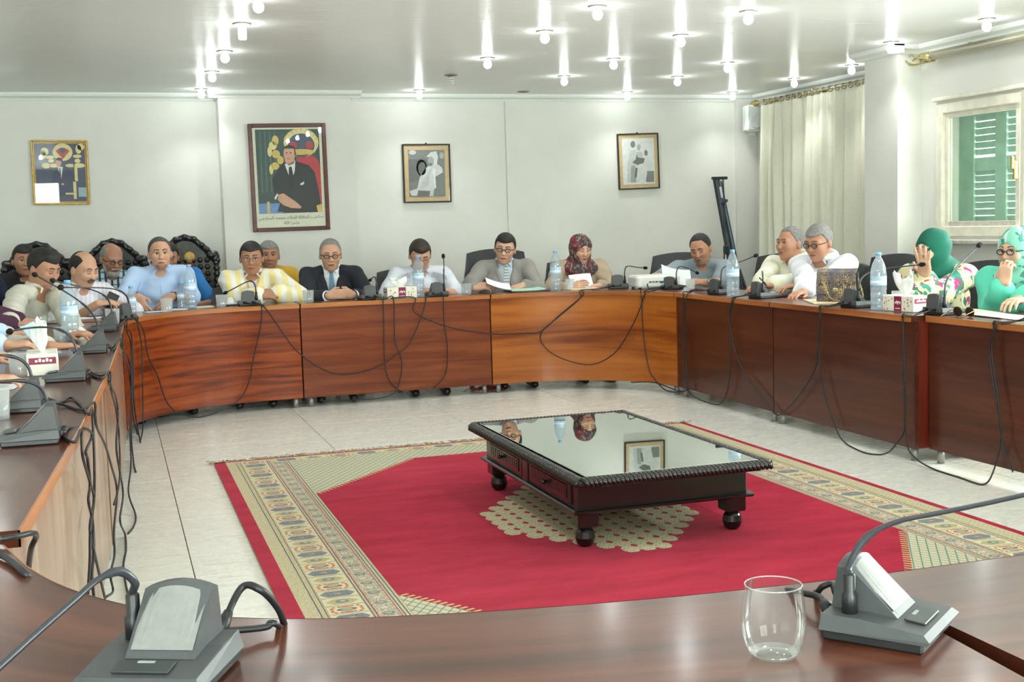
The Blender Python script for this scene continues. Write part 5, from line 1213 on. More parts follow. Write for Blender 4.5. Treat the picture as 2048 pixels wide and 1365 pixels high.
for i in range(0, len(cp)-1, 1):
    m_ = (cp[i]+cp[i+1])/2; d = unit(cp[i+1]-cp[i]); s_ = np.cross(d, [0, 0, 1] if i % 2 else [0, 1, .3]); s_ = unit(s_); L_ = np.linalg.norm(cp[i+1]-cp[i])*.62
    b.tube([m_+d*L_*math.cos(a)+s_*.0042*math.sin(a) for a in np.linspace(0, 2*PI, 9)], .0014, 4, caps=False)
tag(b.build('chain', M_GOLD, hb), kind='stuff')
# ------------------------------------------------------------------ people: one continuous skin surface each, grown from a distance field
class SDF:
    def __init__(s): s.p = []
    def cap(s, a, b, ra, rb=None, k=.02, op='u'):
        a = np.array(a, float); b = np.array(b, float); rb = ra if rb is None else rb; r = max(ra, rb)
        lo = np.minimum(a, b)-r; hi = np.maximum(a, b)+r; ba = b-a; L2 = ba@ba+1e-12
        def f(x, y, z):
            px, py, pz = x-a[0], y-a[1], z-a[2]
            h = np.clip((px*ba[0]+py*ba[1]+pz*ba[2])/L2, 0, 1)
            return np.sqrt((px-ba[0]*h)**2+(py-ba[1]*h)**2+(pz-ba[2]*h)**2)-(ra+(rb-ra)*h)
        s.p.append((lo, hi, f, k, op)); return s
    def ell(s, c, r, R=None, k=.02, op='u'):
        c = np.array(c, float); r = np.array(r, float); R = np.eye(3) if R is None else np.array(R, float)   # columns = axes
        e = np.sqrt(((R*r)**2).sum(1)); lo = c-e; hi = c+e
        def f(x, y, z):
            px, py, pz = x-c[0], y-c[1], z-c[2]
            q = [(px*R[0, i]+py*R[1, i]+pz*R[2, i])/r[i] for i in range(3)]
            k0 = np.sqrt(q[0]**2+q[1]**2+q[2]**2)+1e-9
            k1 = np.sqrt((q[0]/r[0])**2+(q[1]/r[1])**2+(q[2]/r[2])**2)+1e-9
            return k0*(k0-1)/k1
        s.p.append((lo, hi, f, k, op)); return s
    def plane(s, c, n, k=.005, op='i'):
        c = np.array(c, float); n = unit(n); big = np.array([9., 9, 9])
        s.p.append((c-big, c+big, lambda x, y, z: (x-c[0])*n[0]+(y-c[1])*n[1]+(z-c[2])*n[2], k, op)); return s
    def func(s, f, k=.005, op='i'):
        big = np.array([99., 99, 99]); s.p.append((-big, big, f, k, op)); return s
    @staticmethod
    def comb(D, d, k, op):
        if op == 'u': h = np.maximum(k-np.abs(D-d), 0)/k; return np.minimum(D, d)-h*h*k*.25
        if op == 's': d = -d
        if op == 'add': return D+d
        h = np.maximum(k-np.abs(D-d), 0)/k; return np.maximum(D, d)+h*h*k*.25
    def ev(s, P):
        P = np.asarray(P, float); D = np.full(len(P), 1.)
        for lo, hi, f, k, op in s.p: D = s.comb(D, f(P[:, 0], P[:, 1], P[:, 2]), k, op)
        return D
    def hit(s, O, d, L=.35):
        """first surface point along d from each origin"""
        O = np.asarray(O, float); t = np.zeros(len(O))
        for i in range(48):
            D = s.ev(O+t[:, None]*d); t = np.minimum(t+D*.8, L)
        return O+t[:, None]*d
    def mesh(s, res, pad=.02, lo=None, hi=None):
        us = [p for p in s.p if p[4] == 'u']
        lo = (np.min([p[0] for p in us], 0)-pad) if lo is None else np.array(lo); hi = (np.max([p[1] for p in us], 0)+pad) if hi is None else np.array(hi)
        n = np.ceil((hi-lo)/res).astype(int)+1
        ax = [(lo[i]+res*np.arange(n[i])).astype(np.float32) for i in range(3)]
        D = np.full(n, .5, np.float32)
        for a, b, f, k, op in s.p:
            m = k+.03
            i0 = np.clip(np.floor((a-m-lo)/res).astype(int), 0, n); i1 = np.clip(np.ceil((b+m-lo)/res).astype(int)+1, 0, n)
            if np.any(i1 <= i0): continue
            sl = tuple(slice(i0[i], i1[i]) for i in range(3))
            x = ax[0][sl[0]][:, None, None]; y = ax[1][sl[1]][None, :, None]; z = ax[2][sl[2]][None, None, :]
            D[sl] = s.comb(D[sl], f(x, y, z).astype(np.float32), np.float32(k), op)
        return surface_nets(D, lo, res)
def surface_nets(D, lo, res):
    S = D < 0; nx, ny, nz = D.shape
    c = np.zeros((nx-1, ny-1, nz-1), np.int8)
    offs = [(i, j, k) for i in (0, 1) for j in (0, 1) for k in (0, 1)]
    for (i, j, k) in offs: c += S[i:nx-1+i, j:ny-1+j, k:nz-1+k]
    act = (c > 0) & (c < 8); idx = np.argwhere(act)
    if len(idx) == 0: return np.zeros((0, 3)), np.zeros((0, 4), int)
    num = np.full(act.shape, -1, np.int32); num[act] = np.arange(len(idx))
    vals = np.stack([D[idx[:, 0]+i, idx[:, 1]+j, idx[:, 2]+k] for (i, j, k) in offs], 1)
    acc = np.zeros((len(idx), 3)); cnt_ = np.zeros(len(idx))
    for a in range(8):
        for b in range(a+1, 8):
            oa, ob = np.array(offs[a]), np.array(offs[b])
            if np.abs(oa-ob).sum() != 1: continue
            va, vb = vals[:, a], vals[:, b]; m = (va < 0) != (vb < 0)
            t = np.where(m, va/(va-vb+1e-12), 0)
            p = oa+(ob-oa)*t[:, None]; acc[m] += p[m]; cnt_[m] += 1
    V = lo+(idx+acc/cnt_[:, None])*res
    Fs = []
    for axi in range(3):
        u, v = (axi+1) % 3, (axi+2) % 3
        sa = [slice(None)]*3; sb = [slice(None)]*3; sa[axi] = slice(0, -1); sb[axi] = slice(1, None)
        A = S[tuple(sa)]; B = S[tuple(sb)]; e = np.argwhere(A != B)
        e = e[(e[:, u] > 0) & (e[:, v] > 0) & (e[:, u] < D.shape[u]-1) & (e[:, v] < D.shape[v]-1)]
        du = np.zeros(3, int); du[u] = 1; dv = np.zeros(3, int); dv[v] = 1
        q = np.stack([num[tuple((e-du-dv).T)], num[tuple((e-dv).T)], num[tuple(e.T)], num[tuple((e-du).T)]], 1)
        fl = ~A[tuple(e.T)]
        q[fl] = q[fl][:, ::-1]; Fs.append(q)
    return V, np.vstack(Fs)
def raw_mesh(name, V, Fq, m, parent, smooth=True):
    me = bpy.data.meshes.new(name); V = np.asarray(V, np.float32)-np.array(parent['_o'], np.float32); n = len(V); k = len(Fq)
    me.vertices.add(n); me.vertices.foreach_set('co', V.ravel()); me.loops.add(4*k); me.loops.foreach_set('vertex_index', np.asarray(Fq, np.int32).ravel())
    me.polygons.add(k); me.polygons.foreach_set('loop_start', np.arange(0, 4*k, 4, dtype=np.int32)); me.polygons.foreach_set('loop_total', np.full(k, 4, np.int32))
    me.polygons.foreach_set('use_smooth', np.ones(k, bool)); me.materials.append(m); me.update(calc_edges=True); me.validate()
    o = bpy.data.objects.new(name, me); COL.objects.link(o); o.parent = parent; return o

def m_skin(name, c, rough=.5):
    m = mat(name, c, rough, plain=True); t = NT(m); v = t.coord('Object'); n = t.noise(v, 14, 3); n2 = t.noise(v, 240, 2)
    lo = tuple(x*.88 for x in c[:3])+(1,); hi = tuple(min(1, x*1.08) for x in c[:3])+(1,)
    t.l(t.ramp(n, [(.3, lo), (.7, hi)]), t.b.inputs['Base Color']); t.bump(n2, .06, .002)
    t.b.inputs['Subsurface Weight'].default_value = .12; t.b.inputs['Subsurface Radius'].default_value = (.02, .008, .005); t.b.inputs['Subsurface Scale'].default_value = .5
    return m
SK_A = m_skin('skin_tan', rgb(202, 156, 128)); SK_B = m_skin('skin_brown', rgb(186, 136, 108)); SK_C = m_skin('skin_fair', rgb(208, 164, 138)); SK_D = m_skin('skin_deep', rgb(176, 126, 98))
M_HBLK = mat('hair_black', rgb(34, 30, 30), .6, bump=.5, bs=200, var=.3); M_HGRY = mat('hair_grey', rgb(132, 130, 128), .65, bump=.5, bs=200, var=.2); M_HDGY = mat('hair_dark_grey', rgb(74, 70, 68), .65, bump=.5, bs=200, var=.25); M_HBRN = mat('hair_brown', rgb(56, 44, 38), .6, bump=.5, bs=200, var=.2); M_HLGT = mat('beard_grey', rgb(172, 168, 162), .75, bump=.5, bs=200, var=.2)
M_EYEW = mat('eye_white', rgb(214, 208, 200), .3); M_IRIS = mat('iris_dark', rgb(38, 28, 24), .2); M_LASH = mat('lash', rgb(46, 34, 30), .6); M_LIP = mat('lips', rgb(158, 92, 82), .5); M_LIPF = mat('lips_rose', rgb(170, 88, 86), .45); M_STUB = mat('stubble', rgb(158, 120, 98), .7); M_SPEC = mat('spectacle_frame', rgb(44, 36, 34), .35); M_SPECT = mat('spectacle_wire', rgb(120, 112, 100), .3, .7)
M_LENS = m_pane('spectacle_lens', (.96, .98, .98, 1)); M_WATCH = mat('watch_steel', rgb(186, 188, 190), .25, .8); M_STRAP = mat('watch_strap', rgb(40, 34, 32), .5); M_TROU = mat('trousers_dark', rgb(58, 60, 70), .8); M_SHOE = mat('shoe_black', rgb(26, 24, 24), .4)
def cloth(name, c, var=.06, rough=.85, bump=.15): return mat(name, c, rough, var=var, vs=9, bump=bump, bs=260)

class Frame:
    """head frame: forward f, side s (the person's left), up u"""
    def __init__(s, c, yaw, pitch, roll, sc=.9):
        f0 = np.array([math.sin(yaw), -math.cos(yaw), 0]); s0 = np.array([math.cos(yaw), math.sin(yaw), 0]); u0 = np.array([0, 0, 1.])
        f = f0*math.cos(pitch)-u0*math.sin(pitch); u = u0*math.cos(pitch)+f0*math.sin(pitch)
        sd = s0*math.cos(roll)+u*math.sin(roll); u = np.cross(f, sd)*-1; u = u if u[2] > 0 else -u
        s.c = np.array(c, float); s.f = f; s.s = sd; s.u = u; s.k = sc; s.R = np.stack([f, sd, u], 1)
    def p(s, f, sd, u): return s.c+(s.f*f+s.s*sd+s.u*u)*s.k
    def arr(s, A): return s.c+s.k*(np.asarray(A)@s.R.T)

def head_sdf(S, H, female=False, jaw=1.0, fat=1.0):
    k = H.k; r = lambda *a: [x*k for x in a]
    S.ell(H.p(-.008, 0, .036), r(.100, .083, .094), H.R, k=.02*k)
    S.ell(H.p(.030, 0, -.030), r(.066, .066*fat, .078), H.R, k=.04*k)
    S.ell(H.p(.036, 0, -.072), r(.050, .052*jaw*fat, .042), H.R, k=.03*k)
    S.ell(H.p(.072, 0, -.098), r(.020, .022, .017), H.R, k=.03*k)
    for q in (-1, 1):
        S.ell(H.p(.070, q*.040, -.012), r(.026, .024*fat, .028), H.R, k=.03*k)
        S.ell(H.p(.082, q*.032, .036), r(.018, .026, .011), H.R, k=.02*k)
        S.ell(H.p(-.006, q*.085, -.004), r(.019, .010, .032), H.R, k=.008*k)
    for q in (-1, 1): S.ell(H.p(.103, q*.031, .014), r(.014, .018, .011), H.R, k=.014*k, op='s')
    S.cap(H.p(.092, 0, .022), H.p(.112, 0, -.016), .0085*k, .011*k, k=.014*k)
    S.ell(H.p(.110, 0, -.022), r(.014, .017, .010), H.R, k=.010*k)
    S.ell(H.p(.090, 0, -.052), r(.013, .024, .007), H.R, k=.010*k); S.ell(H.p(.089, 0, -.064), r(.012, .020, .007), H.R, k=.010*k)

def patch(S, H, G, off, m, name, root, d=None, start=.16):
    """thin piece laid on the face: G rows x cols of (side, up) in head units"""
    G = np.asarray(G, float); r, c = G.shape[:2]; d = -H.f if d is None else d
    A = np.stack([np.full(r*c, start), G[..., 0].ravel(), G[..., 1].ravel()], 1); O = H.arr(A)
    P = S.hit(O, d)-d*off*H.k
    b = MB(); b.grid(P.reshape(r, c, 3)); return b.build(name, m, root, True)
def ellg(cs, cu, rs_, ru, n=10, k=4, a0=0, a1=2*PI):
    return [[(cs+rs_*t*math.cos(a), cu+ru*t*math.sin(a)) for a in np.linspace(a0, a1, n)] for t in np.linspace(1, .02, k)]
def strip2(pts, w0, w1):
    pts = np.array(pts, float); T = np.gradient(pts, axis=0); T /= np.linalg.norm(T, axis=1)[:, None]; N = np.stack([-T[:, 1], T[:, 0]], 1); w = np.linspace(w0, w1, len(pts))[:, None]/2
    return np.stack([pts-N*w, pts, pts+N*w], 0)

def face(S, H, root, brow=M_HBLK, eyes='open', lip=M_LIP, gaze=0, brow_t=.0075, mous=None, beard=None, stub=False):
    for q in (-1, 1):
        patch(S, H, strip2([(q*(.012+.04*t), .0385+.007*math.sin(t*2.9)) for t in np.linspace(0, 1, 7)], brow_t, brow_t*.55), .0022, brow, 'eyebrow', root)
        if eyes == 'open':
            patch(S, H, ellg(q*.031, .0135, .0135, .0062), .0010, M_EYEW, 'eye', root); patch(S, H, ellg(q*.031+gaze, .0135, .0062, .0062), .0018, M_IRIS, 'iris', root)
            patch(S, H, strip2([(q*.031+x*.0155, .0135+.0068*math.cos(x*1.3)) for x in np.linspace(-1, 1, 7)], .0030, .0030), .0022, M_LASH, 'eyelid', root)
        else:
            patch(S, H, strip2([(q*.031+x*.0155, .0110-.0050*math.cos(x*1.4)) for x in np.linspace(-1, 1, 7)], .0036, .0036), .0016, M_LASH, 'eyelid', root)
    patch(S, H, ellg(0, -.0575, .025, .0075, 14), .0012, lip, 'lips', root)
    patch(S, H, strip2([(x*.024, -.0575+.0015*math.cos(x*3)) for x in np.linspace(-1, 1, 8)], .0022, .0022), .0020, M_LASH, 'mouth_line', root)
    if mous: patch(S, H, strip2([(x*.032, -.0405-.010*x*x) for x in np.linspace(-1, 1, 11)], .016, .016), .004, mous, 'moustache', root)
    if stub:
        G = [[(x*w, u-.018*(1-x*x)*(i/4)) for x in np.linspace(-1, 1, 13)] for i, (u, w) in enumerate(((-.072, .040), (-.080, .044), (-.088, .044), (-.096, .040), (-.104, .032)))]
        patch(S, H, G, .0012, M_STUB, 'stubble', root)
    if beard:
        B = SDF(); k = H.k
        B.ell(H.p(.040, 0, -.085), [.060*k, .056*k, .046*k], H.R, k=.02); B.ell(H.p(.070, 0, -.105), [.032*k, .036*k, .026*k], H.R, k=.02)
        for q in (-1, 1): B.cap(H.p(.015, q*.066, -.005), H.p(.035, q*.060, -.065), .012*k, .018*k, k=.02)
        B.cap(H.p(.098, -.028, -.048), H.p(.098, .028, -.048), .008*k, k=.01)
        B.ell(H.p(.100, 0, -.060), [.016*k, .020*k, .007*k], H.R, k=.008, op='s')
        V, Fq = B.mesh(.006); raw_mesh('beard', V, Fq, beard, root)
def hair(H, root, m, style='short', thick=.010):
    B = SDF(); k = H.k
    thick = {'bald': .005, 'high': .007, 'recede': .006}.get(style, thick)
    B.ell(H.p(-.010, 0, .037), [(.100+thick)*k, (.083+thick*.8)*k, (.094+thick)*k], H.R, k=.01)
    if style == 'crop': B.ell(H.p(.03, 0, .102), [.06*k, .06*k, .033*k], H.R, k=.03)
    if style == 'quiff': B.cap(H.p(.055, -.035, .110), H.p(.055, .035, .110), .020*k, k=.04)
    P = lambda x, y, z: ((x-H.c[0])*H.f[0]+(y-H.c[1])*H.f[1]+(z-H.c[2])*H.f[2])/k
    Q = lambda x, y, z: ((x-H.c[0])*H.s[0]+(y-H.c[1])*H.s[1]+(z-H.c[2])*H.s[2])/k
    U = lambda x, y, z: ((x-H.c[0])*H.u[0]+(y-H.c[1])*H.u[1]+(z-H.c[2])*H.u[2])/k
    # keep what lies above the hairline: forehead line, sideburns, nape
    def line(x, y, z):
        f, q, u = P(x, y, z), np.abs(Q(x, y, z)), U(x, y, z)
        hl = np.where(f > .045, (.094 if style == 'high' else .078)-(.075-q)*.15*(-1 if style == 'high' else 1), np.where(f > .005, -.01+(f-.005)*2.2, np.where(f > -.03, -.005, -.055)))
        return (hl-u)*k*.8
    B.func(line, k=.008, op='i')
    if style in ('bald', 'recede'):
        d0 = .0 if style == 'bald' else .055
        def top(x, y, z):
            f, q, u = P(x, y, z), np.abs(Q(x, y, z)), U(x, y, z)
            return (d0-.06-f if style == 'x' else np.maximum(np.maximum(q-.052, .062-u), d0-.045-f))*k*.8
        B.func(top, k=.012, op='s')
    V, Fq = B.mesh(.006)
    if len(V): return raw_mesh('hair', V, Fq, m, root)
def spectacles(S, H, root, m, r=.022, hh=.0155, wire=None):
    wire = wire or (.0030 if m is M_SPEC else .0016)
    g = bpy.data.objects.new('spectacles', None); COL.objects.link(g); g.parent = root; g['_o'] = list(root['_o'])
    fz = .108
    for q in (-1, 1):
        b = MB(); pts = [H.p(fz-.10*abs(q*.033+r*math.cos(a))*.35, q*.033+r*math.cos(a)*(1 if abs(math.cos(a)) < 2 else 1), .012+hh*math.sin(a)) for a in np.linspace(0, 2*PI, 18)]
        b.tube(pts, wire, 5, caps=False); b.build('rim', m, g, True)
        b = MB(); o = b.pts(pts[:-1]); b.face(range(o, o+17)); b.build('lens', M_LENS, g)
        MB().tube([H.p(.088, q*.056, .016), H.p(.06, q*.079, .016), H.p(0, q*.083, .014), H.p(-.02, q*.083, .0)], wire, 5).build('temple', m, g, True)
    MB().tube([H.p(fz, -.012, .016), H.p(fz+.008, 0, .019), H.p(fz, .012, .016)], wire, 5).build('bridge', m, g, True)

def ik(Sh, W, hint, l1=.29, l2=.26):
    Sh = np.array(Sh); W = np.array(W); v = W-Sh; d = np.linalg.norm(v)
    if d > (l1+l2)*.985: f = d/((l1+l2)*.985); l1 *= f; l2 *= f
    a = (l1*l1-l2*l2+d*d)/(2*d); h = math.sqrt(max(l1*l1-a*a, 1e-6)); u = v/d; n = np.array(hint, float); n = n-u*(n@u); n = unit(n)
    return Sh+u*a+n*h
def hand(S, W, d, n, side, curl=.5, spread=.12, thumb=.5, sc=1.0):
    """palm and five fingers from wrist W; d finger direction, n palm normal (fingers curl towards n), side +1: thumb on d x n side"""
    d = unit(d); n = np.array(n, float); n = unit(n-d*(n@d)); x = np.cross(d, n)*side
    p = lambda a, b, c: W+(d*a+x*b+n*c)*sc
    S.ell(p(.045, 0, .0), [.052*sc, .038*sc, .014*sc], np.stack([d, x, n], 1), k=.02)
    base = [(.088, .030), (.094, .010), (.090, -.010), (.080, -.028)]; L = [(.042, .026, .020), (.046, .029, .021), (.043, .027, .020), (.034, .021, .018)]
    for i, ((a, b), Ls) in enumerate(zip(base, L)):
        S.cap(p(.015, b*.5, 0), p(a, b, 0), .012*sc, .0105*sc, k=.012)
        q = p(a, b, 0); ang = .15+curl*.5; sp = spread*(1.5-i)*.5; dd = d*math.cos(sp)+x*math.sin(sp); r = .0094
        for j, l in enumerate(Ls):
            v = dd*math.cos(ang)+n*math.sin(ang); e = q+v*l*sc; S.cap(q, e, r*sc, (r-.0008)*sc, k=.004); q = e; r -= .0008; ang += curl*(.95 if j == 0 else .8)
    q = p(.022, .030, .006); t1 = unit(d*.62+x*.75*(1-.4*thumb)+n*.35*thumb); e = q+t1*.042*sc; S.cap(p(.01, .016, .002), q, .014*sc, .013*sc, k=.015); S.cap(q, e, .0125*sc, .0105*sc, k=.010)
    t2 = unit(d*.9+x*.25*(1-thumb)+n*.35*thumb-x*.2*thumb); S.cap(e, e+t2*.032*sc, .0102*sc, .0085*sc, k=.004)

def person(label, head, yaw=0, hyaw=None, hpitch=.1, hroll=0, sc=.9, lean=.10, skin=SK_A, hairs=(M_HBLK, 'short'), top=None, kind='shirt', fit=1.0, wid=1.0, sleeve=.95, arms=None, facek=None, glasses=None, female=False, neck_drop=.108, jaw=1., fat=1., trouser=None, collar=True, collar_m=None, group='people seated around the desks', legs=True):
    """head: centre of the head in the room; yaw 0 faces the camera end (-y), +90 degrees faces +x"""
    a = math.radians(yaw); H = Frame(head, math.radians(yaw if hyaw is None else hyaw), hpitch, hroll, sc)
    fw = np.array([math.sin(a), -math.cos(a), 0]); lf = np.array([math.cos(a), math.sin(a), 0]); up = np.array([0, 0, 1.])
    N = H.c-up*neck_drop-fw*.055; wid = wid*.93
    spine = unit(up+fw*lean*-1*-1)      # torso leans forward by `lean`
    pel = np.array([N[0], N[1], .50])-fw*(lean*.9*(N[2]-.5)*1.0+.02)
    ax = unit(N-pel); tl = np.linalg.norm(N-pel)
    root = thing('person', label, 'person', (pel[0], pel[1], 0), world=True, group=group)
    sh = {q: N-ax*.046+lf*q*.172*wid for q in (-1, 1)}
    arms = arms or {}
    B = SDF(); head_sdf(B, H, female, jaw, fat); Hd = SDF(); head_sdf(Hd, H, female, jaw, fat)
    B.cap(H.p(-.018, 0, -.05), N+ax*.005, .052*sc/.9, .058*sc/.9, k=.03)
    B.ell(N-ax*.085, [.12*wid, .062, .085], np.stack([lf, fw, ax], 1), k=.05); B.cap(N-ax*.13, pel, .07, .08, k=.04)
    C = SDF(); R3 = np.stack([lf, fw, ax], 1)
    g = .012*fit
    C.ell(N-ax*.185+fw*.005, [.172*wid+g, .108+g, .165], R3, k=.05); C.ell(N-ax*.36+fw*.015, [.165*wid+g, .122*(.6+.4*fat)+g, .19], R3, k=.08); C.cap(N-ax*.50, pel+ax*.02, .14*wid, .15*wid, k=.08)
    for q in (-1, 1): C.cap(N-ax*.018+lf*q*.045, sh[q]-ax*.004, .045+g*.5, .050+g*.7, k=.03)
    hands = {}
    for q in (-1, 1):
        sp = arms.get(q)
        if sp is None: sp = dict(w=N-ax*.42+fw*.28+lf*q*.12, d=fw, n=-up)
        W = np.array(sp['w'], float); E = np.array(sp['e']) if 'e' in sp else ik(sh[q], W, sp.get('hint', lf*q*.8-up*.7-fw*.3))
        B.cap(sh[q], E, .038, .036, k=.03); B.cap(E, W, .0375, .0265, k=.02)
        hand(B, W, sp.get('d', fw), sp.get('n', -up), sp.get('side', q if sp.get('flip') else -q), sp.get('curl', .45), sp.get('spread', .12), sp.get('thumb', .5), sp.get('sc', .95))
        ul = np.linalg.norm(E-sh[q]); fl = np.linalg.norm(W-E); tot = ul+fl; sl = sleeve*tot
        wide = 1.0 if kind != 'robe' else 1.08
        if sl <= ul: C.cap(sh[q], sh[q]+(E-sh[q])*sl/ul, (.054+g*.8)*wide, (.054+g)*wide, k=.025)
        else:
            C.cap(sh[q], E, (.054+g*.8)*wide, (.047+g)*wide, k=.025); f_ = (sl-ul)/fl; C.cap(E, E+(W-E)*f_, (.048+g)*wide, (.035+g*(1 if kind != 'robe' else 1.7))*wide, k=.03)
        hands[q] = (E, W)
        if sp.get('watch'):
            dd = unit(W-E); c0 = W-dd*.012; bnd = MB(); n1 = unit(np.cross(dd, up)); n2 = np.cross(dd, n1)
            wt = bpy.data.objects.new('wristwatch', None); COL.objects.link(wt); wt.parent = root; wt['_o'] = list(root['_o'])
            bnd.tube([c0+.0305*(n1*math.cos(t)+n2*math.sin(t)) for t in np.linspace(0, 2*PI, 17)], .005, 6, caps=False); bnd.build('strap', M_STRAP if sp['watch'] == 'dark' else M_WATCH, wt, True)
            fc = sp.get('wf', n2 if n2[2] > 0 else -n2); fc = unit(np.array(fc)-dd*(np.array(fc)@dd)); bx = np.cross(fc, dd)
            MB().lathe([(.017, -.004), (.018, .003), (.015, .006), (.0001, .006)], c0+fc*.032, 14, R=np.stack([dd, bx, fc], 1)).build('dial', M_WATCH, wt, True)
    # folds
    ph = (head[0]*7+head[1]*3) % 6.28
    C.func(lambda x, y, z: .0055*np.sin(38*(x*lf[0]+y*lf[1])+22*z+ph+3*np.sin(9*z+ph))*np.sin(17*z-11*(x*fw[0]+y*fw[1])+ph*2), k=.01, op='add')
    # neck opening
    if kind in ('shirt', 'polo', 'tee'):
        C.cap(N+ax*.10, N-ax*.002, .056*sc/.9, k=.010, op='s')
        vd = {'shirt': .06, 'polo': .075, 'tee': .02}[kind]
        C.cap(N+fw*.10+ax*.02, N+fw*.085-ax*vd, .018, .003, k=.008, op='s')
    if kind == 'robe':
        C.cap(N+ax*.10, N-ax*.005, .068, k=.02, op='s'); C.cap(N+fw*.11+ax*.02, N+fw*.10-ax*.12, .034, .006, k=.012, op='s')
    if kind == 'suit':
        C.cap(N+ax*.10, N-ax*.01, .066, k=.012, op='s')
        def vee(x, y, z):
            px, py, pz = x-N[0], y-N[1], z-N[2]; s_ = np.abs(px*lf[0]+py*lf[1]+pz*lf[2]); t_ = -(px*ax[0]+py*ax[1]+pz*ax[2]); f_ = px*fw[0]+py*fw[1]+pz*fw[2]
            return np.maximum(np.maximum(s_-.062*(1-t_/.30), t_-.30), .02-f_)
        C.func(vee, k=.006, op='s')
    cutz = .56
    V, Fq = C.mesh(.0085, lo=np.append((np.minimum(sh[1], sh[-1])-.0)[:2]*0-9, 0) if False else None)
    top_m = top; names = {'shirt': 'shirt', 'polo': 'polo_shirt', 'tee': 'tee_shirt', 'robe': 'robe', 'suit': 'jacket'}
    body_c = raw_mesh(names.get(kind, 'shirt'), V, Fq, top_m, root)
    V, Fq = B.mesh(.0062); raw_mesh('body', V, Fq, skin, root)
    # collars
    if collar and kind in ('shirt', 'polo', 'robe'):
        K = SDF(); cm = collar_m or top_m
        ring = [N+ax*.012+(lf*math.cos(t)*.060+fw*math.sin(t)*.062)*sc/.9+ax*(.022*(1-math.sin(t))*.5) for t in np.linspace(PI*.62, PI*2.38, 15)]
        for p0, p1 in zip(ring[:-1], ring[1:]): K.cap(p0, p1, .011, k=.012)
        for q in (-1, 1):
            e = N+fw*.066+lf*q*.030+ax*.002; K.cap(e, e+lf*q*.030-ax*.038+fw*.022, .010, .005, k=.012)
        V, Fq = K.mesh(.006); raw_mesh('collar', V, Fq, cm, root)
    if facek is not None: face(Hd, H, root, **facek)
    if hairs: hair(H, root, hairs[0], hairs[1])
    if glasses: spectacles(Hd, H, root, glasses)
    if legs:
        T = MB(); tm = trouser or M_TROU
        for q in (-1, 1):
            hp = np.array([pel[0], pel[1], .50])+lf*q*.09; kn = hp+fw*.40+lf*q*.03-up*.02; ft = np.array([*(kn+fw*.04)[:2], .09])
            lg = MB(); lg.tube([hp-fw*.06, hp, (hp+kn)/2, kn-fw*.04, kn+fw*.01-up*.03, (kn+ft)/2, ft], [.085, .09, .08, .068, .064, .056, .05], 12); lg.build('trouser_leg', tm, root, True)
            sf = SDF(); f0 = np.array([ft[0], ft[1], .045]); sf.cap(f0-fw*.03, f0+fw*.17-up*.012, .042, .030, k=.02); sf.plane((f0[0], f0[1], .004), (0, 0, -1)); Vs, Fs = sf.mesh(.012); raw_mesh('shoe', Vs, Fs, M_SHOE, root)
    return dict(root=root, H=H, N=N, ax=ax, fw=fw, lf=lf, C=C, B=B, Hd=Hd, sh=sh, arms=hands, pel=pel)
def chest_patch(I, G, off, m, name, up0=0):
    """piece of dress laid on the chest: G of (left, down-from-neck)"""
    G = np.asarray(G, float); r, c = G.shape[:2]
    O = I['N']+I['fw']*.34+G[..., 0].ravel()[:, None]*I['lf']-G[..., 1].ravel()[:, None]*I['ax']
    P = I['C'].hit(O, -I['fw'], .5)+I['fw']*off
    return MB().grid(P.reshape(r, c, 3)).build(name, m, I['root'], True)
def bilin(a, b, c, d, n=6, k=4): return [[tuple((1-v)*((1-u)*np.array(a)+u*np.array(b))+v*((1-u)*np.array(d)+u*np.array(c))) for u in np.linspace(0, 1, n)] for v in np.linspace(0, 1, k)]
def suit_front(I, shirt_m, tie_m, tie_dark=None):
    N, ax, fw, lf = I['N'], I['ax'], I['fw'], I['lf']
    D = SDF(); R3 = np.stack([lf, fw, ax], 1); D.ell(N-ax*.19, [.15, .104, .165], R3, k=.04); D.cap(N+ax*.0, N-ax*.05, .070, .09, k=.04); D.cap(N+ax*.10, N, .058, k=.01, op='s')
    V, Fq = D.mesh(.008); raw_mesh('dress_shirt', V, Fq, shirt_m, I['root'])
    K = SDF()
    ring = [N+ax*.020+lf*math.cos(t)*.060+fw*math.sin(t)*.062+ax*(.018*(1-math.sin(t))*.5) for t in np.linspace(PI*.58, PI*2.42, 15)]
    for p0, p1 in zip(ring[:-1], ring[1:]): K.cap(p0, p1, .012, k=.012)
    for q in (-1, 1): e = N+fw*.068+lf*q*.018+ax*.004; K.cap(e, e+lf*q*.024-ax*.040+fw*.018, .010, .005, k=.012)
    V, Fq = K.mesh(.006); raw_mesh('collar', V, Fq, shirt_m, I['root'])
    J = dict(I); J['C'] = D
    pts = [(0, -.004), (0, .03), (0, .10), (0, .17), (0, .24), (0, .30)]; w = [.034, .026, .040, .052, .058, .06]
    G = [[(x*wi/2, t) for x in (-1, -.4, .4, 1)] for (_, t), wi in zip(pts, w)]; chest_patch(J, G, .010, tie_m, 'tie')
    K = SDF(); K.ell(N+fw*.088-ax*.012, [.019, .012, .016], R3, k=.01); V, Fq = K.mesh(.005); raw_mesh('tie_knot', V, Fq, tie_m, I['root'])
def lapels(I, m):
    for q in (-1, 1):
        G = bilin((q*.050, .0), (q*.085, .05), (q*.022, .28), (q*.004, .27), 4, 8); chest_patch(I, G, .008, m, 'lapel')
def cuff(I, q, m, r=.040, L=.03):
    E, W = I['arms'][q]; d = unit(W-E); MB().tube([W-d*(L+.015), W-d*.012], [r, r*.98], 14).build('shirt_cuff', m, I['root'], True)
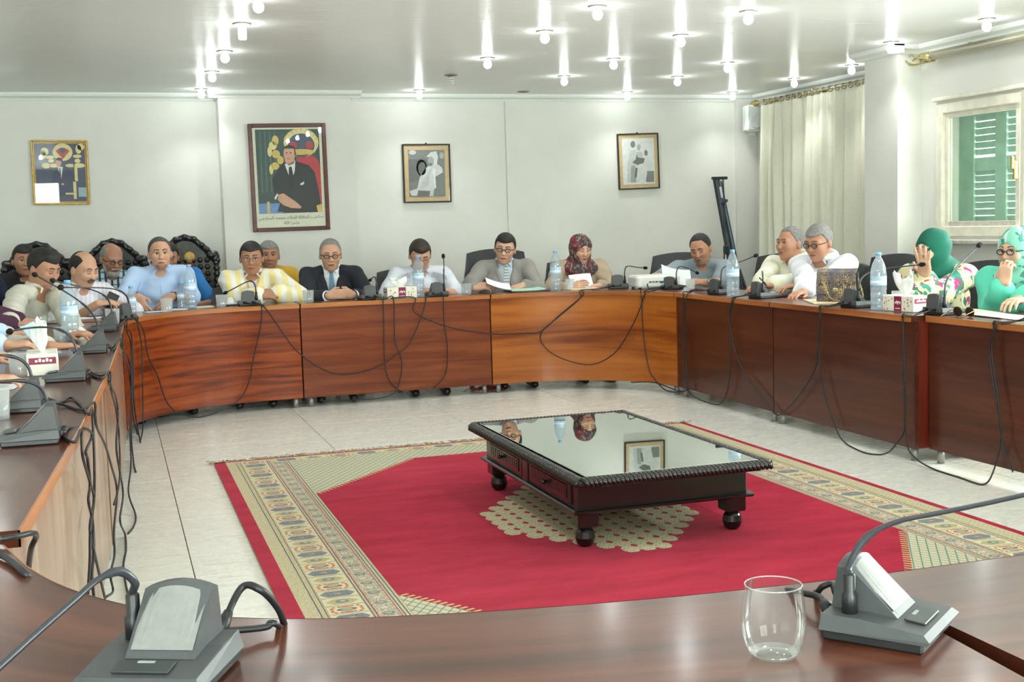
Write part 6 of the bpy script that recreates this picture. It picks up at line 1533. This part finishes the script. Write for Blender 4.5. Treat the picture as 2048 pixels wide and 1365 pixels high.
def stripes(name, c1, c2, scale, rot=0, axis='X', sharp=.5, c3=None):
    m = mat(name, c1, .85, plain=True); t = NT(m); v = t.coord('Object', (1, 1, 1), (0, 0, rot)); n = t.noise(v, 5, 2)
    o = t.sep(v); s = t.math('SINE', t.math('ADD', t.math('MULTIPLY', o[axis], scale), t.math('MULTIPLY', n, 2.5)))
    c = t.ramp(t.math('ADD', t.math('MULTIPLY', s, .5), .5), [(sharp-.12, c1), (sharp+.12, c2)])
    t.l(c, t.b.inputs['Base Color']); t.bump(t.noise(v, 300, 2), .15, .003); return m
def plaid(name):
    m = mat(name, (1, 1, 1, 1), .85, plain=True); t = NT(m); v = t.coord('Object'); o = t.sep(v)
    a = t.math('LESS_THAN', t.math('FRACT', t.math('MULTIPLY', o['X'], 22)), .38); h = t.math('LESS_THAN', t.math('FRACT', t.math('MULTIPLY', o['Z'], 20)), .22)
    c = t.mix(h, rgb(196, 216, 222), rgb(96, 140, 156)); c = t.mix(a, c, rgb(52, 70, 86)); t.l(c, t.b.inputs['Base Color']); return m
def blotch(name, base, cols, sc, thr=.42):
    m = mat(name, base, .8, plain=True); t = NT(m); v = t.coord('Object'); c = base
    for i, (col, s_) in enumerate(cols):
        n = t.noise(t.coord('Object', (1, 1, .8), (.3*i, .5*i, i)), sc*s_, 2, .4, .8); c = t.mix(t.math('LESS_THAN', n, thr-.015*i), c, col)
    t.l(c, t.b.inputs['Base Color']); t.bump(t.noise(v, 260, 2), .12, .003); return m
UP = np.array([0, 0, 1.])
def hd(px, py, **k): return at(px, py, **k)
def hw(px, py, Z=.80): return at(px, py, Z=Z)
FK = lambda **k: k
# ---- front row, left side
C_BEI = cloth('shirt_beige', rgb(206, 204, 190)); C_WHT = cloth('shirt_white', rgb(226, 228, 230)); C_LBL = cloth('shirt_light_blue', rgb(176, 200, 232)); C_NAVY = cloth('suit_navy_black', rgb(34, 37, 46)); C_GRYS = cloth('suit_grey', rgb(146, 143, 138)); C_GRYP = cloth('shirt_grey', rgb(134, 146, 152)); C_TAN = cloth('jacket_tan', rgb(176, 158, 134)); C_BLU = cloth('tee_blue', rgb(44, 122, 190)); C_YEL = cloth('shirt_yellow', rgb(214, 170, 58)); C_BLK = cloth('shirt_black', rgb(34, 32, 36)); C_PURP = cloth('shirt_purple', rgb(66, 28, 52)); C_NVJ = cloth('jacket_navy', rgb(34, 42, 72))
I = person('man in a beige shirt leaning to read aloud at the left desk, dark cropped hair', hd(86, 538, X=-.42), 52, 50, .42, 0, 1.0, .30, SK_B, (M_HBLK, 'quiff'), C_BEI, 'shirt', 1.2, 1.05, .94,
    {-1: dict(w=hw(104, 694, .80), d=(.95, .25, 0), n=-UP, curl=.35, hint=(-.5, -.6, -.5)), 1: dict(w=hw(150, 668, .80), d=(.6, -.7, 0), n=-UP, curl=.3)}, FK(eyes='down', stub=True), neck_drop=.12)
chest_patch(I, bilin((-.010, .09), (.012, .09), (.012, .34), (-.010, .34), 3, 8), .004, C_WHT, 'placket')
C_WSTR = stripes('shirt_white_fine_stripe', rgb(226, 226, 232), rgb(214, 212, 224), 220)
p2 = hd(166, 541, Y=8.98)
I = person('balding man with a moustache in a white shirt holding a phone', p2, 30, 42, .34, 0, .98, .22, SK_A, (M_HBLK, 'bald'), C_WSTR, 'shirt', 1.6, 1.05, .66,
    {-1: dict(w=hd(196, 608, Y=8.62)-UP*.0, d=(.95, .1, .1), n=(-.1, .3, -1), curl=.75, hint=(-.3, -.4, -1)), 1: dict(w=hd(246, 614, Y=8.72), d=(-.75, -.5, .25), n=(-.6, .3, -.4), curl=.7, hint=(.8, .3, -.6))}, FK(eyes='down', mous=M_HDGY), fat=1.1, neck_drop=.11)
ph_ = thing('mobile_phone', 'black mobile phone held by the moustached man', 'phone', hd(222, 602, Y=8.68), world=True); MB().box(hd(222, 602, Y=8.68), (.075, .010, .13), R=np.array(Matrix.Rotation(.5, 3, 'Y')@Matrix.Rotation(-.6, 3, 'X')), bev=.004).build('phone_case', M_NAVY, ph_); MB().box(hd(222, 602, Y=8.68)+np.array(Matrix.Rotation(.5, 3, 'Y')@Matrix.Rotation(-.6, 3, 'X'))@np.array([0, .0055, 0]), (.066, .001, .118), R=np.array(Matrix.Rotation(.5, 3, 'Y')@Matrix.Rotation(-.6, 3, 'X'))).build('screen', M_SHADE, ph_)
I = person('man in a light blue shirt facing the camera, hands on the curved desk', hd(320, 509, Y=9.42), 4, 2, .06, .02, .95, .06, SK_A, (M_HDGY, 'high'), C_LBL, 'shirt', 1.3, 1.12, .55,
    {-1: dict(w=hd(276, 594, Y=9.02), d=(.35, -.3, -.85), n=(.5, .6, -.2), curl=.35, spread=.3), 1: dict(w=hd(345, 593, Y=9.04), d=(-.75, -.35, -.6), n=(-.2, .5, -.8), curl=.3, spread=.2, watch='dark')}, FK(eyes='open', stub=True))
chest_patch(I, bilin((-.011, .09), (.011, .09), (.011, .36), (-.011, .36), 3, 8), .004, C_LBL, 'placket'); chest_patch(I, bilin((.06, .16), (.14, .15), (.14, .25), (.06, .26), 4, 4), .004, C_LBL, 'pocket')
ROBE_Y = stripes('robe_yellow_stripe', rgb(238, 222, 158), rgb(232, 232, 222), 75, 0, 'X', .5)
I = person('man in a yellow and white striped robe with rimless glasses', hd(503, 518, Y=9.5), -8, -8, .14, 0, .98, .10, SK_D, (M_HBLK, 'short'), ROBE_Y, 'robe', 1.6, 1.15, .93,
    {-1: dict(w=hd(520, 592, Y=9.14), d=(.9, -.2, .05), n=(0, .6, -.6), curl=.6), 1: dict(w=hd(552, 586, Y=9.16), d=(-.9, -.25, -.1), n=(0, .6, -.6), curl=.45, hint=(.9, 0, -.5))}, FK(eyes='open'), M_SPECT, collar_m=C_WHT)
chest_patch(I, bilin((-.032, .03), (.032, .03), (.022, .13), (-.022, .13), 4, 5), .003, C_WHT, 'undershirt')
for q in (-1, 1): chest_patch(I, bilin((q*.052, .0), (q*.062, .0), (q*.018, .20), (q*.006, .20), 3, 8), .006, cloth('robe_braid', rgb(222, 190, 110)), 'braid')
TIE_B = cloth('tie_blue', rgb(104, 140, 166))
I = person('grey-haired man in a dark suit and blue tie with clasped hands', hd(661, 511, Y=9.5), -9, -8, .20, 0, .96, .08, SK_A, (M_HGRY, 'high'), C_NAVY, 'suit', 1.6, 1.14, .90,
    {-1: dict(w=hd(657, 592, Y=9.12), d=(.85, -.4, .12), n=(.3, .8, -.3), curl=.55), 1: dict(w=hd(706, 590, Y=9.12), d=(-.85, -.4, .15), n=(-.3, .8, -.3), curl=.6)}, FK(eyes='down', brow=M_HDGY), M_SPEC)
suit_front(I, C_WHT, TIE_B); lapels(I, C_NAVY); cuff(I, -1, C_WHT, .042, .05); cuff(I, 1, C_WHT, .042, .05)
C_WPOLO = cloth('polo_white', rgb(222, 226, 236)); 
I = person('man in a white polo shirt bowed behind a water bottle', hd(840, 512, Y=9.45), -8, -6, .5, 0, .97, .14, SK_A, (M_HBRN, 'crop'), C_WPOLO, 'polo', 1.5, 1.15, .48,
    {-1: dict(w=hd(800, 588, Y=9.10), d=(.9, -.3, 0), n=-UP, curl=.35), 1: dict(w=hd(868, 582, Y=9.10), d=(-.9, -.2, .1), n=(0, .3, -1), curl=.6, hint=(.9, .1, -.4))}, FK(eyes='down'), M_SPECT, collar_m=cloth('polo_trim', rgb(150, 160, 172)))
for q in (-1, 1): chest_patch(I, bilin((q*.10, .02), (q*.19, .05), (q*.19, .085), (q*.08, .06), 5, 3), .003, cloth('polo_yoke', rgb(190, 196, 206)), 'shoulder_yoke')
TIE_S = stripes('tie_striped', rgb(224, 226, 222), rgb(150, 156, 158), 260, .0, 'Z', .5)
I = person('young man in a grey suit and striped tie with glasses, turning papers', hd(1010, 499, Y=9.5), -8, -24, .18, -.12, .97, .09, SK_C, (M_HBLK, 'crop'), C_GRYS, 'suit', 1.6, 1.15, .93,
    {-1: dict(w=hd(950, 577, Y=9.12), d=(.8, -.35, .2), n=(.3, .5, -.7), curl=.7), 1: dict(w=hd(1046, 571, Y=9.16), d=(-.85, -.3, -.15), n=(0, .3, -1), curl=.4)}, FK(eyes='down'), M_SPEC)
suit_front(I, cloth('shirt_pale_blue', rgb(196, 212, 226)), TIE_S); lapels(I, C_GRYS); cuff(I, -1, C_WHT, .040, .035)

def hijab(I, m, H, drape=.12, back=0):
    k = H.k; B = SDF(); N, ax, fw, lf = I['N'], I['ax'], I['fw'], I['lf']; R3 = np.stack([lf, fw, ax], 1)
    B.ell(H.p(-.012, 0, .034), [.116*k, .100*k, .112*k], H.R, k=.02); B.ell(H.p(.018, 0, -.045), [.083*k, .080*k, .090*k], H.R, k=.04)
    B.cap(H.p(-.02, 0, -.06), N-ax*.03, .082*k, .105, k=.04); B.ell(N-ax*.045, [.185, .125, .075], R3, k=.06)
    if back: B.ell(N-fw*.06-ax*.06, [.15, .10, .12], R3, k=.06)
    if drape: B.ell(N-ax*drape+fw*.05, [.085, .072, .10], R3, k=.05)
    B.ell(H.p(.115, 0, -.018), [.075*k, .056*k, .082*k], H.R, k=.012, op='s')
    B.func(lambda x, y, z: .003*np.sin(70*((x-H.c[0])*H.u[0]+(y-H.c[1])*H.u[1]+(z-H.c[2])*H.u[2])+30*((x-H.c[0])*H.f[0]+(y-H.c[1])*H.f[1]+(z-H.c[2])*H.f[2])), op='add')
    V, Fq = B.mesh(.0068); return raw_mesh('headscarf', V, Fq, m, I['root'])
SC_RED = blotch('scarf_patterned', rgb(64, 58, 60), [(rgb(120, 34, 46), 1), (rgb(130, 126, 120), 2.2), (rgb(146, 60, 62), 1.7)], 16, .45)
I = person('woman in a tan jacket and a dark red patterned headscarf reading', hd(1161, 500, Y=9.5), -6, 4, .26, .02, .93, .09, SK_C, None, C_TAN, 'suit', 1.6, 1.08, .93,
    {-1: dict(w=hd(1138, 577, Y=9.14), d=(.6, -.5, .3), n=(.6, .3, -.3), curl=.5), 1: dict(w=hd(1200, 572, Y=9.14), d=(-.8, -.4, 0), n=(-.1, .2, -1), curl=.45)}, FK(eyes='down', lip=M_LIPF, brow_t=.005), female=True, jaw=.92)
hijab(I, SC_RED, I['H']); 
D = SDF(); R3 = np.stack([I['lf'], I['fw'], I['ax']], 1); D.ell(I['N']-I['ax']*.19, [.13, .106, .165], R3, k=.04); V, Fq = D.mesh(.009); raw_mesh('blouse', V, Fq, cloth('blouse_black', rgb(30, 26, 32)), I['root'])
chest_patch(dict(I, C=D), bilin((-.035, .03), (.035, .03), (.03, .22), (-.03, .22), 4, 6), .012, SC_RED, 'scarf_end')
I = person('man in a grey polo shirt bending over white sheets', hd(1402, 499, Y=9.08), -28, -46, .38, .12, .97, .20, SK_B, (M_HBLK, 'high'), C_GRYP, 'polo', 1.3, 1.15, .5,
    {-1: dict(w=hd(1310, 552, Y=8.86), d=(.7, -.55, -.1), n=(.3, .2, -.9), curl=.7), 1: dict(w=hd(1410, 566, Y=8.68), d=(-.9, -.1, .15), n=(-.1, .5, -.7), curl=.5, watch='steel', wf=(-.2, -1, .3))}, FK(eyes='down', stub=True))
ROBE_C = stripes('robe_cream', rgb(228, 226, 198), rgb(234, 234, 220), 60, .4, 'Y', .5)
ROBE_W = stripes('robe_white', rgb(222, 224, 232), rgb(238, 238, 240), 50, .4, 'Y', .5)
def hood(I, m):
    N, ax, fw, lf = I['N'], I['ax'], I['fw'], I['lf']; B = SDF(); R3 = np.stack([lf, fw, ax], 1)
    ring = [N+ax*(.004+.03*(1-math.sin(t))*.5)+lf*math.cos(t)*.085+fw*(math.sin(t)*.085-.012) for t in np.linspace(PI*.66, PI*2.34, 13)]
    for a_, b_ in zip(ring[:-1], ring[1:]): B.cap(a_, b_, .022, k=.02)
    B.ell(N-fw*.10-ax*.03, [.09, .045, .085], R3, k=.05); V, Fq = B.mesh(.008); raw_mesh('hood', V, Fq, m, I['root'])
I = person('grey-haired man in a cream hooded robe seen in profile, looking left', hd(1581, 489, X=4.80), -60, -78, .02, 0, .98, .08, SK_B, (M_HGRY, 'high'), ROBE_C, 'robe', 1.5, 1.12, .93,
    {-1: dict(w=hd(1524, 572, X=4.36), d=(-.9, -.3, -.1), n=(-.2, .3, -.9), curl=.5), 1: dict(w=hd(1545, 572, X=4.34), d=(-.9, .1, .05), n=(0, 0, -1), curl=.6)}, FK(eyes='open', brow=M_HDGY), fat=1.1); hood(I, ROBE_C)
pen = thing('pen', 'black pen between the fingers of the man in the cream robe', 'pen', hd(1522, 562, X=4.28), world=True); q0 = hd(1519, 556, X=4.28); q1 = hd(1534, 572, X=4.26); MB().tube([q0, q1], .005, 8).build('barrel', M_NAVY, pen); MB().tube([q1, q1+(q1-q0)*.12], [.004, .001], 8).build('nib', M_WATCH, pen)
I = person('grey-haired man in a white hooded robe and glasses bent over a notebook', hd(1638, 487, X=4.70), -55, -66, .26, 0, 1.0, .16, SK_B, (M_HGRY, 'short'), ROBE_W, 'robe', 1.5, 1.12, .93,
    {-1: dict(w=hd(1606, 585, X=4.24), d=(-.85, -.4, -.05), n=(-.1, 0, -1), curl=.4, hint=(.2, -.8, -.6)), 1: dict(w=hd(1600, 572, X=4.30), d=(-.9, .2, 0), n=-UP, curl=.4)}, FK(eyes='down', brow=M_HDGY), M_SPEC); hood(I, ROBE_W)
FLOR = blotch('robe_floral', rgb(214, 204, 160), [(rgb(52, 140, 118), 1), (rgb(168, 40, 112), 1.5), (rgb(70, 110, 96), 2.2), (rgb(224, 220, 196), 1.2)], 9, .43)
SC_GRN = cloth('scarf_green', rgb(10, 98, 80), .10); SC_TEAL = blotch('scarf_aqua', rgb(134, 200, 180), [(rgb(196, 222, 212), 1), (rgb(78, 128, 122), 2), (rgb(60, 160, 140), 1.4)], 9, .42); C_TURQ = cloth('robe_turquoise', rgb(92, 204, 176), .06)
p12 = hd(1866, 502, X=4.78)
Wf = hd(1852, 552, X=4.56)
I = person('woman in a green headscarf and floral robe shielding her face with a hand', p12, -62, -82, .12, 0, .96, .06, SK_C, None, FLOR, 'robe', 1.5, 1.12, .90,
    {-1: dict(w=Wf, d=(-.35, -.2, 1), n=(.75, .55, .2), curl=.15, spread=.28, thumb=.3, sc=1.0, hint=(-.2, -.6, -1)), 1: dict(w=hd(1808, 590, X=4.40), d=(-.95, -.1, -.1), n=-UP, curl=.35)}, FK(eyes='down', lip=M_LIPF, brow_t=.005), female=True, jaw=.92, collar=False)
hijab(I, SC_GRN, I['H'], 0.10, 1)
I = person('woman in an aqua headscarf, glasses and turquoise robe resting chin on hand', hd(2034, 504, X=4.74), -62, -76, .10, 0, .96, .08, SK_C, None, C_TURQ, 'robe', 1.5, 1.12, .90,
    {-1: dict(w=hd(2010, 568, X=4.52), d=(.12, .1, 1), n=(.85, .4, .2), curl=.95, thumb=.8, hint=(-.4, -.5, -1), watch='steel'), 1: dict(w=hd(2040, 600, X=4.40), d=(-.8, -.4, 0), n=-UP, curl=.4)}, FK(eyes='open', lip=M_LIPF, brow_t=.005), M_SPEC, female=True, jaw=.92, collar=False)
hijab(I, SC_TEAL, I['H'], .10)
# ---- second row against the wall, and the sitters cut by the left edge
G2 = 'people on the chairs behind the front row'
person('young man in a black shirt behind the beige-shirted reader', hd(48, 523, Y=10.25), 6, 12, .06, 0, .95, .05, SK_B, (M_HBLK, 'crop'), C_BLK, 'shirt', 1.2, 1.05, .5, None, FK(eyes='open'), group=G2)
I = person('bald man with a grey beard and glasses in a checked shirt', hd(223, 520, Y=10.2), 8, 22, .34, 0, .97, .06, SK_D, (M_HGRY, 'bald'), plaid('shirt_checked'), 'shirt', 1.3, 1.15, .5,
    {-1: dict(w=hd(262, 577, Y=9.98), d=(.9, -.2, 0), n=(0, .6, -.6), curl=.4), 1: dict(w=hd(226, 580, Y=9.96), d=(-.9, -.2, 0), n=(0, .6, -.6), curl=.4)}, FK(eyes='down', beard=M_HLGT, brow=M_HGRY), M_SPEC, group=G2)
person('man in a bright blue tee shirt hidden behind the light-blue-shirted man', hd(336, 516, Y=10.3), -4, 0, .30, 0, .95, .06, SK_B, (M_HBLK, 'short'), C_BLU, 'tee', 1.4, 1.2, .42,
    {1: dict(w=hd(392, 612, Y=10.0), d=(-.2, -.6, -.6), n=(-1, 0, 0), curl=.4), -1: dict(w=hd(290, 612, Y=10.0), d=(.2, -.6, -.6), n=(1, 0, 0), curl=.4)}, FK(eyes='down'), group=G2, collar=False)
person('grey-haired man in a yellow shirt behind the yellow-robed man', hd(538, 513, Y=10.25), -6, -4, .06, .0, .95, .04, SK_D, (M_HGRY, 'short'), C_YEL, 'shirt', 1.3, 1.0, .5, {1: dict(w=hd(588, 606, Y=9.98), d=(-.1, -.5, -.8), n=(-1, 0, 0), curl=.4)}, FK(eyes='open', stub=True), group=G2)
G3 = 'people at the left edge of the view'
person('person in a navy jacket cut by the left edge behind the reader', at(-42, 502, Y=9.2), 62, 62, .05, 0, .95, .05, SK_B, (M_HBLK, 'short'), C_NVJ, 'shirt', 1.4, 1.08, .93, None, FK(eyes='open'), group=G3)
person('person in a purple shirt cut by the left edge, hands with a pencil', (-.92, 7.25, 1.17), 78, 78, .1, 0, .95, .10, SK_A, (M_HBLK, 'short'), C_PURP, 'shirt', 1.4, 1.05, .95,
    {1: dict(w=hw(44, 642, .81), d=(.85, -.35, -.05), n=-UP, curl=.55), -1: dict(w=hw(30, 650, .81), d=(.9, -.1, .05), n=-UP, curl=.6)}, FK(eyes='down'), group=G3)
pn = thing('pencil', 'short white pencil between fingers above the blue sheet', 'pencil', hw(76, 638, .84), world=True); q0 = hw(70, 648, .82); q1 = hw(82, 636, .86); MB().tube([q0, q1], .005, 6).build('shaft', M_PAP, pn); MB().tube([q0, q0+(q0-q1)*.15], [.005, .001], 6).build('tip', M_NAVY, pn)
person('person in a pale blue shirt cut by the left edge, fingers on the blue sheet', (-.90, 6.35, 1.17), 80, 80, .1, 0, .95, .10, SK_A, (M_HBLK, 'short'), cloth('shirt_ice_blue', rgb(190, 212, 234)), 'shirt', 1.4, 1.05, .93,
    {1: dict(w=hw(14, 668, .81), d=(.95, -.15, .0), n=-UP, curl=.5), -1: dict(w=hw(14, 692, .82), d=(.95, .0, .1), n=(0, .3, -1), curl=.55)}, FK(eyes='down'), group=G3)
I = person('person with a white cuff cut by the left edge beside the tumbler', (-.95, 5.2, 1.17), 84, 84, .1, 0, .95, .10, SK_A, (M_HDGY, 'short'), C_WHT, 'shirt', 1.4, 1.05, .95,
    {1: dict(w=hw(-12, 712, .81), d=(.9, -.2, -.1), n=-UP, curl=.8), -1: dict(w=hw(-30, 760, .81), d=(.9, 0, 0), n=-UP, curl=.6)}, FK(eyes='down'), group=G3)

# ------------------------------------------------------------------ chairs
M_LEA = mat('leather_black', rgb(40, 42, 44), .38, var=.1, vs=40, bump=.15, bs=300); M_CHR = mat('chair_plastic', rgb(26, 27, 29), .45)
def office_chair():
    o = thing('office_chair', 'x', 'chair')
    # local: front is -y, seat at .45
    b = MB(); G = []
    n, k = 13, 12
    def back(u, v, side):
        x = (u-.5)*.56*(1-.12*max(0, v-.55)/.45); z = .52+.50*v-.03*(2*u-1)**2*(v > .7); y = .235+.07*v+.05*(2*u-1)**2*-1
        edge = min(1, 6*min(u, 1-u), 6*min(v, 1-v)); th = .018+.024*math.sqrt(max(edge, 0)); return (x, y+side*th, z)
    b.grid(np.array([[back(i/(n-1), j/(k-1), -1) for i in range(n)] for j in range(k)])); b.grid(np.array([[back(i/(n-1), j/(k-1), 1) for i in range(n)][::-1] for j in range(k)]))
    rim = [(i/(n-1), 0) for i in range(n)]+[(1, j/(k-1)) for j in range(1, k)]+[(i/(n-1), 1) for i in range(n-2, -1, -1)]+[(0, j/(k-1)) for j in range(k-2, 0, -1)]
    b.grid(np.array([[back(u, v, -1) for u, v in rim], [back(u, v, 1) for u, v in rim]])[::-1], closed=True); b.build('backrest', M_LEA, o, True)
    s = SDF(); s.ell((0, 0, .455), (.27, .26, .055), k=.02); s.ell((0, -.02, .44), (.265, .255, .05), k=.02); V, Fq = s.mesh(.016); o['_o'] = (0, 0, 0); raw_mesh('seat', V, Fq, M_LEA, o)
    for q in (-1, 1): MB().tube(spline([(q*.285, .24, .60), (q*.295, .12, .64), (q*.295, -.12, .64), (q*.285, -.18, .60), (q*.27, -.12, .44)], 5), .017, 8).build('armrest', M_CHR, o, True)
    MB().tube([(0, 0, .42), (0, 0, .09)], .028, 12).build('column', M_CHR, o, True); MB().tube([(0, .20, .44), (0, .29, .50), (0, .27, .62)], .022, 8).build('back_bracket', M_CHR, o, True)
    for i in range(5):
        a = 2*PI*i/5+.3; d = np.array([math.cos(a), math.sin(a), 0]); MB().tube([d*.02+UP*.10, d*.28+UP*.062], [.026, .016], 8).build('base_arm', M_CHR, o, True)
        cs = MB(); R = np.stack([d, UP, np.cross(d, UP)], 1); cs.lathe([(.012, -.02), (.027, -.018), (.027, .018), (.012, .02)], d*.285+UP*.028, 12, R=R); cs.build('caster', M_CHR, o, True)
    return o
proto = None
def chair(label, x, y, yaw, z=1.0):
    """yaw as for people; chair back behind the sitter"""
    global proto
    if proto is None: o = proto = office_chair()
    else: o = copy_tree(proto)
    o.location = (x, y, 0); o.rotation_euler = (0, 0, math.radians(yaw)); o.scale = (1, 1, z); o['label'] = label; o['group'] = 'black leather chairs around the desks'; return o
def cx(px, Y): return at(px, 560, Y=Y)[0]
chair('black leather chair of the yellow-robed man', cx(492, 9.7), 9.68, -2, .86)
chair('black leather chair of the dark-suited man', cx(668, 9.7), 9.68, -6, .93)
chair('black leather chair of the man in the white polo', cx(822, 9.75), 9.72, -4, .93)
chair('tall black leather chair of the grey-suited man', cx(1002, 9.75), 9.72, -6, 1.06)
chair('black leather chair of the woman in the patterned headscarf', cx(1160, 9.75), 9.72, -10, .95)
chair('wide black leather chair left of the grey-shirted man', cx(1352, 9.45), 9.42, -34, .98)
chair('black leather chair between the grey-shirted man and the robed men', 4.98, 8.55, -52, .97)
chair('black leather chair of the man in the cream robe', 5.05, 8.02, -80, .9)
chair('black leather chair of the man in the white robe', 4.98, 7.30, -84, .98)
chair('black leather chair of the woman in the green headscarf', 5.04, 6.42, -88, .95)
chair('black leather chair of the turquoise-robed woman', 5.02, 5.72, -92, .92)
chair('black leather chair of the beige-shirted reader', -.80, 8.75, 55, .85)
chair('black leather chair of the moustached man', -.38, 9.32, 34, .82)
chair('black leather chair of the light-blue-shirted man', .34, 9.62, 4, .82)
chair('black leather chair of the purple-shirted person', -1.0, 7.28, 78, .8)
chair('black leather chair of the pale-blue-shirted person', -1.0, 6.38, 80, .8)
chair('black leather chair of the white-cuffed person', -1.04, 5.22, 84, .8)

M_CARV = mat('carved_dark_wood', rgb(36, 34, 33), .3, var=.3, vs=60, bump=.6, bs=70, coat=.4); M_CARVP = mat('carved_panel_wood', rgb(66, 66, 60), .45, var=.25, vs=40, bump=.8, bs=60)
def ornate_chair(label, x, y, emblem=False, sx=1.0, dz=0):
    o = thing('carved_armchair', label, 'chair', (x, y, 0), 0, group='carved black armchairs along the wall'); o['_o'] = (0, 0, 0)
    w = .25*sx; zt = 1.09+dz
    # back panel
    arch = [(-w+.01, .5), (w-.01, .5), (w-.01, zt-.05), (w*.82, zt-.02), (w*.72, zt+.03), (w*.55, zt+.07), (w*.30, zt+.125), (0, zt+.145), (-w*.30, zt+.125), (-w*.55, zt+.07), (-w*.72, zt+.03), (-w*.82, zt-.02), (-w+.01, zt-.05)]
    M3 = (np.array([[1, 0, 0], [0, 0, -1], [0, 1, 0]], float), (0, .25, 0)); b = MB(); b.prism(arch, -.012, .012, M3); b.build('back_panel', M_CARVP, o)
    cv = MB()
    for i in range(7):
        for j in range(9):
            xx = (i-3)*.058*sx; zz2 = .60+j*.058
            cv.lathe([(.026, 0), (.018, .010), (.0001, .014)], (xx, .238, zz2), 6, R=np.array([[1, 0, 0], [0, 0, -1], [0, 1, 0]], float))
    tag(cv.build('carved_relief', M_CARV, o, True), kind='stuff')
    # crest rail: scalloped arch
    cp = [(-w-.012, zt-.06), (-w*.82, zt-.02), (-w*.72, zt+.03), (-w*.55, zt+.07), (-w*.30, zt+.125), (0, zt+.145), (w*.30, zt+.125), (w*.55, zt+.07), (w*.72, zt+.03), (w*.82, zt-.02), (w+.012, zt-.06)]
    s = SDF(); pts = spline([(p[0], .245, p[1]) for p in cp], 4)
    for a_, c_ in zip(pts[:-1], pts[1:]): s.cap(a_, c_, .022, k=.014)
    for i in range(0, len(pts), 4): s.ell(pts[i]+np.array([0, -.01, .012]), (.024, .03, .022), k=.012)
    for q in (-1, 1): s.ell((q*(w-.01), .245, zt+.0), (.035, .035, .03), k=.02)
    V, Fq = s.mesh(.009); raw_mesh('crest_rail', V, Fq, M_CARV, o)
    for q in (-1, 1):
        b = MB(); pr = [(.03, .0)]; z = .02
        while z < zt-.03: pr += [(.022, z), (.034, z+.022), (.022, z+.044)]; z += .05
        b.lathe(pr, (q*w, .245, 0), 10); b.build('back_post', M_CARV, o, True)
        b = MB(); b.lathe([(.03, 0), (.03, .1), (.02, .14), (.034, .2), (.02, .3), (.03, .38), (.03, .44), (.02, .5), (.028, .6), (.02, .66)], (q*w, -.22, 0), 10); b.build('leg', M_CARV, o, True)
        MB().tube(spline([(q*w, .24, .72), (q*w, .05, .69), (q*w, -.15, .68), (q*w*1.05, -.26, .64)], 5), .026, 8).build('armrest', M_CARV, o, True)
    b = MB(); b.box((0, 0, .40), (2*w, .5, .07), bev=.012); b.build('seat_frame', M_CARV, o); s = SDF(); s.ell((0, 0, .445), (w*.95, .23, .05)); V, Fq = s.mesh(.018); raw_mesh('cushion', V, Fq, M_LEA, o)
    if emblem:
        R = np.array([[1, 0, 0], [0, 0, -1], [0, 1, 0]], float)
        MB().lathe([(.05, .0), (.05, .006), (.042, .010), (.0001, .008)], (.03, .236, zt-.02), 20, R=R).build('gilt_medallion', M_FGOLD, o, True); e = MB()
        for i in range(3): e.box((.015+i*.015, .224, zt-.02), (.005, .004, .04))
        e.build('medallion_mark', M_CARV, o)
        MB().lathe([(.045, .0), (.045, .006), (.0001, .007)], (.03, .237, zt-.11), 20, R=R).build('red_rosette', mat('rosette_red', rgb(150, 52, 44), .5), o, True)
    return o
ornate_chair('carved black armchair with arched crest behind the young man in black', -.565, 10.42)
ornate_chair('carved black armchair with arched crest behind the grey-bearded man', .02, 10.42, dz=.005)
ornate_chair('carved black armchair with a gilt medallion on its back behind the blue tee shirt', .60, 10.42, emblem=True, dz=.02)
chair('black leather chair of the grey-haired man in yellow', cx(548, 10.45), 10.45, -4, .78)
chair('black leather chair of the navy-jacketed person', -1.25, 9.35, 62, .78)
